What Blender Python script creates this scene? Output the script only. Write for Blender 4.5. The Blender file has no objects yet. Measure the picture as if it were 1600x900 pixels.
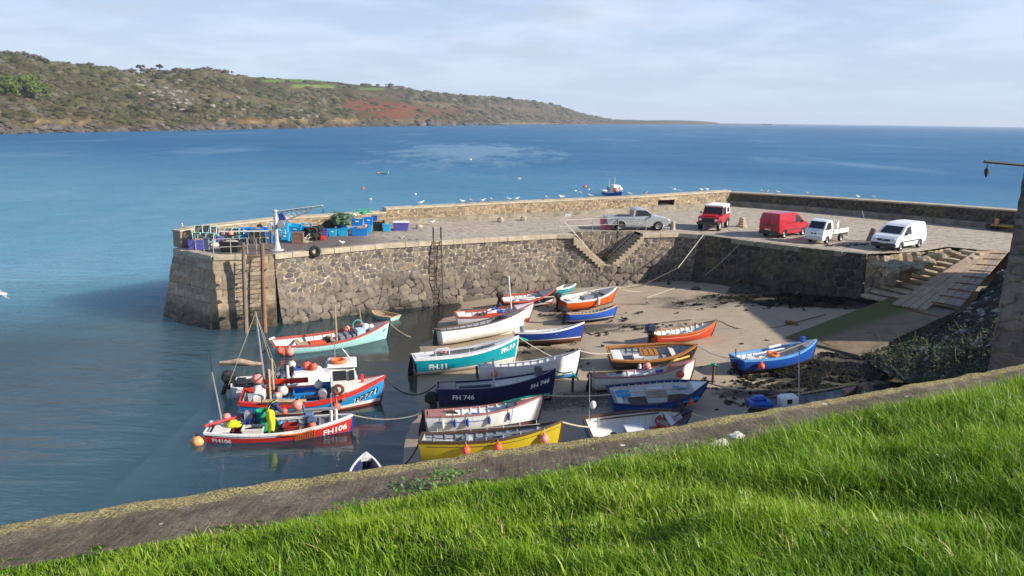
import bpy, math, random
import numpy as np
from mathutils import Vector, Matrix, Euler, noise
R = math.radians
rnd = random.Random(11)
rng = np.random.default_rng(5)
SC = bpy.context.scene
COL = SC.collection

# ------------------------------------------------------------------ camera maths
CH, CF, CP, CR = 13.0, 1232.0, R(12.07), R(0.78)
def ray(x, y):
    a = (x - 800) / CF; b = (450 - y) / CF
    a, b = a*math.cos(CR) - b*math.sin(CR), a*math.sin(CR) + b*math.cos(CR)
    return Vector((a, math.cos(CP) + b*math.sin(CP), -math.sin(CP) + b*math.cos(CP)))
def at(x, y, z=0.0):            # where a sight line meets height z
    d = ray(x, y); t = (z - CH) / d.z
    return Vector((d.x*t, d.y*t, z))
def atY(x, y, Y):
    d = ray(x, y); t = Y / d.y
    return Vector((d.x*t, Y, CH + d.z*t))
def proj(p):
    dz = p[2] - CH
    f = p[1]*math.cos(CP) - dz*math.sin(CP); u = p[1]*math.sin(CP) + dz*math.cos(CP)
    a, b = p[0]/f, u/f
    return (800 + CF*(a*math.cos(CR) + b*math.sin(CR)), 450 - CF*(-a*math.sin(CR) + b*math.cos(CR)))
ZQ = 4.5
SX = [-60, -25, -15, -8, -4.6, 0, 5, 10, 15, 20, 25, 35, 60]
SZ = [-3.5, -2.6, -1.4, -.5, 0, .25, .5, .7, .95, 1.2, 1.5, 2.2, 2.6]
def zs(x, y=45):                # level of the harbour bed
    return float(np.interp(x, SX, SZ))
def ground_at(px, py):          # sight line to the sand
    z = .5
    for _ in range(12):
        p = at(px, py, z); z = .5*z + .5*zs(p.x, p.y)
    return at(px, py, zs(p.x, p.y))

# ------------------------------------------------------------------ materials
def new_mat(name):
    m = bpy.data.materials.new(name); m.use_nodes = True
    nt = m.node_tree; nt.nodes.clear()
    out = nt.nodes.new('ShaderNodeOutputMaterial')
    return m, nt, out
def N(nt, t, **k):
    n = nt.nodes.new(t)
    for a, v in k.items(): setattr(n, a, v)
    return n
def L(nt, a, b): nt.links.new(a, b)
def ramp(nt, src, stops, interp='LINEAR'):
    r = N(nt, 'ShaderNodeValToRGB'); r.color_ramp.interpolation = interp
    e = r.color_ramp.elements
    while len(e) < len(stops): e.new(.5)
    for q, (p, c) in zip(e, stops): q.position = p; q.color = (*c, 1) if len(c) == 3 else c
    L(nt, src, r.inputs['Fac']); return r.outputs['Color']
def noise_tex(nt, scale, detail=4, rough=.55, vec=None, dim='3D'):
    n = N(nt, 'ShaderNodeTexNoise'); n.inputs['Scale'].default_value = scale
    n.inputs['Detail'].default_value = detail; n.inputs['Roughness'].default_value = rough
    if vec is not None: L(nt, vec, n.inputs['Vector'])
    return n
def math_n(nt, op, a, b=None, c=None, clamp=False):
    m = N(nt, 'ShaderNodeMath', operation=op); m.use_clamp = clamp
    for i, v in enumerate((a, b, c)):
        if v is None: continue
        if isinstance(v, (int, float)): m.inputs[i].default_value = v
        else: L(nt, v, m.inputs[i])
    return m.outputs[0]
def mixc(nt, fac, a, b, blend='MIX'):
    m = N(nt, 'ShaderNodeMix', data_type='RGBA', blend_type=blend)
    for i, v in ((0, fac), (6, a), (7, b)):
        if isinstance(v, (int, float)): m.inputs[i].default_value = v
        elif isinstance(v, tuple): m.inputs[i].default_value = (*v, 1) if len(v) == 3 else v
        else: L(nt, v, m.inputs[i])
    return m.outputs[2]
def attr(nt, name, out='Fac'):
    a = N(nt, 'ShaderNodeAttribute'); a.attribute_name = name
    return a.outputs[out]
def principled(nt, out, col, rough=.6, spec=.4, metal=0.0, normal=None):
    b = N(nt, 'ShaderNodeBsdfPrincipled')
    if isinstance(col, tuple): b.inputs['Base Color'].default_value = (*col, 1)
    else: L(nt, col, b.inputs['Base Color'])
    if isinstance(rough, (int, float)): b.inputs['Roughness'].default_value = rough
    else: L(nt, rough, b.inputs['Roughness'])
    b.inputs['Specular IOR Level'].default_value = spec
    b.inputs['Metallic'].default_value = metal
    if normal is not None: L(nt, normal, b.inputs['Normal'])
    L(nt, b.outputs[0], out.inputs['Surface'])
    return b
def bump(nt, h, strength=.4, dist=.02):
    b = N(nt, 'ShaderNodeBump'); b.inputs['Strength'].default_value = strength
    b.inputs['Distance'].default_value = dist; L(nt, h, b.inputs['Height'])
    return b.outputs[0]
_mats = {}
def paint(name, col, rough=.5, var=.22, scale=2.2, metal=0.0, spec=.4, dirt=(.12, .1, .07), dirt_amt=.25, bmp=.25):
    """painted / plain surface: patchy tone, a little grime, fine bump"""
    if name in _mats: return _mats[name]
    m, nt, out = new_mat(name)
    tc = N(nt, 'ShaderNodeTexCoord')
    n1 = noise_tex(nt, scale, 5, .65, tc.outputs['Object'])
    n2 = noise_tex(nt, scale*7, 4, .7, tc.outputs['Object'])
    dark = tuple(c*(1-var) for c in col); lite = tuple(min(1, c*(1+var*.6)) for c in col)
    c = ramp(nt, n1.outputs['Fac'], [(.3, dark), (.7, lite)])
    g = ramp(nt, n2.outputs['Fac'], [(.56, (0, 0, 0)), (.72, (1, 1, 1))])
    c = mixc(nt, math_n(nt, 'MULTIPLY', g, dirt_amt), c, dirt)
    if name.endswith('_paint') and 'rover' not in name and 'silver' not in name:      # runs and tide grime on boat sides
        mp = N(nt, 'ShaderNodeMapping'); mp.inputs['Scale'].default_value = (5.5, 5.5, .55); L(nt, tc.outputs['Object'], mp.inputs[0])
        n3 = noise_tex(nt, 1.6, 5, .7, mp.outputs[0]); sp = N(nt, 'ShaderNodeSeparateXYZ'); L(nt, tc.outputs['Object'], sp.inputs[0])
        lowz = N(nt, 'ShaderNodeMapRange', interpolation_type='SMOOTHSTEP'); L(nt, math_n(nt, 'MULTIPLY_ADD', n1.outputs['Fac'], .35, sp.outputs[2]), lowz.inputs[0])
        for i, v in ((1, .75), (2, .35), (3, 0), (4, .55)): lowz.inputs[i].default_value = v
        run = ramp(nt, n3.outputs['Fac'], [(.52, (0, 0, 0)), (.74, (.42, .42, .42))])
        c = mixc(nt, math_n(nt, 'MULTIPLY', run, dirt_amt*2.4, None, True), c, tuple(.55*a_+.45*b_ for a_, b_ in zip(dirt, (.16, .12, .08))))
        c = mixc(nt, math_n(nt, 'MULTIPLY', lowz.outputs[0], math_n(nt, 'MULTIPLY_ADD', n2.outputs['Fac'], 1.2, -.1), None, True), c, tuple(.45*a_+.55*b_ for a_, b_ in zip(col, (.13, .12, .075))))
    r = math_n(nt, 'MULTIPLY_ADD', n2.outputs['Fac'], .25, rough-.12, True)
    principled(nt, out, c, r, spec, metal, bump(nt, n2.outputs['Fac'], bmp, .008))
    _mats[name] = m; return m

# ------------------------------------------------------------------ mesh builder
class MB:
    def __init__(s): s.v = []; s.f = []; s.M = None
    def add(s, vs, fs):
        o = len(s.v)
        s.v += [tuple(s.M @ Vector(p)) if s.M else tuple(p) for p in vs]
        s.f += [tuple(i + o for i in f) for f in fs]; return s
    def box(s, c, d, rz=0, bev=0.0, rx=0, ry=0, taper=1.0):
        x, y, z = d[0]/2, d[1]/2, d[2]/2
        M = Matrix.Translation(c) @ Euler((rx, ry, rz)).to_matrix().to_4x4()
        b = min(bev, x*.9, y*.9, z*.9)
        if b <= 0:
            vs = [(sx*x*(taper if sz < 0 else 1), sy*y*(taper if sz < 0 else 1), sz*z) for sz in (-1, 1) for sx, sy in ((-1,-1),(1,-1),(1,1),(-1,1))]
            fs = [(3,2,1,0),(4,5,6,7),(0,1,5,4),(1,2,6,5),(2,3,7,6),(3,0,4,7)]
        else:
            rings = []
            for zz, k in ((-z, 1), (-z+b, 0), (z-b, 0), (z, 1)):
                t = taper + (1-taper)*(zz+z)/(2*z)
                X, Y = (x-(b if k else 0))*t, (y-(b if k else 0))*t
                q = b*.6
                rings.append([(-X+q,-Y,zz),(X-q,-Y,zz),(X,-Y+q,zz),(X,Y-q,zz),(X-q,Y,zz),(-X+q,Y,zz),(-X,Y-q,zz),(-X,-Y+q,zz)])
            vs = [p for r in rings for p in r]
            fs = [tuple(range(7, -1, -1)), tuple(range(24, 32))]
            for k in range(3):
                for i in range(8): fs.append((k*8+i, k*8+(i+1)%8, k*8+8+(i+1)%8, k*8+8+i))
        return s.add([tuple(M @ Vector(p)) for p in vs], fs)
    def tube(s, pts, r, n=6, cap=True):
        pts = [Vector(p) for p in pts]; m = len(pts)
        rs = r if isinstance(r, (list, tuple)) else [r]*m
        up = Vector((0, 0, 1)); vs = []
        for i, p in enumerate(pts):
            t = (pts[min(i+1, m-1)] - pts[max(i-1, 0)])
            t = t.normalized() if t.length > 1e-9 else Vector((0, 0, 1))
            a = up.cross(t)
            if a.length < .05: a = Vector((1, 0, 0)).cross(t)
            a.normalize(); b = t.cross(a)
            for k in range(n):
                th = 2*math.pi*k/n
                vs.append(tuple(p + rs[i]*(a*math.cos(th) + b*math.sin(th))))
        fs = [(i*n+k, i*n+(k+1)%n, (i+1)*n+(k+1)%n, (i+1)*n+k) for i in range(m-1) for k in range(n)]
        if cap: fs += [tuple(range(n-1, -1, -1)), tuple(range((m-1)*n, m*n))]
        return s.add(vs, fs)
    def sphere(s, c, r, seg=10, ring=7, sc=(1, 1, 1), jit=0.0):
        c = Vector(c); vs = [tuple(c + Vector((0, 0, -r*sc[2])))]; fs = []
        for i in range(1, ring):
            ph = -math.pi/2 + math.pi*i/ring
            for k in range(seg):
                th = 2*math.pi*k/seg; q = r*(1 + (rnd.random()-.5)*jit)
                vs.append((c.x+q*sc[0]*math.cos(ph)*math.cos(th), c.y+q*sc[1]*math.cos(ph)*math.sin(th), c.z+q*sc[2]*math.sin(ph)))
        vs.append(tuple(c + Vector((0, 0, r*sc[2])))); top = len(vs)-1
        for k in range(seg):
            fs.append((0, 1+(k+1)%seg, 1+k)); fs.append((top, top-seg+k, top-seg+(k+1)%seg))
        for i in range(ring-2):
            for k in range(seg): fs.append((1+i*seg+k, 1+i*seg+(k+1)%seg, 1+(i+1)*seg+(k+1)%seg, 1+(i+1)*seg+k))
        return s.add(vs, fs)
    def lathe(s, prof, n=12, c=(0, 0, 0), axis='z', caps=True):
        vs = []
        for r, h in prof:
            for k in range(n):
                th = 2*math.pi*k/n; a, b = r*math.cos(th), r*math.sin(th)
                p = {'z': (a, b, h), 'y': (a, h, b), 'x': (h, a, b)}[axis]
                vs.append((p[0]+c[0], p[1]+c[1], p[2]+c[2]))
        fs = [(i*n+k, i*n+(k+1)%n, (i+1)*n+(k+1)%n, (i+1)*n+k) for i in range(len(prof)-1) for k in range(n)]
        if caps: fs += [tuple(range(n-1, -1, -1)), tuple(range((len(prof)-1)*n, len(prof)*n))]
        return s.add(vs, fs)
    def torus(s, c, Rr, r, n=16, m=6, axis='z', sc=(1, 1)):
        pts = []; vs = []
        for i in range(n):
            a = 2*math.pi*i/n
            for k in range(m):
                b = 2*math.pi*k/m; q = Rr + r*math.cos(b)
                u, v, w = q*math.cos(a)*sc[0], q*math.sin(a)*sc[1], r*math.sin(b)
                p = {'z': (u, v, w), 'y': (u, w, v), 'x': (w, u, v)}[axis]
                vs.append((p[0]+c[0], p[1]+c[1], p[2]+c[2]))
        fs = [(i*m+k, ((i+1)%n)*m+k, ((i+1)%n)*m+(k+1)%m, i*m+(k+1)%m) for i in range(n) for k in range(m)]
        return s.add(vs, fs)
    def prism(s, poly, y0, y1):         # polygon in x,z drawn out along y
        n = len(poly)
        vs = [(x, y0, z) for x, z in poly] + [(x, y1, z) for x, z in poly]
        fs = [tuple(range(n)), tuple(range(2*n-1, n-1, -1))] + [(i, n+i, n+(i+1)%n, (i+1)%n) for i in range(n)]
        return s.add(vs, fs)
    def slab(s, poly, z0, z1):          # plan polygon with thickness
        n = len(poly)
        vs = [(p[0], p[1], z0) for p in poly] + [(p[0], p[1], z1) for p in poly]
        fs = [tuple(range(n-1, -1, -1)), tuple(range(n, 2*n))] + [(i, (i+1)%n, n+(i+1)%n, n+i) for i in range(n)]
        return s.add(vs, fs)
    def loft(s, rows, closed=False):
        n = len(rows[0]); vs = [p for r in rows for p in r]; fs = []
        for i in range(len(rows)-1):
            for k in range(n if closed else n-1):
                fs.append((i*n+k, i*n+(k+1)%n, (i+1)*n+(k+1)%n, (i+1)*n+k))
        return s.add(vs, fs)
    def build(s, name, m, parent=None, smooth=False):
        me = bpy.data.meshes.new(name); me.from_pydata(s.v, [], s.f); me.update()
        if smooth: me.polygons.foreach_set('use_smooth', [True]*len(me.polygons))
        if m is not None: me.materials.append(m)
        o = bpy.data.objects.new(name, me); COL.objects.link(o)
        if parent is not None: o.parent = parent
        return o
def np_mesh(name, V, F, m, parent=None, attrs=None, smooth=False):
    """big meshes straight from arrays; F is (n,4) or (n,3)"""
    me = bpy.data.meshes.new(name)
    V = np.asarray(V, np.float32); F = np.asarray(F, np.int32); k = F.shape[1]
    me.vertices.add(len(V)); me.vertices.foreach_set('co', V.ravel())
    me.loops.add(F.size); me.loops.foreach_set('vertex_index', F.ravel())
    me.polygons.add(len(F)); me.polygons.foreach_set('loop_start', np.arange(0, F.size, k, dtype=np.int32))
    me.update(calc_edges=True); me.validate()
    if smooth: me.polygons.foreach_set('use_smooth', np.ones(len(me.polygons), bool))
    for a, arr in (attrs or {}).items():
        arr = np.asarray(arr, np.float32)
        if arr.ndim == 1:
            at_ = me.attributes.new(a, 'FLOAT', 'POINT'); at_.data.foreach_set('value', arr)
        else:
            at_ = me.attributes.new(a, 'FLOAT_COLOR', 'POINT'); at_.data.foreach_set('color', np.c_[arr, np.ones(len(arr))].astype(np.float32).ravel())
    if m is not None: me.materials.append(m)
    o = bpy.data.objects.new(name, me); COL.objects.link(o)
    if parent is not None: o.parent = parent
    return o
def grid_faces(nr, nc, mask=None):
    i = np.arange(nr-1)[:, None]*nc + np.arange(nc-1)[None, :]
    F = np.stack([i, i+1, i+nc+1, i+nc], -1).reshape(-1, 4)
    return F if mask is None else F[mask.reshape(-1)]
def tag(o, label=None, cat=None, group=None, kind=None):
    for k, v in (('label', label), ('category', cat), ('group', group), ('kind', kind)):
        if v: o[k] = v
    return o
def thing(name, label, cat, loc=(0, 0, 0), rot=(0, 0, 0), group=None):
    o = bpy.data.objects.new(name, None); COL.objects.link(o); o.empty_display_size = .2
    o.location = loc; o.rotation_euler = rot if isinstance(rot, (tuple, Euler)) else (0, 0, rot)
    return tag(o, label, cat, group)
def copy_tree(o, parent=None):
    c = o.copy(); COL.objects.link(c)
    if parent is not None: c.parent = parent
    for ch in list(o.children): copy_tree(ch, c)
    return c
def text_shape(s, bold=.0):
    cu = bpy.data.curves.new('t', 'FONT'); cu.body = s; cu.size = 1.0; cu.offset = bold; cu.resolution_u = 3
    ob = bpy.data.objects.new('t', cu)
    me = bpy.data.meshes.new_from_object(ob)
    vs = [tuple(v.co) for v in me.vertices]; fs = [tuple(p.vertices) for p in me.polygons]
    bpy.data.objects.remove(ob); bpy.data.curves.remove(cu); bpy.data.meshes.remove(me)
    x0 = min(v[0] for v in vs); x1 = max(v[0] for v in vs); y0 = min(v[1] for v in vs); y1 = max(v[1] for v in vs)
    h = y1-y0
    return [((v[0]-x0)/h, (v[1]-y0)/h) for v in vs], fs, (x1-x0)/h
def sag(a, b, d, n=10):
    a, b = Vector(a), Vector(b)
    return [a.lerp(b, t/n) - Vector((0, 0, 4*d*(t/n)*(1-t/n))) for t in range(n+1)]

# ------------------------------------------------------------------ render, camera, light
SC.render.engine = 'CYCLES'
SC.view_settings.view_transform = 'Standard'; SC.view_settings.look = 'None'
SC.view_settings.exposure = 0.62; SC.view_settings.gamma = 1
SC.render.resolution_x, SC.render.resolution_y = 1024, 576
try:
    SC.cycles.use_denoising = True; SC.cycles.max_bounces = 6; SC.cycles.transparent_max_bounces = 12
    SC.cycles.caustics_reflective = False; SC.cycles.caustics_refractive = False
    SC.cycles.sample_clamp_indirect = 6
except Exception: pass
cam = bpy.data.cameras.new('camera'); co = bpy.data.objects.new('camera', cam); COL.objects.link(co)
cam.sensor_width = 36; cam.lens = CF/1600*36; cam.clip_start = .05; cam.clip_end = 60000
co.location = (0, 0, CH)
co.rotation_euler = (Matrix.Rotation(math.pi/2 - CP, 3, 'X') @ Matrix.Rotation(CR, 3, 'Z')).to_euler()
SC.camera = co
SUN_EL, SUN_AZ = R(27), R(-15)
sv = Vector((math.cos(SUN_EL)*math.cos(SUN_AZ), math.cos(SUN_EL)*math.sin(SUN_AZ), math.sin(SUN_EL)))
sl = bpy.data.lights.new('sun', 'SUN'); sl.energy = 5.0; sl.angle = R(.5); sl.color = (1, .93, .82)
so = bpy.data.objects.new('sun', sl); COL.objects.link(so); so.rotation_euler = sv.to_track_quat('Z', 'Y').to_euler(); so.location = (60, -20, 60)
w = bpy.data.worlds.new('World'); SC.world = w; w.use_nodes = True
nt = w.node_tree; nt.nodes.clear()
wo = N(nt, 'ShaderNodeOutputWorld'); bg = N(nt, 'ShaderNodeBackground'); bg.inputs['Strength'].default_value = .085
sky = N(nt, 'ShaderNodeTexSky'); sky.sky_type = 'NISHITA'; sky.sun_disc = False
sky.sun_elevation = SUN_EL; sky.sun_rotation = R(105); sky.air_density = 1.0; sky.dust_density = 1.2; sky.ozone_density = 1.5
tc = N(nt, 'ShaderNodeTexCoord')
sep = N(nt, 'ShaderNodeSeparateXYZ'); L(nt, tc.outputs['Generated'], sep.inputs[0])
zz = math_n(nt, 'MAXIMUM', sep.outputs['Z'], 0.0)
zi = math_n(nt, 'ADD', zz, .12)
cv = N(nt, 'ShaderNodeCombineXYZ')
L(nt, math_n(nt, 'DIVIDE', sep.outputs['X'], zi), cv.inputs[0]); L(nt, math_n(nt, 'DIVIDE', sep.outputs['Y'], zi), cv.inputs[1])
n1 = noise_tex(nt, .30, 8, .6, cv.outputs[0]); n1.inputs['Distortion'].default_value = .35
n2 = noise_tex(nt, .95, 8, .62, cv.outputs[0]); n2.inputs['Distortion'].default_value = .2
cl = math_n(nt, 'ADD', math_n(nt, 'MULTIPLY', n1.outputs['Fac'], .65), math_n(nt, 'MULTIPLY', n2.outputs['Fac'], .35))
hz = math_n(nt, 'SUBTRACT', 1.0, math_n(nt, 'MULTIPLY', zz, 2.2), None, True)      # low sky is milky
cov = N(nt, 'ShaderNodeMapRange'); L(nt, cl, cov.inputs[0])
for i, v in ((1, .46), (2, .585), (3, .0), (4, .95)): cov.inputs[i].default_value = v
# cloud colour, greyer where thick
thick = ramp(nt, n2.outputs['Fac'], [(.40, (7.2, 7.6, 8.6)), (.56, (4.5, 5.2, 6.3))])
fac = math_n(nt, 'MAXIMUM', cov.outputs[0], math_n(nt, 'MULTIPLY', hz, .6))
fac = math_n(nt, 'MULTIPLY', fac, ramp(nt, zz, [(.12, (1, 1, 1)), (.6, (.22, .22, .22))]))
skyc = mixc(nt, fac, mixc(nt, .62, sky.outputs[0], ramp(nt, zz, [(0, (4.9, 6.0, 7.5)), (.10, (3.7, 5.5, 8.9)), (.25, (2.7, 4.1, 7.2)), (.55, (1.1, 2.0, 4.2)), (1, (.7, 1.35, 3.1))])), thick)
skyc = mixc(nt, math_n(nt, 'POWER', math_n(nt, 'SUBTRACT', 1.0, math_n(nt, 'MULTIPLY', zz, 5.0), None, True), 2.0), skyc, (4.6, 5.7, 7.2))
L(nt, skyc, bg.inputs['Color']); L(nt, bg.outputs[0], wo.inputs['Surface'])
# ------------------------------------------------------------------ masonry
def hash2(i, j, k):
    h = np.sin(i*127.1 + j*311.7 + k*74.7) * 43758.5453
    return h - np.floor(h)
def voronoi(s, z, cw, ch, seed, jit=.85):
    u, v = s/cw, z/ch; iu, iv = np.floor(u), np.floor(v)
    f1 = np.full(s.shape, 9.0); f2 = f1.copy(); rid = np.zeros(s.shape); ox = rid.copy(); oy = rid.copy()
    for dj in (-1, 0, 1):
        for di in (-1, 0, 1):
            a, b = iu+di, iv+dj
            px = a + .5 + (hash2(a, b, seed)-.5)*jit + .5*np.mod(b, 2) - .25; py = b + .5 + (hash2(a, b, seed+1)-.5)*jit*.62
            dx, dy = u-px, v-py
            d = (np.abs(dx)**4.5 + np.abs(dy)**4.5)**(1/4.5)
            near = d < f1
            f2 = np.where(near, f1, np.minimum(f2, d)); f1 = np.where(near, d, f1)
            rid = np.where(near, hash2(a, b, seed+2), rid); ox = np.where(near, dx, ox); oy = np.where(near, dy, oy)
    return f2-f1, rid, ox, oy
def ashlar(s, z, cl, ch, seed):
    row = np.floor(z/ch); u = s/(cl*(.75+.5*hash2(row, 0, seed))) + hash2(row, 3, seed)*7
    col = np.floor(u); fx = u-col; fz = z/ch-row
    e = np.minimum(np.minimum(fx, 1-fx)*cl, np.minimum(fz, 1-fz)*ch)*3
    return e, hash2(row, col, seed+2), fx-.5, fz-.5
def lump(s, z, sc, seed):
    """cheap smooth value noise"""
    u, v = s/sc, z/sc; i, j = np.floor(u), np.floor(v); a, b = u-i, v-j
    a, b = a*a*(3-2*a), b*b*(3-2*b)
    return (hash2(i, j, seed)*(1-a) + hash2(i+1, j, seed)*a)*(1-b) + (hash2(i, j+1, seed)*(1-a) + hash2(i+1, j+1, seed)*a)*b

def stone_mat(name, tones, mortar, low_tones, weed=(.035, .034, .022), lichen=(.27, .22, .14), lichen_amt=.10, mort_w=(.04, .15)):
    m, nt, out = new_mat(name)
    tc = N(nt, 'ShaderNodeTexCoord')
    r = attr(nt, 'rnd'); e = attr(nt, 'edge'); lo = attr(nt, 'low'); wd = attr(nt, 'weed')
    n1 = noise_tex(nt, 3.5, 6, .7, tc.outputs['Object']); n2 = noise_tex(nt, .35, 4, .6, tc.outputs['Object']); n3 = noise_tex(nt, 14, 4, .7, tc.outputs['Object'])
    k = len(tones)
    c = ramp(nt, r, [(i/k, t) for i, t in enumerate(tones)], 'CONSTANT')
    kl = len(low_tones)
    cl_ = ramp(nt, r, [(i/kl, t) for i, t in enumerate(low_tones)], 'CONSTANT')
    var = ramp(nt, n1.outputs['Fac'], [(.25, (.55, .55, .55)), (.75, (1.35, 1.3, 1.25))])
    ef = N(nt, 'ShaderNodeMapRange', interpolation_type='SMOOTHSTEP'); L(nt, math_n(nt, 'ADD', e, math_n(nt, 'MULTIPLY_ADD', n3.outputs['Fac'], .14, -.07)), ef.inputs[0])
    ef.inputs[1].default_value = mort_w[0]; L(nt, math_n(nt, 'MULTIPLY_ADD', lo, -.25*mort_w[1], mort_w[1]), ef.inputs[2])
    mm = mixc(nt, n1.outputs['Fac'], tuple(c_*.75 for c_ in mortar), mortar)
    li = math_n(nt, 'MULTIPLY', ramp(nt, n2.outputs['Fac'], [(.5, (0, 0, 0)), (.68, (1, 1, 1))]), lichen_amt)
    c = mixc(nt, li, c, lichen)
    c = mixc(nt, ef.outputs[0], mm, c)
    crev = mixc(nt, ef.outputs[0], tuple(t*.2 for t in low_tones[0]), cl_)
    c = mixc(nt, lo, c, crev)
    c = mixc(nt, 1.0, c, var, 'MULTIPLY')
    c = mixc(nt, math_n(nt, 'MULTIPLY', wd, ramp(nt, n1.outputs['Fac'], [(.3, (1, 1, 1)), (.7, (.55, .55, .55))])), c, weed)
    h = math_n(nt, 'MULTIPLY_ADD', n3.outputs['Fac'], .35, math_n(nt, 'MULTIPLY', ef.outputs[0], .5))
    principled(nt, out, c, math_n(nt, 'MULTIPLY_ADD', wd, -.3, .85), .3, 0, bump(nt, h, .6, .05))
    return m
TONES = [(.13, .105, .085), (.19, .15, .11), (.10, .088, .08), (.24, .19, .135), (.155, .125, .10), (.21, .18, .145), (.115, .10, .09), (.27, .205, .12)]
LOWT = [(.15, .128, .107), (.19, .16, .13), (.12, .104, .092), (.22, .185, .145), (.16, .135, .112)]
TONES = [tuple(.72*c_+.28*(sum(t)/3) for c_ in t) for t in TONES]
M_rubble = stone_mat('rubble_stone', TONES, (.56, .49, .385), LOWT)
M_shaded_rubble = stone_mat('shade_toned_rubble', [tuple(c*.42 for c in t) for t in TONES], (.19, .175, .135), [tuple(c*.36 for c in t) for t in LOWT], lichen=(.2, .19, .06), lichen_amt=.45)  # rubble tones darkened: wall shade put into the colour of weedy dark stone
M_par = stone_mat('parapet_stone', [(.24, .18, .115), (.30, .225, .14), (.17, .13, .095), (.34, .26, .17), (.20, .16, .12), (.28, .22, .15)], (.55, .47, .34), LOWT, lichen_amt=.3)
M_ashlar = stone_mat('ashlar_stone', [(.40, .32, .22), (.34, .27, .19), (.44, .36, .26), (.30, .24, .175), (.38, .29, .19)], (.22, .17, .12), [(.2, .16, .12), (.25, .2, .15), (.16, .13, .1)], mort_w=(.02, .1))
M_house = stone_mat('house_stone', [(.12, .11, .105), (.16, .145, .13), (.10, .095, .09), (.19, .17, .15)], (.13, .12, .11), [(.1, .1, .1), (.14, .13, .12)], lichen=(.34, .33, .3), lichen_amt=.3)

def wall_mesh(name, m, path, z0, z1, batter, res, mode='rubble', cell=(.5, .34), amp=.05, low_at=None, weed_at=None, mask=None, parent=None, seed=1, foot_rough=.0, z1f=None):
    P = [np.array(p[:2], float) for p in path]; n = len(P)
    seg = [P[i+1]-P[i] for i in range(n-1)]; ln = [np.linalg.norm(q) for q in seg]
    nor = [np.array([q[1], -q[0]])/l for q, l in zip(seg, ln)]
    mit = [nor[0]] + [(nor[i-1]+nor[i])/max(.3, 1+nor[i-1] @ nor[i]) for i in range(1, n-1)] + [nor[-1]]
    S, PX, MX, acc = [], [], [], 0.0
    for i in range(n-1):
        k = max(1, int(math.ceil(ln[i]/res)))
        for j in range(k + (1 if i == n-2 else 0)):
            t = j/k; S.append(acc+ln[i]*t); PX.append(P[i]+seg[i]*t)
            tm = min(1, t*ln[i]/.6)*.5 if t < .5 else 1-min(1, (1-t)*ln[i]/.6)*.5
            a, b = (mit[i], nor[i]) if t < .5 else (nor[i], mit[i+1])
            q = min(1, (t if t < .5 else 1-t)*ln[i]/.5)
            mm = (mit[i]*(1-q)+nor[i]*q) if t < .5 else (mit[i+1]*(1-q)+nor[i]*q)
            MX.append(mit[i]*(1-t)+mit[i+1]*t if ln[i] < 1.2 else mm)
        acc += ln[i]
    S = np.array(S); PX = np.array(PX); MX = np.array(MX)
    nz = max(2, int((z1-z0)/res)+1); Z = np.linspace(z0, z1, nz)
    s, z = np.meshgrid(S, Z)
    if z1f is not None:
        top = np.array([z1f(p) for p in PX]); z = z0 + (z-z0)*((top-z0)/(z1-z0))[None, :]
    wob_s = s + (lump(s, z, .8, 3)-.5)*.16; wob_z = z + (lump(s, z, .8, 4)-.5)*.12
    if mode == 'rubble':
        e, rid, ox, oy = voronoi(wob_s, wob_z, cell[0], cell[1], seed)
    else:
        e, rid, ox, oy = ashlar(s, z, cell[0], cell[1], seed)
    low = np.zeros_like(s)
    if low_at is not None:
        e2, rid2, ox2, oy2 = voronoi(wob_s, wob_z, cell[0]*1.45, cell[1]*1.55, seed+9, 1.0)
        lim = low_at + (lump(s, z, 1.6, 5)-.5)*1.9
        low = np.clip((lim - z)/1.1+.3, 0, 1); pick = low > .5
        e = np.where(pick, e2, e); rid = np.where(pick, rid2, rid); ox = np.where(pick, ox2, ox); oy = np.where(pick, oy2, oy)
    d = amp*np.clip(e*12, 0, 1)*(1+low*.5) + (1+low*.7)*amp*.9*((rid*7 % 1 - .5)*ox*2 + (rid*13 % 1 - .5)*oy*2) + (rid-.5)*amp*.8*(1+low)
    d += (lump(s, z, .22, 6)-.5)*amp*.5 + low*foot_rough*(lump(s, z, 1.3, 8)-.3)
    off = batter*(z1-z)/(z1-z0)
    if low_at is not None: off = off + .25*np.clip((low_at-.6-z)/1.2, 0, 1)
    X = PX[None, :, 0] + MX[None, :, 0]*(off+d); Y = PX[None, :, 1] + MX[None, :, 1]*(off+d)
    weed = np.zeros_like(s)
    if weed_at is not None: weed = np.clip((weed_at + (lump(s, z, .9, 11)-.5)*.9 - z)/.5, 0, 1)
    fm = None
    if mask is not None:
        xc = (X[:-1, :-1]+X[1:, 1:])/2; zc = (z[:-1, :-1]+z[1:, 1:])/2
        fm = mask(xc, zc)
    V = np.stack([X, Y, z], -1).reshape(-1, 3)
    return np_mesh(name, V, grid_faces(nz, len(S), fm), m, parent, {'rnd': rid.ravel(), 'edge': e.ravel(), 'low': low.ravel(), 'weed': weed.ravel()})

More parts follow.
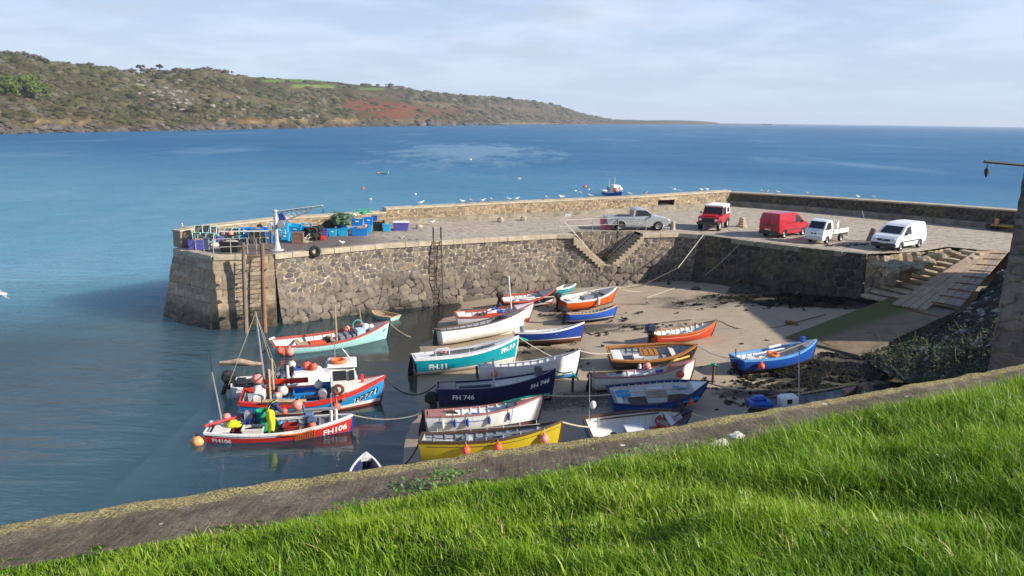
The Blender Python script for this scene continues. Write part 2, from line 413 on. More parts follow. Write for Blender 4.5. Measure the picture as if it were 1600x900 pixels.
def d2(px, py, z=ZQ): p = at(px, py, z); return (p.x, p.y)
EDGE = [d2(*p) for p in [(333,400),(385,398),(428,397),(500,390),(600,381),(720,374),(870,366),(895,366),(1003,365),(1060,364),(1092,366),(1130,371),(1250,386),(1355,397)]]
HEADL = d2(273, 388)
pier = thing('harbour_pier', 'rubble stone harbour pier curving round the boats to a squared block head', 'pier', (0, 0, 0))
SEA0 = (-19.5, 58.0)
wall_mesh('head_masonry', M_ashlar, [SEA0, HEADL, EDGE[0], EDGE[1], EDGE[2]], -2.5, ZQ-.005, 1.25, .09, 'ashlar', (1.25, .40), .035, low_at=.35, weed_at=1.3, parent=pier, seed=4, foot_rough=.4)
vl, vr, vb = EDGE[7][0], EDGE[8][0], 2.15
def vmask(x, z):
    l = ZQ - (x-vl)/(2.45)*(ZQ-vb); r = ZQ - (vr-x)/(2.3)*(ZQ-vb)
    lim = np.maximum(np.maximum(l, r), vb)
    return ~((x > vl) & (x < vr) & (z > lim))
wall_mesh('rubble_face', M_rubble, EDGE[2:11], -1.2, ZQ-.005, .55, .075, 'rubble', (.47, .32), .055, low_at=2.2, weed_at=.35, mask=vmask, parent=pier, seed=1, foot_rough=.28)
o = wall_mesh('shaded_rubble_face', M_shaded_rubble, EDGE[10:], -.2, ZQ-.005, .5, .085, 'rubble', (.62, .42), .07, low_at=2.0, weed_at=1.5, parent=pier, seed=21, foot_rough=.4)
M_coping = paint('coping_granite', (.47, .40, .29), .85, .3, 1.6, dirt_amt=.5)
def coping(path, wd, th, seed, lmin, lmax, proud=.05, lift=.012, skip=None, jag=.02):
    b = MB(); q = random.Random(seed)
    for i in range(len(path)-1):
        a, c = Vector((*path[i], 0)), Vector((*path[i+1], 0)); ll = (c-a).length; t = 0
        dr = (c-a)/ll; nn = Vector((dr.y, -dr.x, 0))
        while t < ll-.05:
            s = min(q.uniform(lmin, lmax), ll-t)
            if ll-t-s < .4: s = ll-t
            mid = a + dr*(t+s/2)
            if skip is None or not skip(mid):
                j = q.uniform(-jag, jag)
                ctr = mid + nn*(proud+.12+j-wd/2)
                b.box((ctr.x, ctr.y, ZQ+lift-th/2+q.uniform(-.006, .006)), (s-.02, wd, th), math.atan2(dr.y, dr.x), .025)
            t += s
    return b
coping(EDGE[2:8], .55, .34, 3, .9, 2.0).build('coping', M_coping, pier)
coping(EDGE[8:11], .55, .34, 5, .9, 1.8).build('coping', M_coping, pier)
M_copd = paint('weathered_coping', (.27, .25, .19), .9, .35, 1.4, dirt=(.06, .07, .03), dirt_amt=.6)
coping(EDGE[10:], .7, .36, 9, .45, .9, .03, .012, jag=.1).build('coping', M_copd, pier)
coping([HEADL, EDGE[0], EDGE[1]], .7, .30, 8, .9, 1.7, .03).build('coping', M_coping, pier)
e_n = Vector((EDGE[2][0]-EDGE[1][0], EDGE[2][1]-EDGE[1][1])).normalized(); e_n = Vector((e_n.y, -e_n.x))
b = MB(); b.loft([[(EDGE[2][0]+e_n.x*k*1.3*(ZQ-z)/7+.02, EDGE[2][1]+e_n.y*k*1.3*(ZQ-z)/7, z) for k in (-.3, .5, 1.0)] for z in (-2.4, -1, 0, 1, 2, 3, 4, ZQ-.02)]); b.build('head_return_face', paint('pillar_stone', (.36, .29, .2), .9, .4, 2, dirt_amt=.5), pier)
# stairs let into the wall
RB0, RB1 = (vl-.35, EDGE[7][1]+1.3), (vr-.35, EDGE[8][1]+1.45)
wall_mesh('recess_face', M_rubble, [RB0, RB1], 1.8, ZQ-.005, .0, .085, 'rubble', (.5, .35), .04, parent=pier, seed=7)
stairs = thing('harbour_stairs', 'twin flights of worn stone steps let into the pier wall in a V', 'stairs', (0, 0, 0))
M_step = paint('step_granite', (.43, .35, .24), .85, .3, 2.0, dirt_amt=.55)
wd = Vector((EDGE[8][0]-EDGE[7][0], EDGE[8][1]-EDGE[7][1], 0)).normalized(); wn = Vector((wd.y, -wd.x, 0))
wa = Vector((*EDGE[7], 0)); WL = (Vector((*EDGE[8], 0))-wa).length
NS = 10
for i in range(NS):
    for s_, run in ((0, 2.45), (1, 2.3)):
        tr = run/NS; hi = ZQ - (i+1)*(ZQ-vb)/(NS+1) ; a = tr*(i+.5) if s_ == 0 else WL - tr*(i+.5)
        c = wa + wd*a + wn*(.40 - .9); b = MB()
        b.box((c.x, c.y, hi-.3), (tr+.02+rnd.uniform(0, .04), 1.8, .6), math.atan2(wd.y, wd.x), .03)
        b.build('step', M_step, stairs)
c = wa + wd*(WL/2-.05) + wn*(.4-.9)
MB().box((c.x, c.y, vb-.3), (WL-4.4, 1.8, .6), math.atan2(wd.y, wd.x), .03).build('landing', M_step, stairs)

# ------------------------------------------------------------------ parapet on the seaward side
PB = [d2(*p) for p in [(292,384),(440,364),(600,352)]]
PC = [d2(*p) for p in [(600,352),(800,341),(1000,331),(1140,321)]]
PD = [d2(*p) for p in [(1140,321),(1300,334),(1450,348),(1590,362),(1700,373)]]
def parapet(name, label, path, h0, h1, m, hole=None, ledge=None, seed=1, capm=None):
    t = thing(name, label, 'wall', (0, 0, 0))
    xs0, xs1 = path[0][0], path[-1][0]
    zf = lambda p: ZQ + h0 + (h1-h0)*(p[0]-xs0)/(xs1-xs0)
    off = .5
    back = [(p[0]+.12, p[1]+.3) for p in path]
    wall_mesh('stone_face', m, back, ZQ-.1, ZQ+max(h0, h1), .08, .09, 'rubble', (.55, .27), .045, parent=t, seed=seed, mask=hole, z1f=zf)
    b = MB(); rows = []
    for i, p in enumerate(back):
        a = Vector(back[max(0, i-1)]); c = Vector(back[min(len(back)-1, i+1)]); dr = (c-a).normalized(); nn = Vector((dr.y, -dr.x))
        z = zf(p); f, r_ = .09, -.75
        rows.append([(p[0]+nn.x*f, p[1]+nn.y*f, z-.12), (p[0]+nn.x*f, p[1]+nn.y*f, z), (p[0]+nn.x*r_, p[1]+nn.y*r_, z+.05), (p[0]+nn.x*r_, p[1]+nn.y*r_, -2)])
    b.loft(rows); n = 4
    b.f.append((0, 1, 2, 3)); k = len(b.v)-4; b.f.append((k+3, k+2, k+1, k))
    b.build('capping', capm or M_coping, t)
    if ledge:
        b = MB(); rows = []
        for i, p in enumerate(path):
            a = Vector(path[max(0, i-1)]); c = Vector(path[min(len(path)-1, i+1)]); dr = (c-a).normalized(); nn = Vector((dr.y, -dr.x))
            rows.append([(p[0]+nn.x*.15, p[1]+nn.y*.15, ZQ-.1), (p[0]+nn.x*.12, p[1]+nn.y*.12, ZQ+ledge), (p[0]-nn.x*.5, p[1]-nn.y*.5, ZQ+ledge+.03)])
        b.loft(rows); b.build('footing_ledge', M_ledge, t)
    return t
M_ledge = paint('ledge_stone', (.27, .235, .18), .9, .5, 1.2, dirt=(.05, .045, .04), dirt_amt=.7)
hp0, hp1 = d2(1031, 332)[0]+.1, d2(1056, 331)[0]+.25
def hole(x, z): return ~((x > hp0) & (x < hp1) & (z > ZQ+.1) & (z < ZQ+.98))
parapet('parapet_wall', 'low stone parapet behind the fish boxes at the seaward end of the pier', PB, 1.12, 1.06, M_par, seed=3)
sea_par = parapet('parapet_wall', 'sunlit stone parapet with a square opening running behind the silver pickup', PC, 1.34, 1.52, M_par, hole, .42, seed=5)
parapet('parapet_wall', 'shaded dark stone parapet behind the vans on the quay', PD, 1.36, 1.78, M_shaded_rubble, None, .5, seed=6)
b = MB()
hy = np.interp((hp0+hp1)/2, [p[0] for p in PC], [p[1] for p in PC])+.3
b.box(((hp0+hp1)/2, hy-.1, ZQ+1.08), (hp1-hp0+.7, .3, .2), math.atan2(PC[2][1]-PC[1][1], PC[2][0]-PC[1][0]), .02)
b.build('lintel', M_coping, sea_par)
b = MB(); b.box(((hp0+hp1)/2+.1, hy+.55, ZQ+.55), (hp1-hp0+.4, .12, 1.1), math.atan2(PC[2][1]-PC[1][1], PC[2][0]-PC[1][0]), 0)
b.build('recess_back', paint('recess_shade', (.05, .045, .04), .9), sea_par)  # dark panel: shade inside the opening given as a colour
# end pillar of the parapet
b = MB(); q = Vector((*d2(283, 386), 0))
t = thing('stone_pillar', 'squared stone pillar ending the parapet at the pier head corner', 'pillar', (q.x, q.y+.35, ZQ))
b.box((0, 0, .5), (.75, .9, 1.0), -.5, .04, taper=1.05); b.build('shaft', M_par if False else paint('pillar_stone', (.36, .29, .2), .9, .4, 2, dirt_amt=.5), t)
MB().box((0, 0, 1.07), (.85, 1.0, .14), -.5, .03).build('capstone', M_coping, t)

# ------------------------------------------------------------------ quay paving
m, nt, out = new_mat('quay_paving')
tc = N(nt, 'ShaderNodeTexCoord'); ob = tc.outputs['Object']
mp = N(nt, 'ShaderNodeMapping'); mp.inputs['Rotation'].default_value = (0, 0, .45); mp.inputs['Scale'].default_value = (.9, 2.6, 1); L(nt, ob, mp.inputs[0])
n1 = noise_tex(nt, .25, 5, .6, ob); n2 = noise_tex(nt, 2.2, 6, .7, ob); n3 = noise_tex(nt, .9, 7, .72, mp.outputs[0]); n4 = noise_tex(nt, 12, 3, .6, ob)
vo = N(nt, 'ShaderNodeTexVoronoi', feature='DISTANCE_TO_EDGE'); vo.inputs['Scale'].default_value = 1.1; L(nt, mp.outputs[0], vo.inputs['Vector'])
c = ramp(nt, n2.outputs['Fac'], [(.3, (.30, .25, .195)), (.55, (.46, .39, .305)), (.75, (.54, .46, .365))])
c = mixc(nt, ramp(nt, n3.outputs['Fac'], [(.55, (0, 0, 0)), (.63, (.85, .85, .85))]), c, (.11, .095, .08))
c = mixc(nt, ramp(nt, vo.outputs['Distance'], [(.0, (.7, .7, .7)), (.07, (0, 0, 0))]), c, (.12, .10, .085))
sp = N(nt, 'ShaderNodeSeparateXYZ'); L(nt, ob, sp.inputs[0])
wetf = N(nt, 'ShaderNodeMapRange', interpolation_type='SMOOTHSTEP'); L(nt, math_n(nt, 'MULTIPLY_ADD', n1.outputs['Fac'], 9, sp.outputs[0]), wetf.inputs[0])
for i, v in ((1, -1.5), (2, -8.0), (3, 0), (4, 1)): wetf.inputs[i].default_value = v
c = mixc(nt, math_n(nt, 'MULTIPLY', wetf.outputs[0], .92), c, mixc(nt, n2.outputs['Fac'], (.09, .07, .062), (.19, .14, .115)))
principled(nt, out, c, math_n(nt, 'MULTIPLY_ADD', wetf.outputs[0], -.35, .9), .35, 0, bump(nt, math_n(nt, 'ADD', n3.outputs['Fac'], math_n(nt, 'MULTIPLY', n4.outputs['Fac'], .2)), .8, .08))
M_deck = m
poly = [SEA0, HEADL] + EDGE[:8] + [(vl-.05-.35, EDGE[7][1]+1.29), (vr-.35, EDGE[8][1]+1.44)] + EDGE[8:]
poly = [p for p in poly]
rampL, rampR = d2(1520, 393), d2(1600, 392)
poly += [(27.6, 53.4), (31.2, 55.9), (32.0, 55.2), (35.2, 53.3), (46, 50)] + [(p[0]+.25, p[1]+.45) for p in (PB + PC[1:] + PD[1:])[::-1]]
b = MB(); b.v = [(p[0], p[1], ZQ) for p in poly]; b.f = [tuple(range(len(poly)))]
tag(b.build('quay_pavement', M_deck), kind='structure')

# ------------------------------------------------------------------ harbour bed
gx = np.r_[np.linspace(-120, -32, 23), np.linspace(-30, 45, 301), np.linspace(48, 90, 12)]
gy = np.r_[np.linspace(-5, 19, 7), np.linspace(20, 66, 185), np.linspace(68, 140, 13)]
X, Y = np.meshgrid(gx, gy); Zb = np.interp(X, SX, SZ)
Zb = Zb + (lump(X, Y, 2.6, 31)-.5)*.16 + (lump(X, Y, 7, 33)-.5)*.12 + (lump(X, Y, .7, 32)-.5)*.035
pl_ = [at(*q, ZQ) for q in ((292,384),(600,352),(800,341),(1000,331),(1140,321),(1300,334),(1450,348),(1590,362),(1700,373))]
beyond = np.clip((Y-np.interp(X, [q.x for q in pl_], [q.y for q in pl_])-.4)/2, 0, 1)
out_ = np.maximum(np.clip((Y-62)/10, 0, 1)*np.clip((14-X)/10, 0, 1), beyond); Zb = Zb*(1-out_) - 4*out_
m, nt, out = new_mat('wet_sand')
tc = N(nt, 'ShaderNodeTexCoord'); ob = tc.outputs['Object']
mp = N(nt, 'ShaderNodeMapping'); mp.inputs['Rotation'].default_value = (0, 0, -.3); mp.inputs['Scale'].default_value = (.5, 1.6, 1); L(nt, ob, mp.inputs[0])
n1 = noise_tex(nt, .35, 5, .6, mp.outputs[0]); n2 = noise_tex(nt, 3.0, 7, .75, mp.outputs[0]); n3 = noise_tex(nt, 11, 5, .75, ob); n4 = noise_tex(nt, .16, 3, .5, ob)
sp = N(nt, 'ShaderNodeSeparateXYZ'); L(nt, ob, sp.inputs[0])
c = ramp(nt, n2.outputs['Fac'], [(.25, (.30, .235, .165)), (.5, (.39, .31, .22)), (.8, (.46, .375, .27))])
weedy = attr(nt, 'weedy')
thr = math_n(nt, 'ADD', math_n(nt, 'MULTIPLY', n3.outputs['Fac'], .62), math_n(nt, 'MULTIPLY_ADD', n1.outputs['Fac'], .45, math_n(nt, 'MULTIPLY', weedy, .42)))
wf = ramp(nt, thr, [(.64, (0, 0, 0)), (.71, (1, 1, 1))])
c = mixc(nt, math_n(nt, 'MULTIPLY', wf, .88), c, (.035, .032, .022))
wet = N(nt, 'ShaderNodeMapRange', interpolation_type='SMOOTHSTEP'); L(nt, math_n(nt, 'MULTIPLY_ADD', n1.outputs['Fac'], .35, sp.outputs[2]), wet.inputs[0])
for i, v in ((1, .55), (2, .08), (3, 0), (4, 1)): wet.inputs[i].default_value = v
c = mixc(nt, math_n(nt, 'MULTIPLY', wet.outputs[0], .25), c, (.15, .125, .085))
principled(nt, out, c, math_n(nt, 'MULTIPLY_ADD', wet.outputs[0], -.4, .82), .35, 0, bump(nt, math_n(nt, 'MULTIPLY_ADD', wf, .4, n2.outputs['Fac']), .55, .05))
# where weed lies thick on the bed
def blob(cx, cy, rx, ry, a): 
    u = ((X-cx)*math.cos(a)+(Y-cy)*math.sin(a))/rx; v = (-(X-cx)*math.sin(a)+(Y-cy)*math.cos(a))/ry
    return np.clip(1.4-(u*u+v*v), 0, 1)
weedy = np.zeros_like(X)
for px, py, rx, ry, a, k in [(1400,600,5.5,3.2,.2,1.2),(1300,575,4,2.2,.2,.8),(1270,465,5,2.2,-.7,1.1),(1180,468,4,2.0,-.3,.55),(900,492,2.5,1.6,0,.42),(860,555,2.2,1.8,0,.55),(960,512,3,1.5,0,.35),(1090,475,3,1.6,.2,.4),(1200,610,3,1.2,0,.42),(900,630,3,1.6,.3,.34),(1330,530,3,2,0,.7),(1010,470,3,1.2,0,.3)]:
    p = ground_at(px, py); weedy = np.maximum(weedy, k*blob(p.x, p.y, rx, ry, a))
V = np.stack([X, Y, Zb], -1).reshape(-1, 3)
tag(np_mesh('harbour_sand', V, grid_faces(len(gy), len(gx)), m, None, {'weedy': weedy.ravel()}, True), kind='structure')
M_sand = m
# bladder wrack lying in heaps: crumpled ribbons
pts = []
for px, py, sx_, sy_, n_ in [(1400,602,5,2.6,2600),(1310,580,3.4,1.6,900),(1275,467,4.4,1.5,1500),(1180,470,3,1.3,420),(862,556,1.6,1.3,230),(905,492,2,1.2,160),(1340,548,2.4,1.2,420),(1210,612,2.4,.9,150),(960,510,2.4,1.2,140)]:
    p = ground_at(px, py)
    for _ in range(n_*3):
        x_, y_ = p.x+rnd.gauss(0, sx_*(.55 if n_ > 500 else .95)), p.y+rnd.gauss(0, sy_*(.55 if n_ > 500 else .9))
        if float(lump(np.array(x_), np.array(y_*1.6), .9, 91)*.6+lump(np.array(x_), np.array(y_*1.6), .3, 92)*.4) > (.47 if n_ > 500 else .675): pts.append((x_, y_))
V, F, T = [], [], []
for x, y in pts:
    z = zs(x)+.02; 
    for _ in range(2):
        a = rnd.uniform(0, 6.28); l = rnd.uniform(.12, .38); wv = rnd.uniform(.03, .09); h = rnd.uniform(.02, .13)
        dx, dy = math.cos(a), math.sin(a); k = len(V); j = rnd.uniform(-.1, .1)
        V += [(x-dx*l/2+dy*wv, y-dy*l/2-dx*wv, z), (x-dx*l/2-dy*wv, y-dy*l/2+dx*wv, z+.02), (x+dy*wv+j, y-dx*wv, z+h), (x-dy*wv+j, y+dx*wv, z+h*.8), (x+dx*l/2+dy*wv, y+dy*l/2-dx*wv, z), (x+dx*l/2-dy*wv, y+dy*l/2+dx*wv, z+.01)]
        F += [(k, k+1, k+3, k+2), (k+2, k+3, k+5, k+4)]; T += [rnd.random()]*6
m, nt, out = new_mat('seaweed')
c = ramp(nt, attr(nt, 'tint'), [(0, (.007, .007, .005)), (.6, (.016, .015, .009)), (1, (.045, .034, .014))])
principled(nt, out, c, .55, .25)
tag(np_mesh('seaweed', V, F, m, None, {'tint': T}), 'dark brown seaweed strewn over the sand by the slipway', None, None, 'stuff')

# ------------------------------------------------------------------ water
def axis(lo, hi, step, far, g=1.35):
    a = list(np.arange(lo, hi+.01, step)); s = step; p = hi
    while p < far: s *= g; p += s; a.append(min(p, far))
    s = step; p = lo
    while p > -far: s *= g; p -= s; a.insert(0, max(p, -far))
    return np.array(a)
wx = axis(-40, 8, .5, 14000); wy = axis(5, 66, .5, 14000); wy = wy[wy > -60]
X, Y = np.meshgrid(wx, wy)
dep = -np.interp(X, SX, SZ); dep = np.where((X < -22) , np.minimum(2.6+(-22-X)*.06, 9), dep)
o_ = np.clip((Y-61)/6, 0, 1); dep = dep*(1-o_) + 7*o_
calm = np.clip((-X-14)/12, 0, 1); calm = np.clip(np.maximum(calm, (Y-58)/4), 0, 1)     # 0 in the shelter of the pier, 1 outside
m, nt, out = new_mat('sea_water')
ge = N(nt, 'ShaderNodeNewGeometry'); pos = ge.outputs['Position']
sp = N(nt, 'ShaderNodeSeparateXYZ'); L(nt, pos, sp.inputs[0])
d_ = attr(nt, 'depth'); ex = attr(nt, 'chop')
# distance from the harbour mouth; colour of the water itself
n1 = noise_tex(nt, .012, 4, .55, pos); n2 = noise_tex(nt, .05, 5, .6, pos)
yfar = N(nt, 'ShaderNodeMapRange', interpolation_type='SMOOTHSTEP')
L(nt, math_n(nt, 'ADD', math_n(nt, 'MULTIPLY', sp.outputs[0], .55), math_n(nt, 'MULTIPLY_ADD', n1.outputs['Fac'], 120, sp.outputs[1])), yfar.inputs[0])
for i, v in ((1, 40), (2, 330), (3, 0), (4, 1)): yfar.inputs[i].default_value = v
near_c = mixc(nt, n2.outputs['Fac'], (.12, .33, .46), (.19, .43, .55))
far_c = mixc(nt, n1.outputs['Fac'], (.028, .135, .27), (.048, .175, .34))
c = mixc(nt, yfar.outputs[0], near_c, far_c)
slk = N(nt, 'ShaderNodeMapRange', interpolation_type='SMOOTHSTEP')
sv1 = N(nt, 'ShaderNodeVectorMath', operation='SUBTRACT'); L(nt, pos, sv1.inputs[0]); sv1.inputs[1].default_value = (-18, 330, 0)
sv2 = N(nt, 'ShaderNodeVectorMath', operation='DIVIDE'); L(nt, sv1.outputs[0], sv2.inputs[0]); sv2.inputs[1].default_value = (34, 110, 1)
sv3 = N(nt, 'ShaderNodeVectorMath', operation='LENGTH'); L(nt, sv2.outputs[0], sv3.inputs[0])
mps = N(nt, 'ShaderNodeMapping'); mps.inputs['Scale'].default_value = (1, .28, 1); L(nt, pos, mps.inputs[0])
ns_ = noise_tex(nt, .085, 8, .72, mps.outputs[0])
L(nt, math_n(nt, 'ADD', math_n(nt, 'MULTIPLY', sv3.outputs['Value'], .30), math_n(nt, 'MULTIPLY', ns_.outputs['Fac'], 1.0)), slk.inputs[0])
for i, v in ((1, .60), (2, .86), (3, .42), (4, 0)): slk.inputs[i].default_value = v
lane = ramp(nt, noise_tex(nt, .02, 5, .65, mps.outputs[0]).outputs['Fac'], [(.56, (0, 0, 0)), (.70, (.30, .30, .30))])
c = mixc(nt, math_n(nt, 'MULTIPLY', math_n(nt, 'MAXIMUM', slk.outputs[0], lane), ex), c, (.30, .45, .56))  # slick and lanes: foam and brighter sky reflection painted as pale colour
inner = N(nt, 'ShaderNodeMapRange', interpolation_type='SMOOTHSTEP'); L(nt, math_n(nt, 'MULTIPLY_ADD', sp.outputs[0], -.5, math_n(nt, 'MULTIPLY_ADD', n2.outputs['Fac'], 10, sp.outputs[1])), inner.inputs[0])
for i, v in ((1, 58), (2, 84), (3, 1), (4, 0)): inner.inputs[i].default_value = v
c = mixc(nt, inner.outputs[0], c, mixc(nt, n2.outputs['Fac'], (.050, .098, .150), (.088, .150, .185)))
c = mixc(nt, 1.0, c, ramp(nt, ex, [(0, (.78, 1.02, .95)), (.5, (1, 1, 1))]), 'MULTIPLY')
mp = N(nt, 'ShaderNodeMapping'); mp.inputs['Rotation'].default_value = (0, 0, .35); mp.inputs['Scale'].default_value = (.55, 1.5, 1); L(nt, pos, mp.inputs[0])
w1 = noise_tex(nt, .55, 3, .5, mp.outputs[0]); w2 = noise_tex(nt, 2.0, 4, .6, mp.outputs[0]); w3 = noise_tex(nt, .09, 3, .5, mp.outputs[0])
gust = ramp(nt, noise_tex(nt, .018, 4, .6, mp.outputs[0]).outputs['Fac'], [(.35, (.55, .55, .55)), (.65, (1.25, 1.25, 1.25))])
hh = math_n(nt, 'ADD', math_n(nt, 'MULTIPLY', w1.outputs['Fac'], .75), math_n(nt, 'MULTIPLY', w2.outputs['Fac'], .30))
amp = math_n(nt, 'MULTIPLY', math_n(nt, 'MULTIPLY_ADD', ex, .945, .055), gust)
hh = math_n(nt, 'MULTIPLY', hh, amp)
hh = math_n(nt, 'MULTIPLY_ADD', math_n(nt, 'MULTIPLY', w3.outputs['Fac'], ex), .9, hh)
w4 = noise_tex(nt, .26, 4, .62, mp.outputs[0]); hh = math_n(nt, 'MULTIPLY_ADD', math_n(nt, 'MULTIPLY', w4.outputs['Fac'], math_n(nt, 'MULTIPLY', ex, gust)), 1.5, hh)
bp = N(nt, 'ShaderNodeBump'); bp.inputs['Strength'].default_value = 1.0; bp.inputs['Distance'].default_value = 1.0; L(nt, hh, bp.inputs['Height'])
body = N(nt, 'ShaderNodeSubsurfaceScattering'); body.falloff = 'BURLEY'; body.inputs['Scale'].default_value = 1.0; body.inputs['Radius'].default_value = (15, 17, 19); L(nt, c, body.inputs['Color']); L(nt, bp.outputs[0], body.inputs['Normal'])
tr = N(nt, 'ShaderNodeBsdfTransparent'); tr.inputs['Color'].default_value = (.80, .86, .80, 1)
op = math_n(nt, 'SUBTRACT', 1.0, math_n(nt, 'EXPONENT', math_n(nt, 'MULTIPLY', d_, -.8)), None, True)
mx = N(nt, 'ShaderNodeMixShader'); L(nt, op, mx.inputs[0]); L(nt, tr.outputs[0], mx.inputs[1]); L(nt, body.outputs[0], mx.inputs[2])
gl = N(nt, 'ShaderNodeBsdfGlossy'); L(nt, bp.outputs[0], gl.inputs['Normal'])
L(nt, math_n(nt, 'MULTIPLY_ADD', ex, .10, .02), gl.inputs['Roughness'])
fr = N(nt, 'ShaderNodeFresnel'); L(nt, math_n(nt, 'MULTIPLY_ADD', ex, -.20, 1.53), fr.inputs['IOR']); L(nt, bp.outputs[0], fr.inputs['Normal'])
frs = math_n(nt, 'MULTIPLY', fr.outputs[0], math_n(nt, 'MULTIPLY_ADD', math_n(nt, 'MULTIPLY', ex, math_n(nt, 'MULTIPLY_ADD', yfar.outputs[0], .45, .12)), -1.0, 1.0))
ms = N(nt, 'ShaderNodeMixShader'); L(nt, frs, ms.inputs[0]); L(nt, mx.outputs[0], ms.inputs[1]); L(nt, gl.outputs[0], ms.inputs[2])
L(nt, ms.outputs[0], out.inputs['Surface'])
V = np.stack([X, Y, np.zeros_like(X)], -1).reshape(-1, 3)
tag(np_mesh('sea_water', V, grid_faces(len(wy), len(wx)), m, None, {'depth': np.maximum(dep, 0).ravel(), 'chop': calm.ravel()}, True), kind='structure')
# ------------------------------------------------------------------ slipway, timber ramp, stone steps
S1, S2, S3, S4 = at(1228, 526, 1.12), at(1342, 555, 1.25), at(1492, 487, 2.2), at(1396, 463, 2.2)
def quad_grid(a, b, c, d, nu, nv):      # a-b near edge, d-c far edge
    u = np.linspace(0, 1, nu)[None, :, None]; v = np.linspace(0, 1, nv)[:, None, None]
    a, b, c, d = (np.array(p[:]) for p in (a, b, c, d))
    return (a*(1-u)+b*u)*(1-v) + (d*(1-u)+c*u)*v
m, nt, out = new_mat('slip_concrete')
tc = N(nt, 'ShaderNodeTexCoord'); ob = tc.outputs['Object']
n1 = noise_tex(nt, 1.3, 6, .65, ob); n2 = noise_tex(nt, 9, 4, .7, ob); n3 = noise_tex(nt, .35, 3, .5, ob)
c = ramp(nt, n1.outputs['Fac'], [(.3, (.15, .108, .068)), (.7, (.28, .205, .13))])
g = math_n(nt, 'ADD', attr(nt, 'algae'), math_n(nt, 'ADD', math_n(nt, 'MULTIPLY_ADD', n1.outputs['Fac'], .55, -.275), math_n(nt, 'MULTIPLY_ADD', n2.outputs['Fac'], .4, -.2)))
c = mixc(nt, ramp(nt, g, [(.40, (0, 0, 0)), (.62, (.9, .9, .9))]), c, mixc(nt, n2.outputs['Fac'], (.05, .07, .015), (.12, .135, .035)))
c = mixc(nt, ramp(nt, n2.outputs['Fac'], [(.6, (0, 0, 0)), (.75, (.5, .5, .5))]), c, (.07, .06, .045))
principled(nt, out, c, .8, .3, 0, bump(nt, n2.outputs['Fac'], .4, .02))
G = quad_grid(S1, S2, S3, S4, 40, 40)
u = np.broadcast_to(np.linspace(0, 1, 40)[None, :], (40, 40)); v = np.broadcast_to(np.linspace(0, 1, 40)[:, None], (40, 40))
G[..., 2] += (lump(G[..., 0], G[..., 1], 1.2, 5)-.5)*.05
alg = np.clip(1.02 - (u-.02)*1.2 + (v-.5)*.2, 0, 1)
slip = np_mesh('slipway', G.reshape(-1, 3), grid_faces(40, 40), m, None, {'algae': alg.ravel()}, True); slip['kind'] = 'structure'
b = MB()
for a, c in ((S1, S2), (S2, S3), (S4, S1)):
    b.add([a, c, (c.x, c.y, .2), (a.x, a.y, .2)], [(0, 1, 2, 3)])
o = b.build('slipway_edge', paint('slip_side', (.12, .11, .085), .9)); o['kind'] = 'structure'
R1, R2 = at(1394, 474, 2.2), at(1490, 492, 2.15)
T1, T2 = at(1526, 392, ZQ+.06), at(1576, 392, ZQ+.06)
M_plank = paint('bleached_plank', (.40, .30, .205), .85, .32, 1.4, dirt=(.12, .09, .06), dirt_amt=.6)
M_plank2 = paint('grey_plank', (.30, .25, .20), .85, .3, 1.4, dirt_amt=.55)
M_rust = paint('rusty_iron', (.22, .095, .045), .9, .45, 5, dirt=(.07, .035, .02), dirt_amt=.6)
tr_ = thing('timber_ramp', 'bleached plank ramp with rusty battens leading up from the slipway', 'ramp', (0, 0, 0))
npk = 7
for i in range(npk):
    u0, u1 = i/npk+.006, (i+1)/npk-.006
    s0 = .0 if i < 4 else .10
    A, B_ = R1.lerp(R2, u0), R1.lerp(R2, u1); C_, D_ = T1.lerp(T2, u1), T1.lerp(T2, u0)
    A, B_ = A.lerp(D_, s0), B_.lerp(C_, s0)
    h = rnd.uniform(0, .02); b = MB()
    rows = []
    for k in range(9):
        t = k/8; p, q = A.lerp(D_, t), B_.lerp(C_, t); w_ = (rnd.random()-.5)*.02
        rows.append([(p.x, p.y, p.z-.09), (p.x, p.y, p.z+h+w_), (q.x, q.y, q.z+h+w_), (q.x, q.y, q.z-.09)])
    b.loft(rows); b.f += [(0, 1, 2, 3), (35, 34, 33, 32)]
    b.build('plank', M_plank if i < 5 else M_plank2, tr_)
for k in range(9):
    t = .10 + k*.105
    p, q = R1.lerp(T1, t).lerp(R2.lerp(T2, t), .52), R2.lerp(T2, t).lerp(R1.lerp(T1, t), -.03)
    MB().tube([p+Vector((0, 0, .05)), p.lerp(q, .5)+Vector((0, 0, .06)), q+Vector((0, 0, .03))], .035, 5).build('batten', M_rust, tr_)
for k, (a, c) in enumerate([((1408,482),(1468,495)), ((1440,470),(1452,478))]):
    MB().tube([at(*a, 2.32), at(*c, 2.3)], .04, 5).build('batten', M_rust, tr_)
st = thing('stone_steps', 'flight of rough stone steps beside the plank ramp', 'steps', (0, 0, 0))
q0, q1 = at(1372, 461, 2.0), at(1516, 394, ZQ-.12)
SW = (T2-T1); SW.z = 0
nst = 12; dr = (q1-q0); rot = math.atan2(dr.y, dr.x)
for i in range(nst):
    t = i/(nst-1); p = q0.lerp(q1, t)
    p2 = R1.lerp(T1, (i+.5)/nst)
    ln_ = max(.6, (Vector((p2.x, p2.y))-Vector((p.x, p.y))).length*.9)
    b = MB(); mid = Vector(((p.x+p2.x)/2, (p.y+p2.y)/2))
    b.box((mid.x, mid.y, p.z-.12+.12), (.62+rnd.uniform(-.06, .06), ln_+.8, .24), rot+rnd.uniform(-.05, .05), .05, rnd.uniform(-.03, .03), rnd.uniform(-.03, .03))
    b.build('step', M_step, st)
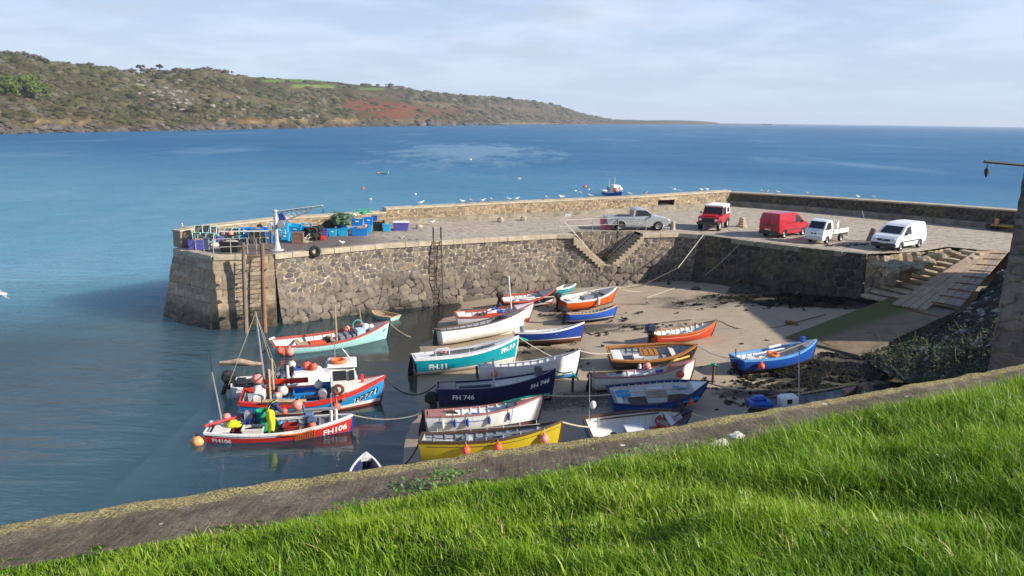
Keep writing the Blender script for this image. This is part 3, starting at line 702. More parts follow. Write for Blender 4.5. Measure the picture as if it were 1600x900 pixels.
for i in range(5):                          # steps that reappear on the near side
    b = MB(); p = R2.lerp(T2, .02+i*.055) + Vector((.45, -.75, -.38-.0*i))
    b.box(p, (.5, 1.3, .22), rot, .04); b.build('step', M_step, st)

# ------------------------------------------------------------------ rocky bank under the house
A0, A1, A2, A3 = at(1335, 556, .9), at(1500, 492, 1.7), at(1578, 405, 4.2), at(1600, 396, 4.6)
b0, b1, b2_ = Vector((17.0, 27.0, 2.6)), Vector((24, 36, 4.0)), Vector((38, 50, 4.7))
NU, NV = 90, 60
G = np.zeros((NV, NU, 3))
for i in range(NU):
    t = i/(NU-1)
    lo = A0.lerp(A1, t/.55) if t < .55 else A1.lerp(A2, (t-.55)/.45)
    hi = b0.lerp(b1, t/.55) if t < .55 else b1.lerp(b2_, (t-.55)/.45)
    for j in range(NV):
        s_ = j/(NV-1); p = lo.lerp(hi, s_); G[j, i] = (p.x, p.y, p.z)
G[..., 2] += (lump(G[..., 0], G[..., 1], 1.1, 51)-.4)*.55 + (lump(G[..., 0], G[..., 1], .38, 52)-.5)*.3 - .1
m, nt, out = new_mat('dark_bank')
tc = N(nt, 'ShaderNodeTexCoord'); ob = tc.outputs['Object']
vo = N(nt, 'ShaderNodeTexVoronoi'); vo.inputs['Scale'].default_value = 3.2; L(nt, ob, vo.inputs['Vector'])
n1 = noise_tex(nt, .7, 4, .6, ob)
c = ramp(nt, vo.outputs['Color'], [(.25, (.035, .033, .028)), (.6, (.075, .07, .06)), (.78, (.32, .30, .27))], 'CONSTANT')
c = mixc(nt, ramp(nt, n1.outputs['Fac'], [(.48, (0, 0, 0)), (.6, (.8, .8, .8))]), c, (.03, .032, .018))
principled(nt, out, c, .9, .2, 0, bump(nt, vo.outputs['Distance'], 1.0, .15))
o = np_mesh('rocky_bank_ground', G.reshape(-1, 3), grid_faces(NV, NU), m); o['kind'] = 'structure'
V, F, T = [], [], []
def leaf(p, l, wv, nrm):
    k = len(V); a = nrm.orthogonal().normalized(); a = Matrix.Rotation(rnd.uniform(0, 6.28), 3, nrm) @ a; bb = nrm.cross(a)
    V.extend([tuple(p), tuple(p+a*l*.5+bb*wv), tuple(p+a*l), tuple(p+a*l*.5-bb*wv)]); F.append((k, k+1, k+2, k+3)); T.extend([rnd.random()]*4)
for _ in range(5200):
    i = int(min(NU-1, abs(rnd.gauss(0, 20)))); j = rnd.randrange(6, NV)
    if lump(np.array(i*.13), np.array(j*.13), 1.0, 77) < .35 and rnd.random() < .8: continue
    p = Vector(G[j, i]) + Vector((rnd.gauss(0, .1), rnd.gauss(0, .1), rnd.uniform(0, .55)))
    leaf(p, rnd.uniform(.08, .2), rnd.uniform(.02, .06), Vector((rnd.gauss(0, .5), rnd.gauss(0, .5), 1)).normalized())
for _ in range(60):                         # bramble stems
    i = int(min(NU-1, abs(rnd.gauss(0, 22)))); j = rnd.randrange(10, NV); p = Vector(G[j, i]); q = p + Vector((rnd.gauss(0, .5), rnd.gauss(0, .5), rnd.uniform(.5, 1.2)))
    k = len(V); d = Vector((.012, 0, 0)); V += [tuple(p-d), tuple(p+d), tuple(q+d), tuple(q-d)]; F.append((k, k+1, k+2, k+3)); T += [.9]*4
m, nt, out = new_mat('bramble_leaf')
c = ramp(nt, attr(nt, 'tint'), [(0, (.018, .035, .009)), (.7, (.045, .085, .018)), (1, (.12, .11, .05))])
principled(nt, out, c, .6, .3); M_bramble = m
tag(np_mesh('brambles', V, F, m, None, {'tint': T}), 'dark green brambles covering the bank below the stone house', None, None, 'stuff')

# loose boulders round the end of the quay wall
M_rock = paint('pale_rock', (.34, .28, .20), .9, .45, 1.6, dirt=(.10, .085, .06), dirt_amt=.6)
M_rock2 = paint('dark_rock', (.085, .075, .062), .85, .4, 2, dirt=(.02, .02, .015), dirt_amt=.6)
def rock(p, r, sc, mat_, label, cat='rock', group=None, seed=0, rough=.35, name='boulder'):
    bm = MB(); bm.sphere((0, 0, 0), 1, 16, 11)
    q = random.Random(seed); off = Vector((q.uniform(0, 50), q.uniform(0, 50), 0)); vs = []
    for v in bm.v:
        v = Vector(v); n_ = v.normalized(); d_ = noise.noise(n_*1.3+off)*rough + noise.noise(n_*3.1+off)*rough*.5
        v = n_*(1+d_); v = Vector((round(v.x*2.2)/2.2*.4+v.x*.6, round(v.y*2.2)/2.2*.4+v.y*.6, round(v.z*2.2)/2.2*.4+v.z*.6))
        vs.append((v.x*sc[0]*r, v.y*sc[1]*r, v.z*sc[2]*r))
    bm.v = vs; o = bm.build(name, mat_); o.location = p; o.rotation_euler = (0, 0, q.uniform(0, 3))
    return tag(o, label, cat, group)
def wall_end():
    t = thing('broken_wall', 'rugged sunlit masonry where the quay wall breaks off beside the steps', 'wall', (0, 0, 0))
    pth = [EDGE[-1], d2(1396, 409), d2(1440, 405), d2(1480, 396)]
    pth[1] = (pth[0][0]+.9, pth[0][1]-.35); pth[2] = (pth[0][0]+2.6, pth[0][1]+.9); pth.append((31.0, 55.6)); pth[3] = (28.6, 53.8)
    wall_mesh('rough_face', M_par, pth, .2, ZQ-.03, .5, .09, 'rubble', (.5, .75), .17, None, .9, parent=t, seed=33, foot_rough=.3)
wall_end()
ql = random.Random(4)
for i, (px, py, z, r, sc) in enumerate([(1392,424,3.9,.6,(1.3,1,.8)),(1408,416,4.1,.55,(1.4,1,.7)),(1424,417,3.95,.6,(1.5,1,.6)),(1446,408,4.15,.6,(1.6,1,.6)),(1463,400,4.3,.55,(1.5,1,.55)),(1409,430,3.3,.5,(1.4,1,.7)),(1388,440,2.9,.5,(1.3,1,.8)),(1432,423,3.7,.45,(1.5,1,.6)),(1372,449,2.3,.45,(1.3,1,.7)),(1376,414,4.2,.5,(1.5,1,.6)),(1487,395,4.35,.4,(1.6,1,.5)),(1398,410,4.25,.35,(1.4,1,.6))]):
    p = at(px, py, z)
    rock(p, r*.9, sc, M_rock, 'pale broken boulder tumbled between the quay edge and the stone steps', 'rock', 'boulders at the broken end of the quay', seed=i+3)
for i, (px, py, r) in enumerate([(1150,456,.45),(1160,452,.5),(1168,458,.35),(1180,455,.4),(962,441,.55),(930,441,.6),(905,440,.7),(946,437,.5),(985,441,.35)]):
    p = ground_at(px, py); p.z += r*.2
    rock(p, r, (1.3, 1, .7), M_rock2, 'dark weedy boulder lying on the sand at the foot of the harbour wall', 'rock', 'boulders at the wall foot', seed=i+40)
for i, (px, py, r, lab) in enumerate([(1045,444,.16,'small black stone alone on the pale sand near the far wall'),(1088,453,.22,'black mooring stone with a ring lying on sand below the far wall')]):
    p = ground_at(px, py); p.z += r*.4; rock(p, r, (1.5, 1, .8), M_rock2, lab, 'stone', None, i+70, name='mooring_stone')
p = ground_at(1237, 505); rock(p, .28, (1.6, 1, .5), paint('rust_weed', (.25, .11, .03), .9, .4), 'rusty orange clump of weed on the chain by the slipway', 'weed clump', None, 91, name='weed_clump')

# ------------------------------------------------------------------ houses on the right
Cc, E1, C2 = Vector((18.15, 28.1)), Vector((26.9, 23.9)), Vector((21.0, 32.4))
E2 = E1 + (C2-Cc)
hs = thing('stone_house', 'dark lichened stone house with a battered corner rising beside the slipway', 'house', (0, 0, 0))
wall_mesh('front_wall', M_house, [C2, Cc, E1], 2.0, 13.2, .34, .09, 'rubble', (.62, .34), .06, parent=hs, seed=12)
b = MB(); b.add([(E1.x, E1.y, 2), (E2.x, E2.y, 2), (E2.x, E2.y, 13.2), (E1.x, E1.y, 13.2), (C2.x, C2.y, 2), (C2.x, C2.y, 13.2)], [(0, 1, 2, 3), (1, 4, 5, 2)])
b.build('rear_wall', M_house, hs)
def gable_roof(a, b_, c, d, ez, rz, name, par, m_):     # plan corners a-b front, d-c back
    r0, r1 = (a+d)/2, (b_+c)/2; bb = MB()
    bb.add([(a.x, a.y, ez), (b_.x, b_.y, ez), (c.x, c.y, ez), (d.x, d.y, ez), (r0.x, r0.y, rz), (r1.x, r1.y, rz)], [(0, 1, 5, 4), (2, 3, 4, 5), (1, 2, 5), (3, 0, 4), (3, 2, 1, 0)])
    bb.build(name, m_, par)
M_slate = paint('roof_slate', (.10, .105, .11), .7, .3, 1.5)
gable_roof(Cc, E1, E2, C2, 13.21, 14.6, 'roof', hs, M_slate)
k0 = at(1538, 252, 0); Yb = 27.4
pA, pB = atY(1538, 252.5, Yb), atY(1612, 259.2, Yb)
hb = thing('hoist_beam', 'black iron hoist beam with a hanging hook sticking out from the house corner', 'hoist', pB)
MB().tube([(0, 0, 0), pA-pB], .055, 6).build('beam', paint('black_iron', (.02, .02, .022), .6), hb)
q = atY(1543, 257, Yb)-pB
bb = MB(); bb.tube([q, q+Vector((0, 0, -.12))], .02, 5); bb.lathe([(.02, 0), (.07, -.06), (.075, -.2), (.03, -.3), (.012, -.34)], 8, q+Vector((0, 0, -.1))); bb.build('pulley_block', paint('black_iron', (.02, .02, .022), .6), hb)
h2 = thing('stone_house', 'unseen slate roofed stone house added out of view to shade the slipway', 'house', (0, 0, 0))
f = [Vector(p) for p in ((37.0, 36.8), (46, 36.8), (46, 46.4), (37.0, 46.4))]  # added out of view, sized for the shadow it throws on the slipway
wall_mesh('front_wall', M_house, [f[3], f[0], f[1]], 2.5, 12.4, .05, .3, 'rubble', (.6, .4), .04, parent=h2, seed=14)
b = MB(); b.add([(p.x, p.y, z) for p in f[1:] for z in (2.5, 12.4)], [(0, 2, 3, 1), (2, 4, 5, 3)]); b.build('rear_wall', M_house, h2)
gable_roof(f[0], f[3], f[2], f[1], 12.41, 14.0, 'roof', h2, M_slate)

# ------------------------------------------------------------------ near sea wall
OUT = [(-260,848),(0,812),(160,787),(320,760),(480,739),(660,714),(716,706),(735,704),(900,684),(1100,654),(1340,614),(1600,567),(1800,528),(2000,485)]
INN = [(-260,930),(0,884),(160,858),(330,831),(480,806),(600,777),(720,757),(850,741),(920,731),(1010,716),(1140,697),(1320,652),(1600,600),(1800,560),(2000,515)]
ZO, ZI = 8.45, 8.62
po = np.array([at(x, y, ZO)[:2] for x, y in OUT]); pi_ = np.array([at(x, y, ZI)[:2] for x, y in INN])
ax_ = np.array([.915, .402]); 
so_, si_ = po @ ax_, pi_ @ ax_
SG = np.arange(max(so_[0], si_[0]), min(so_[-1], si_[-1]), .045)
nrm2 = np.array([.402, -.915])            # towards the camera
no_, ni_ = np.interp(SG, so_, po @ nrm2), np.interp(SG, si_, pi_ @ nrm2)
NW = 40; tt = np.linspace(0, 1.05, NW)
s2, t2 = np.meshgrid(SG, tt)
nn = no_[None, :]*(1-t2) + ni_[None, :]*t2
zz_ = ZO + (ZI-ZO)*t2 + -.03*np.sin(np.clip(t2, 0, 1)*math.pi) - .10*np.clip(1-t2/.09, 0, 1)**2
rough_ = (lump(s2, nn, .45, 61)-.5)*.045 + (lump(s2, nn, .12, 62)-.5)*.02
zz_ = zz_ + rough_ + .01; nn = nn - (1-np.clip(t2*6, 0, 1))*(lump(s2, s2*0, .35, 63)-.5)*.10
low_step = np.clip((SG-(po[7] @ ax_))/.15, 0, 1)[None, :]; zz_ = zz_ - (1-low_step)*.03 + np.exp(-((s2-(po[7] @ ax_))/.25)**2)*(1-np.clip(t2*2, 0, 1))*.05
GX = s2*ax_[0] + nn*nrm2[0]; GY = s2*ax_[1] + nn*nrm2[1]
m, nt, out = new_mat('brushed_concrete')
tc = N(nt, 'ShaderNodeTexCoord'); ob = tc.outputs['Object']
mp = N(nt, 'ShaderNodeMapping'); mp.inputs['Rotation'].default_value = (0, 0, -math.atan2(.402, .915)-.18); mp.inputs['Scale'].default_value = (16, 1.1, 1)
mp.vector_type = 'TEXTURE' if False else 'POINT'; L(nt, ob, mp.inputs[0])
n1 = noise_tex(nt, 1.0, 5, .65, mp.outputs[0]); n2 = noise_tex(nt, 1.1, 6, .65, ob); n3 = noise_tex(nt, 34, 4, .8, ob); n4 = noise_tex(nt, 6, 5, .7, ob)
c = ramp(nt, n1.outputs['Fac'], [(.25, (.085, .066, .048)), (.52, (.125, .098, .072)), (.8, (.19, .15, .11))])
c = mixc(nt, ramp(nt, n2.outputs['Fac'], [(.46, (0, 0, 0)), (.72, (.6, .6, .6))]), c, mixc(nt, n3.outputs['Fac'], (.20, .165, .12), (.33, .28, .21)))
c = mixc(nt, ramp(nt, n4.outputs['Fac'], [(.5, (0, 0, 0)), (.66, (.55, .55, .55))]), c, (.075, .058, .042))
lic = math_n(nt, 'ADD', attr(nt, 'lichen'), math_n(nt, 'MULTIPLY_ADD', n4.outputs['Fac'], .9, -.45))
lf = ramp(nt, lic, [(.42, (0, 0, 0)), (.62, (1, 1, 1))])
c = mixc(nt, math_n(nt, 'MULTIPLY', lf, ramp(nt, n3.outputs['Fac'], [(.42, (0, 0, 0)), (.55, (.9, .9, .9))])), c, mixc(nt, n4.outputs['Fac'], (.22, .19, .06), (.44, .38, .17)))
vo = N(nt, 'ShaderNodeTexVoronoi'); vo.inputs['Scale'].default_value = 2.1; L(nt, ob, vo.inputs['Vector'])
spot = math_n(nt, 'MULTIPLY', math_n(nt, 'LESS_THAN', math_n(nt, 'MULTIPLY_ADD', n3.outputs['Fac'], .09, vo.outputs['Distance']), .125), ramp(nt, vo.outputs['Color'], [(.6, (0, 0, 0)), (.62, (1, 1, 1))]))
c = mixc(nt, 1.0, c, ramp(nt, n3.outputs['Fac'], [(.35, (.5, .5, .5)), (.65, (1.5, 1.48, 1.42))]), 'MULTIPLY')
c = mixc(nt, math_n(nt, 'MULTIPLY', spot, .85), c, (.62, .58, .50))
principled(nt, out, c, .9, .2, 0, bump(nt, math_n(nt, 'ADD', n1.outputs['Fac'], math_n(nt, 'MULTIPLY', n3.outputs['Fac'], .5)), .7, .02))
lich = np.clip(1.0 - np.abs(t2-.08)*2.5, 0, 1)
nw = thing('near_harbour_wall', 'broad lichened concrete wall top running across in front of the grass', 'wall', (0, 0, 0))
np_mesh('wall_top', np.stack([GX, GY, zz_], -1).reshape(-1, 3), grid_faces(NW, len(SG)), m, nw, {'lichen': lich.ravel()}, True)
hz_ = np.linspace(-1.5, 1, 24); top0 = np.stack([GX[0], GY[0], zz_[0]], -1)
fv = np.zeros((24, len(SG), 3))
for k in range(24):
    f_ = k/23; fv[k] = top0; fv[k, :, 2] = -1.5 + (top0[:, 2]+1.5)*f_; fv[k, :, 0] -= nrm2[0]*.9*(1-f_); fv[k, :, 1] -= nrm2[1]*.9*(1-f_)
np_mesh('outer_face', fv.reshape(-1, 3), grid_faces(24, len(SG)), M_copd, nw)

# ------------------------------------------------------------------ grass slope
LX0 = np.array([0.44, 9.31])
def nline(X_, Y_):                      # distance inside the wall's inner edge
    s_ = X_*ax_[0]+Y_*ax_[1]
    return X_*nrm2[0]+Y_*nrm2[1] - np.interp(s_, SG, ni_), s_
def gz(X_, Y_):
    n_, s_ = nline(X_, Y_)
    b_ = np.clip(n_/1.0, 0, 1); b_ = b_*b_*(3-2*b_)
    mound = np.clip((s_-3.0)/3.5, 0, 1)*np.clip(n_/1.3, 0, 1)*.20
    return ZI - .03 + .318*np.maximum(n_, -.1) + (lump(X_, Y_, 1.7, 71)-.5)*.24*b_ + (lump(X_, Y_, .6, 72)-.5)*.15*b_ + mound
gx = np.arange(-16, 26, .14); gy = np.arange(-8, 22, .14)
X, Y = np.meshgrid(gx, gy); n_, s_ = nline(X, Y)
Z = gz(X, Y)
keep = n_ > -.25; fm = keep[:-1, :-1] & keep[1:, :-1] & keep[:-1, 1:] & keep[1:, 1:]
m, nt, out = new_mat('grassy_soil')
tc = N(nt, 'ShaderNodeTexCoord'); n1 = noise_tex(nt, 9, 5, .7, tc.outputs['Object'])
principled(nt, out, ramp(nt, n1.outputs['Fac'], [(.3, (.018, .035, .008)), (.7, (.06, .10, .02))]), .95, .1); M_soil = m
o = np_mesh('grass_slope_ground', np.stack([X, Y, Z], -1).reshape(-1, 3), grid_faces(len(gy), len(gx), fm), m, None, None, True); o['kind'] = 'structure'
bare = [(at(1100, 710, 8.75), .80, .42), (at(1500, 690, 9.2), .01, .01)]
def blades(n_try, area, dens_fn, lmin, lmax, wmul):
    x = rng.uniform(area[0], area[1], n_try); y = rng.uniform(area[2], area[3], n_try)
    n__, s__ = nline(x, y)
    ragged = (hash2(np.floor(s__*6), 0, 5)-.5)*.22 + (hash2(np.floor(s__*19), 0, 6)-.5)*.12
    k = n__ > -.07 + ragged
    dist = np.sqrt(x*x + y*y + (gz(x, y)-CH)**2)
    k &= rng.random(n_try) < dens_fn(dist)
    k &= (y > 1.2) & (np.abs(x) < .86*y + 2.6)
    for c_, rx_, ry_ in bare:
        k &= (((x-c_.x)*.915+(y-c_.y)*.402)/rx_)**2 + ((-(x-c_.x)*.402+(y-c_.y)*.915)/ry_)**2 > 1+.5*(rng.random(n_try)-.5)
    x, y, dist, n__ = x[k], y[k], dist[k], n__[k]; z = gz(x, y); m_ = len(x)
    tuft = lump(x, y, .55, 81); tall = lump(x, y, 1.6, 82)
    right = np.clip((x*ax_[0]+y*ax_[1]-2.5)/4, 0, 1)
    edge_ = np.clip((n__+.1)/.5, .45, 1)
    ln = (lmin + (lmax-lmin)*rng.random(m_)**1.5)*(.55 + .75*tuft)*(.75+.55*tall)*(1+.45*right)*edge_
    wd = (.0024 + .0046*rng.random(m_)**1.5)*wmul*(1+dist*.05)
    hd = rng.uniform(0, 2*np.pi, m_)*.0 + rng.normal(2.6, 1.5, m_)
    lean = np.abs(rng.normal(.5, .42, m_)) + .12
    dx, dy = np.cos(hd), np.sin(hd); tw = hd + rng.normal(np.pi/2, .6, m_); wxv, wyv = np.cos(tw), np.sin(tw)
    rows = []
    for t in (0, .35, .7, 1.0):
        up = ln*(t - .32*lean*t*t); fwd = ln*lean*(t**2)*.9
        px, py, pz = x+dx*fwd, y+dy*fwd, z-.02+np.maximum(up, 0)
        wv = wd*(1-t**1.6)
        if t < 1: rows += [np.stack([px-wxv*wv, py-wyv*wv, pz], -1), np.stack([px+wxv*wv, py+wyv*wv, pz], -1)]
        else: rows += [np.stack([px, py, pz], -1)]
    V = np.stack(rows, 1); base = np.arange(m_)[:, None]*7
    T_ = np.concatenate([base+np.array(q)[None, :] for q in ((0, 1, 3), (0, 3, 2), (2, 3, 5), (2, 5, 4), (4, 5, 6))], 0)
    col = rng.random(m_)*.55 + .45*lump(x, y, 1.1, 83)
    dry = rng.random(m_) < .025; col = np.where(dry, 1.35, col)
    return V.reshape(-1, 3), T_, np.repeat(col, 7)
Vg, Fg, Tg = blades(1700000, (-8, 15, 1.2, 15.5), lambda d: np.clip((4.2/d)**1.75, .0, 1)*.85, .08, .19, 1.0)
Vt, Ft, Tt = blades(160000, (-8, 15, 1.2, 15.5), lambda d: np.clip((5/d)**1.2, 0, 1)*.34*0+np.clip((5/d)**1.2, 0, 1)*.26, .15, .29, 1.5)
ck = lump(Vt[::7, 0], Vt[::7, 1], .8, 95)*.6 + lump(Vt[::7, 0], Vt[::7, 1], .25, 96)*.4 + np.clip((Vt[::7, 0]-1)/14, -.1, .14) > .60
nb = len(ck); Fm = np.tile(ck, 5); Ft = Ft[Fm]; Ft = Ft + len(Vg); Vg = np.concatenate([Vg, Vt]); Fg = np.concatenate([Fg, Ft]); Tg = np.concatenate([Tg, np.clip(Tt+.12, 0, 1.3)])
used = np.zeros(len(Vg), bool); used[Fg.ravel()] = True; remap = np.cumsum(used)-1; Vg = Vg[used]; Tg = Tg[used]; Fg = remap[Fg]
m, nt, out = new_mat('grass_blade')
c = ramp(nt, attr(nt, 'tint'), [(0, (.06, .14, .008)), (.3, (.125, .25, .007)), (.65, (.225, .36, .012)), (.93, (.36, .46, .045)), (1, (.52, .42, .19))])
di = N(nt, 'ShaderNodeBsdfPrincipled'); L(nt, c, di.inputs['Base Color']); di.inputs['Roughness'].default_value = .45; di.inputs['Specular IOR Level'].default_value = .35
tl = N(nt, 'ShaderNodeBsdfTranslucent'); L(nt, mixc(nt, .5, c, (.25, .42, .03)), tl.inputs['Color'])
mx = N(nt, 'ShaderNodeMixShader'); mx.inputs[0].default_value = .38; L(nt, di.outputs[0], mx.inputs[1]); L(nt, tl.outputs[0], mx.inputs[2]); L(nt, mx.outputs[0], out.inputs['Surface'])
print('blades', len(Vg)//7)
tag(np_mesh('grass', Vg, Fg, m, None, {'tint': Tg}), 'bright green rough grass covering the slope above the wall', None, None, 'stuff')
M_grass = m
# a few leafy weeds and stones along the wall edge
V, F, T = [], [], []
for px, py, n_ in [(700,742,170),(655,760,120),(1040,716,150),(1075,705,110),(985,712,90),(1030,700,60),(560,790,60),(860,735,40)]:
    c_ = at(px, py+6, 8.72)
    for _ in range(n_):
        p = c_ + Vector((rnd.gauss(0, .16), rnd.gauss(0, .09), abs(rnd.gauss(0, .07))))
        leaf(p, rnd.uniform(.03, .07), rnd.uniform(.008, .02), Vector((rnd.gauss(0, .5), rnd.gauss(0, .5)-.3, 1)).normalized())
tag(np_mesh('weeds', V, F, paint('weed_leaf', (.10, .20, .03), .6), None), 'small leafy weeds along the foot of the wall top', None, None, 'stuff')
b = MB(); c_ = at(1100, 710, 8.75)
for i in range(9):
    rr = []
    for k in range(20):
        a = 6.283*k/20; q = i/8*(1+.15*math.sin(3*a))
        x_, y_ = c_.x+(.74*math.cos(a)*.915-.34*math.sin(a)*.402)*q, c_.y+(.74*math.cos(a)*.402+.34*math.sin(a)*.915)*q
        rr.append((x_, y_, float(gz(np.array([x_]), np.array([y_]))[0])+.035-.03*q*q))
    b.loft([rr], True) if False else None
    b.v += rr
b.f = [(i*20+k, i*20+(k+1) % 20, (i+1)*20+(k+1) % 20, (i+1)*20+k) for i in range(8) for k in range(20)]
tag(b.build('bare_earth', paint('red_earth', (.16, .095, .06), .95, .35, 9, dirt_amt=.5), None, True), kind='structure')
for px, py, r, lab in [(1126,694,.10,'white lichened stone beside the bare earth on the wall top'),(1150,681,.09,'flat pale stone on the wall top above the bare earth'),(1118,699,.07,'small grey stone on the grass edge by the bare earth')]:
    p = at(px, py, 8.78); rock(p, r, (1.5, 1, .45), paint('white_stone', (.55, .52, .45), .9, .35, 12), lab, 'stone', None, int(px), name='loose_stone')
# ------------------------------------------------------------------ far headland
pxs = np.arange(-780, 1122, 4.0)
DS = np.interp(pxs, [-780,-150,0,150,300,450,600,700,800,900,1000,1120], [330,430,500,590,690,880,1200,1500,1900,2500,3300,4700])
CY = np.interp(pxs, [-780,-150,0,30,60,80,130,180,220,260,300,350,420,470,520,560,610,650,700,740,800,830,860,880,905,930,960,980,1030,1060,1110,1120],
               [70,80,83,85,90,96,103,108,113,111,111,114,120,121,125,130,133,139,145,147,153,155,160,167,175,182,187,189.5,190.5,190,192,193])
CY = CY + 2.5*np.clip((930-pxs)/60, 0, 1); CY = np.where(pxs > 960, np.minimum(CY, np.interp(pxs, [960, 985, 1010, 1040, 1065, 1090, 1110, 1120], [186.8, 187.2, 188.2, 187.6, 187.9, 188.9, 190.3, 191.5])), CY)
rows = np.r_[np.linspace(0, .07, 9), np.linspace(.085, 1, 62), 1.25, 1.6]
NP, NRr = len(pxs), len(rows)
G = np.zeros((NRr, NP, 3)); PXG = np.repeat(pxs[None, :], NRr, 0); TG = np.repeat(rows[:, None], NP, 1)
for i, px in enumerate(pxs):
    Ds = DS[i]; Dc = Ds*1.32 + 110; hc = atY(px, CY[i], Dc).z
    cl = max(.6, min(9, hc*.11)) * (1 if px < 640 else max(.25, 1-(px-640)/300))
    for j, t in enumerate(rows):
        D = Ds + (Dc-Ds)*min(t, 1) + (max(t, 1)-1)*500
        p = ray(px, CY[i]); x_ = p.x/p.y*D
        if t <= .035: z = -1.0 + 2.6*(t/.035)
        elif t <= .07: z = 1.6 + (cl-1.6)*((t-.035)/.035)
        elif t <= 1: q = (t-.07)/.93; z = cl + (hc-cl)*(q**.92)
        else: z = hc - (t-1)*hc*.25
        G[j, i] = (x_, D, z)
def fbm(x, y, s, k, o=4):
    r_ = 0; a = .5
    for q in range(o): r_ = r_ + a*lump(x, y, s/(2**q), k+q); a *= .5
    return r_
win = np.clip((TG-.05)/.1, 0, 1)*np.clip((1.02-TG)/.08, .35, 1)
hsc = np.clip(G[..., 2].max(0)[None, :]/60, .05, 1)
G[..., 2] += win*hsc*((fbm(PXG*1.6, TG*160, 60, 1)-.5)*9 + (fbm(G[..., 0], G[..., 1], 14, 7)-.5)*4)
rk = np.exp(-((TG-.055)/.04)**2); G[..., 2] += rk*np.clip(hsc*1.6, .3, 1)*(fbm(G[..., 0], G[..., 1], 9, 15, 4)-.45)*13; G[0, :, 2] = -2
# land cover in this ground's own map: fields, bracken, crags, shore
n1_ = fbm(PXG*1.0, TG*260, 60, 21); n2_ = fbm(PXG*1.0, TG*260, 18, 25); n3_ = fbm(PXG, TG*200, 7, 33)
scrubA, scrubB, scrubC = np.array([.085, .074, .036]), np.array([.15, .118, .066]), np.array([.055, .055, .026])
col = scrubA + (scrubB-scrubA)*np.clip((n1_-.3)*2.6, 0, 1)[..., None]
col = col + (scrubC-col)*np.clip((n2_-.5)*4, 0, 1)[..., None]
def paintzone(mask, c): 
    global col
    col = col + (np.array(c)-col)*np.clip(mask, 0, 1)[..., None]
def ell(px, t, rx, rt, soft=.35, tilt=0):
    u = (PXG-px)/rx; v = (TG-t-tilt*(PXG-px))/rt; return np.clip((1-np.sqrt(u*u+v*v)+(n2_-.47)*1.0)/soft, 0, 1)
PYG = np.zeros_like(PXG)
for j in range(NRr):
    for i in range(NP): PYG[j, i] = proj(G[j, i])[1]
def pz(x0, x1, y0, y1, c, k=1., rag=6):
    m_ = np.clip((PXG-x0)/rag+.5, 0, 1)*np.clip((x1-PXG)/rag+.5, 0, 1)*np.clip((PYG-y0)/1.2+.5, 0, 1)*np.clip((y1-PYG)/1.2+.5, 0, 1)
    paintzone(m_*k, c)
def pe(x, y, rx, ry, c, k=1., soft=.3, tilt=0):
    u = (PXG-x)/rx; v = (PYG-y-tilt*(PXG-x))/ry
    paintzone(np.clip((1-np.sqrt(u*u+v*v)+(n3_-.47)*1.5)/soft, 0, 1)*k, c)
pe(200, 130, 110, 14, (.12, .125, .05), .8, tilt=.12); pe(330, 150, 150, 10, (.17, .14, .075), .7, tilt=.13); pe(120, 150, 90, 9, (.10, .095, .05), .6)
pe(430, 165, 160, 9, (.15, .125, .07), .6, tilt=.08); pe(700, 165, 60, 5, (.20, .17, .09), .7, tilt=.12); pe(790, 168, 50, 4, (.19, .16, .09), .7, tilt=.1)
pe(600, 171, 66, 15, (.20, .075, .035), 1.0, .25, .1); pe(690, 176, 50, 8, (.17, .075, .045), .8); pe(545, 160, 16, 8, (.19, .07, .035), .8)
pe(258, 142, 34, 15, (.22, .19, .135), .5, .15, .35); pe(285, 158, 26, 7, (.22, .19, .13), .5, .15, .2)
for (x0, x1, y0, y1) in [(392,452,118.5,122.5),(455,520,121.5,128),(408,470,124.5,128),(456,522,131.5,137.5),(560,600,137,140.5),(800,832,151.5,155.5),(345,372,117,119)]:
    pz(x0, x1, y0, y1, (.135, .23, .045)); 
pz(456, 522, 133, 137.5, (.24, .27, .09), .7)
cliffm = .85*np.clip(.62-np.abs(TG-.075)/.05+(n2_-.5)*4.5+(n3_-.5)*2.5, 0, 1)*np.clip((720-PXG)/200, 0, 1)
paintzone(cliffm, (.34, .235, .125)); paintzone(np.clip(1.35-np.abs(TG-.025)/.03+(n3_-.5)*1.4, 0, 1), (.075, .062, .052))
paintzone(np.clip((PXG-760)/40, 0, 1)*np.clip(1-np.abs(TG-.055)/.04, 0, 1), (.36, .32, .26))
paintzone(np.exp(-((PXG-385)/14)**2)*np.clip(1-np.abs(TG-.09)/.06, 0, 1), (.30, .19, .06))
m, nt, out = new_mat('headland_ground')
tc = N(nt, 'ShaderNodeTexCoord'); n1 = noise_tex(nt, .09, 8, .75, tc.outputs['Object'])
a = attr(nt, 'cover', 'Color')
c = mixc(nt, 1.0, a, ramp(nt, n1.outputs['Fac'], [(.3, (.40, .40, .41)), (.7, (1.05, 1.05, 1.05))]), 'MULTIPLY')
principled(nt, out, c, .95, .1, 0, bump(nt, n1.outputs['Fac'], .8, 3))
tag(np_mesh('headland_hill', G.reshape(-1, 3), grid_faces(NRr, NP), m, None, {'cover': col.reshape(-1, 3)}, True), kind='structure')
def hill_pt(px, t):
    i = np.clip((px-pxs[0])/4.0, 0, NP-1.001); i0 = int(i); f = i-i0
    j = np.searchsorted(rows, t)-1; j = max(0, min(NRr-2, j)); g = (t-rows[j])/(rows[j+1]-rows[j])
    p = (G[j, i0]*(1-f)+G[j, i0+1]*f)*(1-g) + (G[j+1, i0]*(1-f)+G[j+1, i0+1]*f)*g
    c = col[j, i0]; return p, c
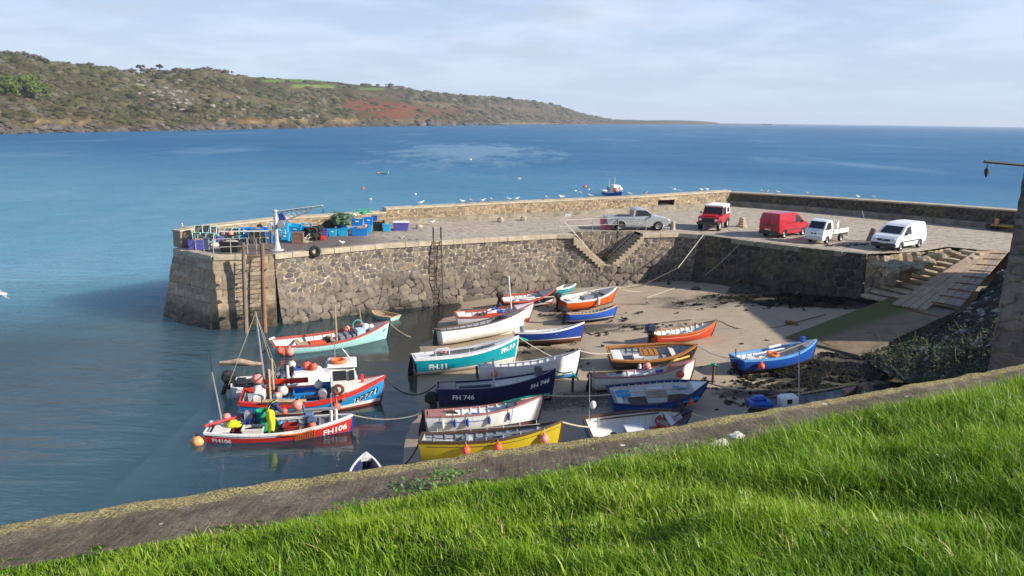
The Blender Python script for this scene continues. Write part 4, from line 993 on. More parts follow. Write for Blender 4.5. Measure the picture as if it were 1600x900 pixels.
# scrub: thousands of low bushes as one mass
ico = MB(); ico.sphere((0, 0, 0), 1, 7, 5); IV = np.array(ico.v); IFq = [f for f in ico.f]
IT = np.array([t for f in IFq for t in ((f[0], f[1], f[2]), (f[0], f[2], f[3]))] if False else [tt_ for f in IFq for tt_ in ([f] if len(f) == 3 else [(f[0], f[1], f[2]), (f[0], f[2], f[3])])])
VV, FF, CC = [], [], []; kk = 0
for q in range(5600):
    px = rnd.uniform(-760, -60) if rnd.random() < .14 else rnd.uniform(-60, 1060) if rnd.random() < .6 else rnd.uniform(-60, 560); t = rnd.uniform(.05, 1.0) if rnd.random() < .72 else rnd.uniform(.86, 1.03)
    if 380 < px < 610 and t > .62 and rnd.random() < .93: continue
    if 100 < px < 400 and .35 < t < .85 and rnd.random() < .6: continue
    p, c = hill_pt(px, t)
    if c[0] > .15 and c[0] > c[1]*1.15: 
        if rnd.random() < .9: continue
    if c[1] > c[0]*1.25 or c[0] > .21: continue
    D = p[1]; s = rnd.choice([1.3, 1.8, 2.2, 2.6, 3.2, 4.6])*rnd.uniform(.8, 1.2)*min(2.3, (D/650)**.75)
    if px > 880: s *= max(.25, 1-(px-880)/190)
    sc = np.array([s*rnd.uniform(.8, 1.5), s*rnd.uniform(.8, 1.5), s*rnd.uniform(.38, .72)])
    jit = 1+(rng.random((len(IV), 1))-.5)*.55
    VV.append(IV*jit*sc + p); FF.append(IT+kk); kk += len(IV)
    base = [(.062, .062, .028), (.092, .082, .046), (.105, .092, .06), (.042, .050, .022), (.098, .094, .070), (.080, .080, .032), (.110, .096, .05)][rnd.randrange(6)]
    CC.append(np.repeat(np.array([base])*rnd.uniform(.75, 1.25), len(IV), 0))
m, nt, out = new_mat('scrub_foliage')
tc = N(nt, 'ShaderNodeTexCoord'); n1 = noise_tex(nt, .6, 5, .7, tc.outputs['Object'])
c = mixc(nt, 1.0, attr(nt, 'cover', 'Color'), ramp(nt, n1.outputs['Fac'], [(.3, (.5, .5, .5)), (.7, (1.5, 1.5, 1.5))]), 'MULTIPLY')
principled(nt, out, c, .95, .1, 0, bump(nt, n1.outputs['Fac'], 1, 1.2))
tag(np_mesh('scrub', np.concatenate(VV), np.concatenate(FF), m, None, {'cover': np.concatenate(CC)}), 'olive and brown scrub bushes covering the far headland', None, None, 'stuff')
# crags on the hillside: pale rocks as single stones
M_crag = paint('granite_crag', (.25, .225, .19), .9, .4, .2)
crag0 = None; nc = 0
for q in range(400):
    x, y, k = rnd.choice([(262, .52, 0), (262, .52, 0), (285, .36, 0), (345, .26, 1), (480, .12, 1), (225, .66, 1)])
    px, t = x+rnd.gauss(0, 14), y+rnd.gauss(0, .09)-(0 if k else (x-262)*.004)
    if t < .08 or t > .95: continue
    p, c = hill_pt(px, t); s = rnd.uniform(.9, 2.4)*(p[1]/700)
    if crag0 is None:
        crag0 = rock(p, 1, (1, 1, .8), M_crag, 'pale granite outcrop on the scrubby hillside of the headland', 'rock', 'granite outcrops on the headland', 5, name='granite_outcrop'); o = crag0
    else:
        o = crag0.copy(); COL.objects.link(o)
    o.location = p; o.scale = (s*1.3, s, s); o.rotation_euler = (0, 0, rnd.uniform(0, 6)); nc += 1
    if nc >= 70: break
M_reef = paint('shore_rock', (.11, .09, .078), .9, .4, .2); reef0 = None
for q in range(240):
    px = rnd.uniform(-30, 800) if q > 14 else rnd.uniform(655, 745); p, c = hill_pt(px, rnd.uniform(.004, .05)); s = rnd.uniform(1.2, 3.4)*(p[1]/800)**.8
    if q <= 14: s *= 2.0
    elif px < 420: s *= 1.6
    if reef0 is None:
        reef0 = rock(p, 1, (1, 1, .8), M_reef, 'dark rock on the wave-washed shore below the far headland', 'rock', 'rocks along the far shore', 8, name='shore_rock'); o = reef0
    else: o = reef0.copy(); COL.objects.link(o)
    o.location = (p[0], p[1], max(p[2]-.3, .2)); o.scale = (s*1.6, s, s*(.7 if q > 14 else 1.2)); o.rotation_euler = (0, 0, rnd.uniform(0, 6))
for q, px in enumerate([1120, 1135, 1152, 1168, 1186, 1195, 1203, 1228]):
    D = 4300; p = at(px, 194.2, 0); p = Vector((p.x/p.y*D, D, .5)); o = reef0.copy(); COL.objects.link(o)
    o.location = p; o.scale = (22, 12, 3.4 if px not in (1195, 1203) else 9)
    o['label'] = 'low black reef rock awash off the tip of the headland'; o['group'] = 'reef off the headland'
# ------------------------------------------------------------------ trees
def leaf_mass(b_rng, blobs, n_per, size):
    Vl, Fl, Tl = [], [], []
    for (cx, cy, cz, r) in blobs:
        tone = b_rng.random()
        for _ in range(n_per):
            d = Vector((b_rng.gauss(0, 1), b_rng.gauss(0, 1), b_rng.gauss(0, 1))).normalized()*r*(b_rng.random()**.35)
            p = Vector((cx, cy, cz)) + Vector((d.x, d.y, d.z*.8)); nrm = (d.normalized()+Vector((b_rng.gauss(0, .5), b_rng.gauss(0, .5), b_rng.gauss(0, .5)+.3))).normalized()
            a = nrm.orthogonal().normalized(); a = Matrix.Rotation(b_rng.uniform(0, 6.28), 3, nrm) @ a; bb = nrm.cross(a); l = size*b_rng.uniform(.6, 1.4); k = len(Vl)
            Vl += [tuple(p-a*l), tuple(p+bb*l*.6), tuple(p+a*l), tuple(p-bb*l*.6)]; Fl.append((k, k+1, k+2, k+3)); Tl += [min(1, max(0, tone*.6+b_rng.random()*.4))]*4
    return Vl, Fl, Tl
def foliage_mat(name, a, b_, c_):
    m, nt, out = new_mat(name); c = ramp(nt, attr(nt, 'tint'), [(0, a), (.5, b_), (1, c_)]); principled(nt, out, c, .8, .2); return m
M_holm = foliage_mat('evergreen_leaf', (.05, .08, .018), (.10, .15, .03), (.19, .24, .055))
M_bare = foliage_mat('twig_leaf', (.13, .115, .085), (.18, .155, .11), (.24, .205, .15))
M_pine = foliage_mat('pine_needle', (.04, .055, .03), (.06, .08, .04), (.09, .105, .055))
M_bark = paint('tree_bark', (.10, .075, .055), .95)
def tree(name, label, p, h, wd, fm, seed, n_bl, n_per, lf, group=None, flat=False):
    q = random.Random(seed); t = thing(name, label, 'tree', p, (0, 0, 0), group)
    b = MB(); tb = h*(.75 if flat else .5)
    b.tube([(0, 0, -1.5), (h*.01, 0, tb*.5), (0, h*.02, tb)], [h*.035, h*.028, h*.015], 7)
    for k in range(6):
        a = 6.28*k/6+q.random(); z0 = tb*(.55+.4*q.random()); b.tube([(0, 0, z0), (math.cos(a)*wd*.22, math.sin(a)*wd*.22, z0+h*.16), (math.cos(a)*wd*.36, math.sin(a)*wd*.36, z0+h*.26)], [h*.014, h*.009, h*.003], 5)
    b.build('trunk', M_bark, t)
    bl = []
    for k in range(n_bl):
        a = q.uniform(0, 6.28); rr = wd*.5*math.sqrt(q.random())*.85
        u = rr/(wd*.5)
        if flat: z = h*q.uniform(.78, .98)*(1-.10*u)
        else: z = h*(.14+.78*q.random()*math.sqrt(max(.05, 1-u*u)))
        bl.append((math.cos(a)*rr, math.sin(a)*rr, z, wd*q.uniform(.10, .19)))
    Vl, Fl, Tl = leaf_mass(q, bl, n_per, lf)
    np_mesh('crown', Vl, Fl, fm, t, {'tint': Tl}); return t
p, c = hill_pt(40, .30); tree('evergreen_tree', 'large bright green evergreen tree low on the headland slope', p-np.array([0, 0, 1.]), 19, 27, M_holm, 3, 46, 130, .8)
p, c = hill_pt(2, .34); tree('evergreen_tree', 'smaller green evergreen tree half hidden behind the large one on the headland', p-np.array([0, 0, 1.]), 15, 20, M_holm, 4, 30, 110, .8)
base = None
for i in range(34):
    px = [28, 36, 45, 54, 62, 12, 180, 190, 172, 238, 246, 256, 268, 282, 296, 310, 324, 338, 206, 140, 352, 231, 275, 318, 100, 590, 344, 262, 610, 640, 670, 720, 780, 826][i]
    p, c = hill_pt(px, .985+rnd.uniform(-.02, .02)); s = rnd.uniform(.5, 1.2)*min(1.5, p[1]/800)
    if base is None: base = tree('bare_tree', 'grey brown leafless tree standing on the skyline of the headland', p, 8.5, 10, M_bare, 9, 22, 40, .5, 'trees along the headland skyline'); o = base
    else: o = copy_tree(base)
    o.location = p - np.array([0, 0, .8]); o.scale = (s*rnd.uniform(1.1, 1.9), s*1.3, s*.85); o.rotation_euler = (0, 0, rnd.uniform(0, 6.28))
for px, s, lab in [(220, 1.0, 'dark flat-topped pine alone on the headland skyline'), (250, .85, 'second dark flat-topped pine among bare trees on the skyline')]:
    p, c = hill_pt(px, .985); tree('pine_tree', lab, p-np.array([0, 0, .8]), 13*s, 10*s, M_pine, int(px), 16, 60, .6, None, True)
# ------------------------------------------------------------------ boats
def hull_fn(Lb, B, fs, fm, fb, ts, rake, full, zk_bow=.0, tr_rake=.12):
    """P(u, h, side, inset): u 0 stern..1 bow, h 0 keel..1 gunwale"""
    def half(u):
        if u < .42: return B/2*(ts + (1-ts)*(1-(1-u/.42)**2))
        return B/2*max(0.0, 1-((u-.42)/.58)**2.35)
    def sheer(u):
        return fm + (fs-fm)*(1-u/.4)**2 if u < .4 else fm + (fb-fm)*((u-.4)/.6)**1.8
    def keel(u): return zk_bow*max(0, (u-.7)/.3)**2 + .05*max(0, (.15-u)/.15)
    def P(u, h, s, inset=0.0):
        b = max(0.0, half(u)-inset); zk = keel(u); f = sheer(u)
        c = 1-h**1.12; t = math.acos(max(-1, min(1, c)))       # 0..pi/2
        w_ = max(0, (u-.35)/.65)**1.6
        y = b*((1-w_)*math.sin(t)**full + w_*(t/(math.pi/2))**1.15)
        z = zk + (f-zk)*h
        x = Lb*(u-.5) - rake*max(0,1-h)**1.4*max(0, (u-.6)/.4)**1.5 + (inset*.0) - tr_rake*(h-.5)*max(0, (.12-u)/.12)
        return Vector((x, s*y, z))
    return P, half, sheer, keel
_boat_no = 0
def boat(name, label, stern, bow, B, fs, fm, fb, hullm, botm=None, zw=.0, stripem=None, stripe=0.0, inm=None, railm=None, railw=.07, railh=.05,
         ts=.78, rake=.45, full=.55, heel=0.0, afloat=None, floor=.30, thwarts=(.3, .55), thm=None, foredeck=None, fdm=None, aft=None, aftm=None, sidedeck=None, strake=None,
         ribs=True, rudder=None, lines=None, cat='boat', lift=0.0, clinker=None, tr_m=None, keelb=True):
    global _boat_no; _boat_no += 1
    hs, hb = 1.0, 1.3
    for _ in range(8):
        S, W_ = at(*stern, hs), at(*bow, hb); d = W_-S; Lb = Vector((d.x, d.y)).length; hd = math.atan2(d.y, d.x)
        P, half, sheer, keel = hull_fn(Lb, B, fs, fm, fb, ts, rake, full)
        mid = (S+W_)/2
        if afloat is not None: pit = 0.0; zr = -afloat
        else:
            z0, z1 = zs(S.x), zs(W_.x-.5); pit = -math.atan2(z1-z0, Lb*.8)
            Rm = Euler((heel, 0, 0)).to_matrix()
            lowest = min((Rm @ P(u, h, s)).z for u in (.1, .3, .5, .7) for h in (0, .05, .1, .2, .3, .4) for s in (-1, 1))
            zr = zs(mid.x) - lowest - .02 + lift
        eu = Euler((heel, pit, hd)); RM = eu.to_matrix()
        a, c = RM @ P(0, 1, 0), RM @ P(1, 1, 0)
        # correct the plan position for heel and pitch
        root = Vector((0, 0, zr)); 
        hs = zr + a.z; hb = zr + c.z
        S2_, W2_ = at(*stern, hs), at(*bow, hb)
        root = Vector(((S2_.x+W2_.x)/2 - (a.x+c.x)/2, (S2_.y+W2_.y)/2 - (a.y+c.y)/2, zr))
    T = thing(name, label, cat, root, eu)
    T['_len'] = Lb
    M4 = Matrix.Translation(root) @ RM.to_4x4()
    zwl = zw
    us = [0, .02, .05] + [i/26 for i in range(2, 24)] + [.91, .94, .965, .985, 1.0]
    def hs_for(u, za, zb, n):            # girth positions between two levels
        zk, f = keel(u), sheer(u); return [min(1, max(0, ((za+(zb-za)*k/n)-zk)/(f-zk))) for k in range(n+1)]
    def band(lo, hi, n, out_=0.0):
        b = MB()
        for s in (-1, 1):
            rows = []
            for u in us:
                f = sheer(u); row = []
                for h in hs_for(u, lo(u), hi(u), n):
                    p = P(u, h, s); p.y += s*out_; row.append(tuple(p))
                rows.append(row)
            if s < 0: rows = rows[::-1]
            b.loft(rows)
        # transom
        L_ = [tuple(P(0, h, -1) - Vector((out_, 0, 0))) for h in hs_for(0, lo(0), hi(0), n)]; R_ = [(x, -y, z) for x, y, z in L_]
        b.loft([R_, L_])
        return b
    wl = lambda u: max(keel(u)+.002, zwl)
    ws = lambda u: max(keel(u)+.003, zwl+stripe)
    gun = lambda u: sheer(u)
    if botm and zw > .03: band(lambda u: keel(u), wl, 5).build('bottom_paint', botm, T, True)
    if stripem and stripe > 0: band(wl, ws, 1, .003).build('waterline_stripe', stripem, T, True)
    if clinker:
        b = MB(); lo0 = ws if zw > 0 else keel
        for s in (-1, 1):
            rows = []
            for u in us:
                row = []; hh_ = hs_for(u, lo0(u), gun(u), clinker)
                for k in range(clinker):
                    p = P(u, hh_[k], s); p.y += s*.018*min(1, half(u)*6); row.append(tuple(p)); row.append(tuple(P(u, hh_[k+1], s)))
                rows.append(row)
            if s < 0: rows = rows[::-1]
            b.loft(rows)
        L_ = [tuple(P(0, h, -1)) for h in hs_for(0, lo0(0), gun(0), 6)]; b.loft([[(x, -y, z) for x, y, z in L_], L_])
        b.build('hull', hullm, T)
    else:
        band(ws if zw > 0 else keel, gun, 7).build('hull', hullm, T, True)
    if keelb:
        b = MB(); b.loft([[(P(u, 0, 0).x, -.03, keel(u)-.09), (P(u, 0, 0).x, -.03, keel(u)+.04), (P(u, 0, 0).x, .03, keel(u)+.04), (P(u, 0, 0).x, .03, keel(u)-.09)] for u in (.04, .3, .6, .85)])
        b.loft([[(P(1, h, 0).x+.025, -.025, P(1, h, 0).z), (P(1, h, 0).x+.03, .025, P(1, h, 0).z), (P(1, h, 0).x-.06, .03, P(1, h, 0).z), (P(1, h, 0).x-.06, -.03, P(1, h, 0).z)] for h in (0, .15, .3, .5, .75, 1.02)], True)
        b.build('keel', botm or hullm, T)
    # lining and floor
    inm = inm or hullm; b = MB(); ui = [u for u in us if .015 <= u <= .97]
    fh = lambda u: max(.02, min(.9, (floor-keel(u))/(sheer(u)-keel(u))))
    for s in (-1, 1):
        rows = [[tuple(P(u, fh(u)+(1-.0-fh(u))*k/4, s, .045)) for k in range(5)] for u in ui]
        if s > 0: rows = rows[::-1]
        b.loft(rows)
    rows = [[tuple(P(u, fh(u), s, .045)) for s in (-1, -.33, .33, 1)] for u in ui]; b.loft(rows)
    A_ = [tuple(P(ui[0], fh(ui[0])+(1-fh(ui[0]))*k/4, -1, .045)) for k in range(5)]; b.loft([A_, [(x, -y, z) for x, y, z in A_]])
    if ribs:
        for u in [.08+.075*k for k in range(11)]:
            for s in (-1, 1):
                rows = []
                for k in range(5):
                    h = fh(u)+(1-fh(u))*k/4; p = P(u, h, s, .045); q_ = P(u, h, s, .085)
                    rows.append([(p.x-.025, p.y, p.z), (q_.x-.025, q_.y, q_.z), (q_.x+.025, q_.y, q_.z), (p.x+.025, p.y, p.z)])
                b.loft(rows)
    b.build('inside_lining', inm, T)
    # gunwale
    railm = railm or hullm; b = MB()
    for s in (-1, 1):
        rows = []
        for u in us:
            p = P(u, 1, s); q_ = P(u, 1, s, railw); o_ = .025
            rows.append([(p.x, p.y+s*o_, p.z-railh), (p.x, p.y+s*o_, p.z+.015), (q_.x, q_.y, q_.z+.015), (q_.x, q_.y, q_.z-railh)])
        b.loft(rows, True)
    p = P(0, 1, 1); b.box((p.x+.02, 0, p.z-.012), (.075, 2*p.y+.04, .055)); 
    b.build('gunwale', railm, T)
    if strake:
        b = MB()
        for s in (-1, 1):
            rows = []
            for u in us:
                f = sheer(u); h0, h1 = (f-strake[1])/f, (f-strake[1]+strake[2])/f
                p, q_ = P(u, h0, s), P(u, h1, s); rows.append([(p.x, p.y, p.z), (p.x, p.y+s*.022, p.z), (q_.x, q_.y+s*.022, q_.z), (q_.x, q_.y, q_.z)])
            b.loft(rows, True)
        b.build('rubbing_strake', strake[0], T)
    thm = thm or inm
    for u in thwarts:
        z = sheer(u)-.20; y = half(u)-.06
        MB().box((P(u, 1, 0).x, 0, z), (.24, 2*y, .04)).build('thwart', thm, T)
    def deck(u0, u1, m_, nm, camber=.05, drop=.01):
        b = MB(); uu = [u0+(u1-u0)*k/10 for k in range(11)]
        rows = []
        for u in uu:
            row = []
            for k in range(-3, 4):
                p = P(u, 1, 1, .02); row.append((p.x, p.y*k/3, p.z-drop+camber*(1-(k/3)**2)))
            rows.append(row)
        b.loft(rows)
        e = rows[-1 if u0 < .2 and u1 < .6 else 0]
        b.loft([e, [(x, y, z-.16) for x, y, z in e]])
        b.build(nm, m_, T)
    if foredeck: deck(foredeck, .992, fdm or railm, 'foredeck')
    if aft: deck(.02, aft, aftm or railm, 'aft_deck', .02)
    if sidedeck:
        b = MB(); u0, u1, wd_ = sidedeck[1], sidedeck[2], sidedeck[3]
        uu = [u0+(u1-u0)*k/14 for k in range(15)]
        for s in (-1, 1):
            rows = []
            for u in uu:
                p = P(u, 1, s, .02); q_ = P(u, 1, s, wd_); rows.append([(p.x, p.y, p.z+.012), (q_.x, q_.y, q_.z+.03), (q_.x, q_.y, q_.z-.22)])
            b.loft(rows)
        b.build('side_deck', sidedeck[0], T)
    if rudder:
        p = P(0, 1, 0); MB().loft([[(p.x-.02, -.018, z), (p.x-.02, .018, z), (p.x-w_, .018, z), (p.x-w_, -.018, z)] for z, w_ in ((.02, .34), (.3, .32), (p.z-.1, .16), (p.z+.12, .14))], True).build('rudder', rudder, T)
    if lines:                            # thin painted bands on the topsides
        for (m_, dz, th) in lines:
            b = MB()
            for s in (-1, 1):
                rows = []
                for u in us[2:-1]:
                    f = sheer(u); p, q_ = P(u, (f-dz)/f, s), P(u, (f-dz+th)/f, s); rows.append([(p.x, p.y+s*.006, p.z), (q_.x, q_.y+s*.006, q_.z)])
                b.loft(rows)
            b.build('painted_line', m_, T)
    info = dict(T=T, P=P, half=half, sheer=sheer, keel=keel, L=Lb, M=M4, RM=RM)
    return info
def lettering(bt, s, u0, drop, hgt, m, side=-1, bold=.03, nm='registration_number', italic=0.0, wx=1.0, lift=0.0):
    """letters wrapped on the side of the hull; read left to right seen from outside"""
    v2, fs, asp = text_shape(s, bold); P, sheer, Lb = bt['P'], bt['sheer'], bt['L']; vs = []
    for x, y in v2:
        u = u0 + (x+italic*y)*hgt*wx/Lb
        f = sheer(u); h = (f-drop+y*hgt)/f
        p = P(u, h, side); p.y += side*(.012+lift); vs.append(tuple(p))
    b = MB(); b.add(vs, fs); return b.build(nm, m, bt['T'])
def inb(bt, x, y, z): return bt['M'] @ Vector((x, y, z))
def on_hull(bt, u, h, side=-1, out_=.0):
    p = bt['P'](u, h, side); p.y += side*out_; return bt['M'] @ p
# paints
Pw = paint('white_paint', (.80, .79, .76), .4, .10, 1.2, dirt=(.35, .30, .22), dirt_amt=.35)
Pwi = paint('white_lining', (.72, .72, .70), .5, .14, 1.6, dirt=(.30, .27, .21), dirt_amt=.45)
Pg = paint('grey_lining', (.30, .32, .35), .6, .2, 1.5, dirt_amt=.4)
Pgd = paint('grey_deck', (.20, .215, .25), .6, .2, 1.5, dirt_amt=.35)
Pbr = paint('varnished_wood', (.42, .17, .035), .3, .25, 3, dirt=(.18, .07, .02))
Pbk = paint('dark_wood', (.09, .05, .032), .5, .3, 3)
Pred = paint('red_paint', (.60, .035, .025), .4, .15, 1.5, dirt=(.25, .05, .03))
Predg = paint('faded_red_rail', (.48, .085, .06), .5, .25, 2.5, dirt=(.35, .2, .15), dirt_amt=.5)
Pantif = paint('red_antifouling', (.36, .07, .05), .75, .3, 2, dirt=(.14, .10, .07), dirt_amt=.5)
Prust = paint('brown_antifouling', (.15, .055, .035), .8, .3, 2, dirt=(.08, .06, .04), dirt_amt=.5)
Pblk = paint('black_bottom', (.018, .018, .018), .55, .2, 2, dirt=(.07, .065, .05), dirt_amt=.4)
Pteal = paint('teal_paint', (.0, .30, .36), .35, .08, 1, dirt=(.05, .2, .22), dirt_amt=.3)
Pcyan = paint('pale_turquoise_paint', (.42, .72, .70), .45, .10, 1.2, dirt=(.35, .45, .4), dirt_amt=.35)
Pnavy = paint('navy_paint', (.012, .020, .085), .32, .2, 1.5, dirt=(.03, .04, .09))
Pblue = paint('blue_paint', (.012, .085, .42), .38, .15, 1.5, dirt=(.03, .07, .2))
Proy = paint('royal_blue_paint', (.012, .05, .30), .38, .15, 1.5, dirt=(.05, .06, .15))
Psky = paint('bright_blue_paint', (.02, .28, .62), .38, .12, 1.5, dirt=(.05, .2, .4))
Pbri = paint('light_blue_rail', (.13, .36, .70), .45, .15, 2)
Pyel = paint('mustard_paint', (.50, .38, .012), .45, .12, 1.2, dirt=(.3, .22, .03), dirt_amt=.35)
Por = paint('orange_paint', (.72, .11, .012), .4, .1, 1.5, dirt=(.4, .1, .03))
Pred2 = paint('orange_red_paint', (.66, .055, .015), .35, .1, 1.5, dirt=(.35, .06, .03))
Ppink = paint('pink_brown_deck', (.40, .17, .15), .65, .2, 2, dirt=(.25, .14, .12))
Pcrm = paint('cream_paint', (.74, .70, .62), .5, .12, 1.5, dirt=(.4, .33, .22))
Ptan = paint('tan_wood', (.46, .33, .19), .7, .25, 2.5, dirt=(.2, .14, .08), dirt_amt=.5)
Pblkp = paint('black_plastic', (.02, .02, .022), .4, .2, 3)
Pgrn = paint('green_rope', (.02, .33, .22), .8, .25, 20)
Prope = paint('pale_rope', (.52, .47, .37), .9, .25, 15)
Pdrope = paint('dark_rope', (.05, .045, .035), .9, .25, 15)
Pball = paint('orange_float', (.78, .13, .065), .45, .15, 3, dirt=(.45, .12, .07), dirt_amt=.4)
Ppball = paint('pink_float', (.80, .27, .22), .45, .15, 3, dirt=(.5, .25, .2), dirt_amt=.4)
Pwball = paint('white_float', (.78, .74, .68), .5, .12, 3, dirt=(.45, .35, .22), dirt_amt=.5)
Pgalv = paint('galvanised_steel', (.52, .54, .56), .4, .15, 3, .7)
Pblbox = paint('blue_plastic', (.015, .20, .58), .45, .15, 2, dirt=(.06, .12, .22), dirt_amt=.35)
Pblbox2 = paint('light_blue_plastic', (.02, .38, .66), .45, .15, 2, dirt=(.07, .2, .3), dirt_amt=.35)
Pgrbox = paint('green_plastic', (.01, .30, .17), .45, .12, 2)
Ppur = paint('violet_plastic', (.10, .09, .36), .5, .15, 2, dirt_amt=.35)

b_ = {}
b_['turq'] = boat('fishing_boat', 'long pale turquoise open boat with red gunwale afloat nearest the pier ladder', (424, 535), (608, 501), 2.1, .95, .82, 1.45, Pcyan, Pblk, .34, None, 0, Pwi, Predg, .13, .07, ts=.7, afloat=.36, floor=.32, thwarts=(.22, .5), thm=Ptan, foredeck=.80, fdm=Pgd, heel=.05, rake=.25)
b_['pz'] = boat('fishing_boat', 'blue and red fishing boat numbered PZ771 with a white wheelhouse', (378, 617), (601, 586), 2.25, 1.15, 1.0, 1.75, Psky, Pantif, .52, Pw, .16, Pg, Pred, .16, .16, ts=.8, afloat=.40, floor=.5, thwarts=(), foredeck=.72, fdm=Pcrm, rake=.35, heel=.03)
b_['white_back'] = boat('fishing_boat', 'white fishing boat with a short mast moored behind the blue and red one', (362, 598), (530, 574), 2.0, .95, .85, 1.25, Pw, Pblk, .4, None, 0, Pg, Pw, .12, .08, ts=.8, afloat=.42, floor=.4, thwarts=(.5,), foredeck=.68, fdm=Pw, rake=.4)
b_['fh106'] = boat('fishing_boat', 'red open fishing boat numbered FH106 with a man in yellow oilskins aboard', (325, 667), (551, 647), 1.8, .84, .74, 1.12, Pred, Pblue, .38, None, 0, Pg, Pw, .10, .07, ts=.75, afloat=.36, floor=.36, thwarts=(.62,), strake=(Proy, .09, .05), rake=.16, full=.5, lines=[(Pw, .14, .03)])
b_['dinghy'] = boat('rowing_dinghy', 'small navy and white dinghy with a red ball in it just below the near wall', (571, 778), (572, 707), 1.25, .42, .40, .58, Pw, None, 0, None, 0, Pnavy, Pw, .05, .04, ts=.8, afloat=.12, floor=.12, thwarts=(.4,), thm=Pnavy, rake=.2, foredeck=.88, fdm=Pcrm, ribs=False)
b_['tan'] = boat('rowing_dinghy', 'small tan dinghy with a blue transom floating at the foot of the pier wall', (618, 494), (582, 485), 1.15, .42, .40, .50, Pcyan, None, 0, None, 0, Ptan, Ptan, .06, .05, ts=.86, afloat=.12, floor=.12, thwarts=(.45,), thm=Ptan, rake=.15, ribs=False)
b_['redrail'] = boat('fishing_boat', 'white boat with red inner rail and grey foredeck beached behind the tall white hull', (712, 491), (834, 472), 1.7, .95, .85, 1.25, Pw, Pantif, .25, None, 0, Pwi, Predg, .12, .07, ts=.8, floor=.35, thwarts=(.3, .5), thm=Predg, foredeck=.76, fdm=Pw, aft=.12, aftm=Pw, rake=.4, heel=.03)
b_['tallwhite'] = boat('fishing_boat', 'tall white hull with a dark gunwale and hanging fender marks leaning away on the sand', (682, 515), (820, 482), 1.7, .98, .88, 1.28, Pw, Pcrm, .26, None, 0, Pgd, Pbk, .09, .06, ts=.78, floor=.4, thwarts=(.3,), foredeck=.75, fdm=Pgd, heel=-0.17, rudder=Pblk, rake=.4)
b_['redwhite'] = boat('open_boat', 'white boat with faded red gunwale and black outboard closest to the stairs', (783, 467), (869, 449), 1.7, .8, .72, 1.2, Pblk, Pantif, .18, Pw, .22, Pwi, Predg, .12, .07, ts=.8, floor=.22, thwarts=(.35, .6), foredeck=.70, fdm=Pgd, heel=.10, rake=.35)
b_['tender'] = boat('rowing_dinghy', 'tiny round cream and teal tender lying at the bow of the red railed boat', (890, 444), (868, 452), 1.2, .52, .48, .58, Pteal, None, 0, None, 0, Pcrm, Pcrm, .07, .09, ts=.85, floor=.12, thwarts=(.5,), heel=.22, rake=.12, ribs=False)
b_['orange'] = boat('open_boat', 'bright orange boat with white inside and grey foredeck beside the small blue clinker boat', (877, 468), (963, 448), 1.8, .82, .76, 1.1, Por, Prust, .10, None, 0, Pwi, Pw, .12, .07, ts=.8, floor=.3, thwarts=(.3, .5), foredeck=.70, fdm=Pgd, heel=.05, rake=.4)
b_['clinker'] = boat('open_boat', 'small royal blue clinker boat with white stripe right below the orange boat', (885, 490), (964, 476), 1.45, .62, .56, .85, Pblue, Pblk, .12, Pw, .05, Pgd, Ptan, .06, .05, ts=.8, floor=.2, thwarts=(.4,), heel=-0.19, clinker=5, rake=.35)
b_['dkblue'] = boat('open_boat', 'royal blue boat with white rail and rusty bottom behind the teal one', (803, 518), (913, 503), 1.7, .78, .72, 1.12, Proy, Prust, .24, Pw, .05, Pwi, Pw, .09, .08, ts=.75, floor=.3, heel=-0.19, rake=.3)
b_['teal'] = boat('fishing_boat', 'teal decked boat with white rail numbered FH11 at the edge of the water', (645, 557), (810, 525), 1.9, 1.02, .95, 1.4, Pteal, Pcrm, .22, Pw, .08, Pwi, Pw, .12, .09, ts=.78, floor=.45, thwarts=(), foredeck=.76, fdm=Pw, aft=.14, aftm=Pw, sidedeck=(Pw, .12, .8, .34), rake=.35, heel=-0.09, rudder=Pblk, tr_m=Pnavy)
b_['white14'] = boat('open_boat', 'long white boat with a pale blue waterline and two orange stern floats', (747, 571), (907, 547), 1.75, .92, .86, 1.35, Pw, Pblk, .05, Psky, .14, Pwi, Pw, .06, .05, ts=.7, floor=.35, heel=-0.19, thwarts=(.5,), rake=.3, lift=-.05)
b_['fh746'] = boat('fishing_boat', 'navy blue boat numbered FH 746 with white inside and a black outboard', (682, 602), (867, 577), 1.85, 1.08, 1.0, 1.45, Pnavy, Pblk, .14, Pcrm, .04, Pwi, Pnavy, .10, .07, ts=.8, floor=.55, heel=-0.11, aft=.15, aftm=Pnavy, thwarts=(.5,), rake=.3)
b_['fender'] = boat('fishing_boat', 'white boat with pinkish decks and a row of blue fenders', (665, 645), (849, 617), 1.65, .98, .90, 1.32, Pw, Prust, .24, Pnavy, .06, Pwi, Ppink, .07, .05, ts=.78, floor=.48, heel=-0.17, aft=.16, aftm=Ppink, foredeck=.76, fdm=Ppink, thwarts=(.38,), rake=.4, rudder=Pblk)
b_['yellow'] = boat('fishing_boat', 'mustard yellow boat with brown rail and three orange ball fenders', (657, 682), (878, 657), 1.8, 1.02, .95, 1.38, Pyel, Prust, .12, None, 0, Pg, Pbk, .11, .07, ts=.8, floor=.36, heel=-0.16, strake=(Pbk, .08, .07), lines=[(Pbk, .22, .025)], thwarts=(.3, .6), rake=.3)
b_['red18'] = boat('open_boat', 'small orange red boat with wooden rail and a big dark outboard', (1019, 521), (1119, 500), 1.6, .66, .60, .98, Pred2, Pblk, .06, None, 0, Pwi, Pbr, .07, .05, ts=.8, floor=.2, heel=-0.08, lines=[(Pcrm, .20, .02)], thwarts=(.35, .6), rake=.4)
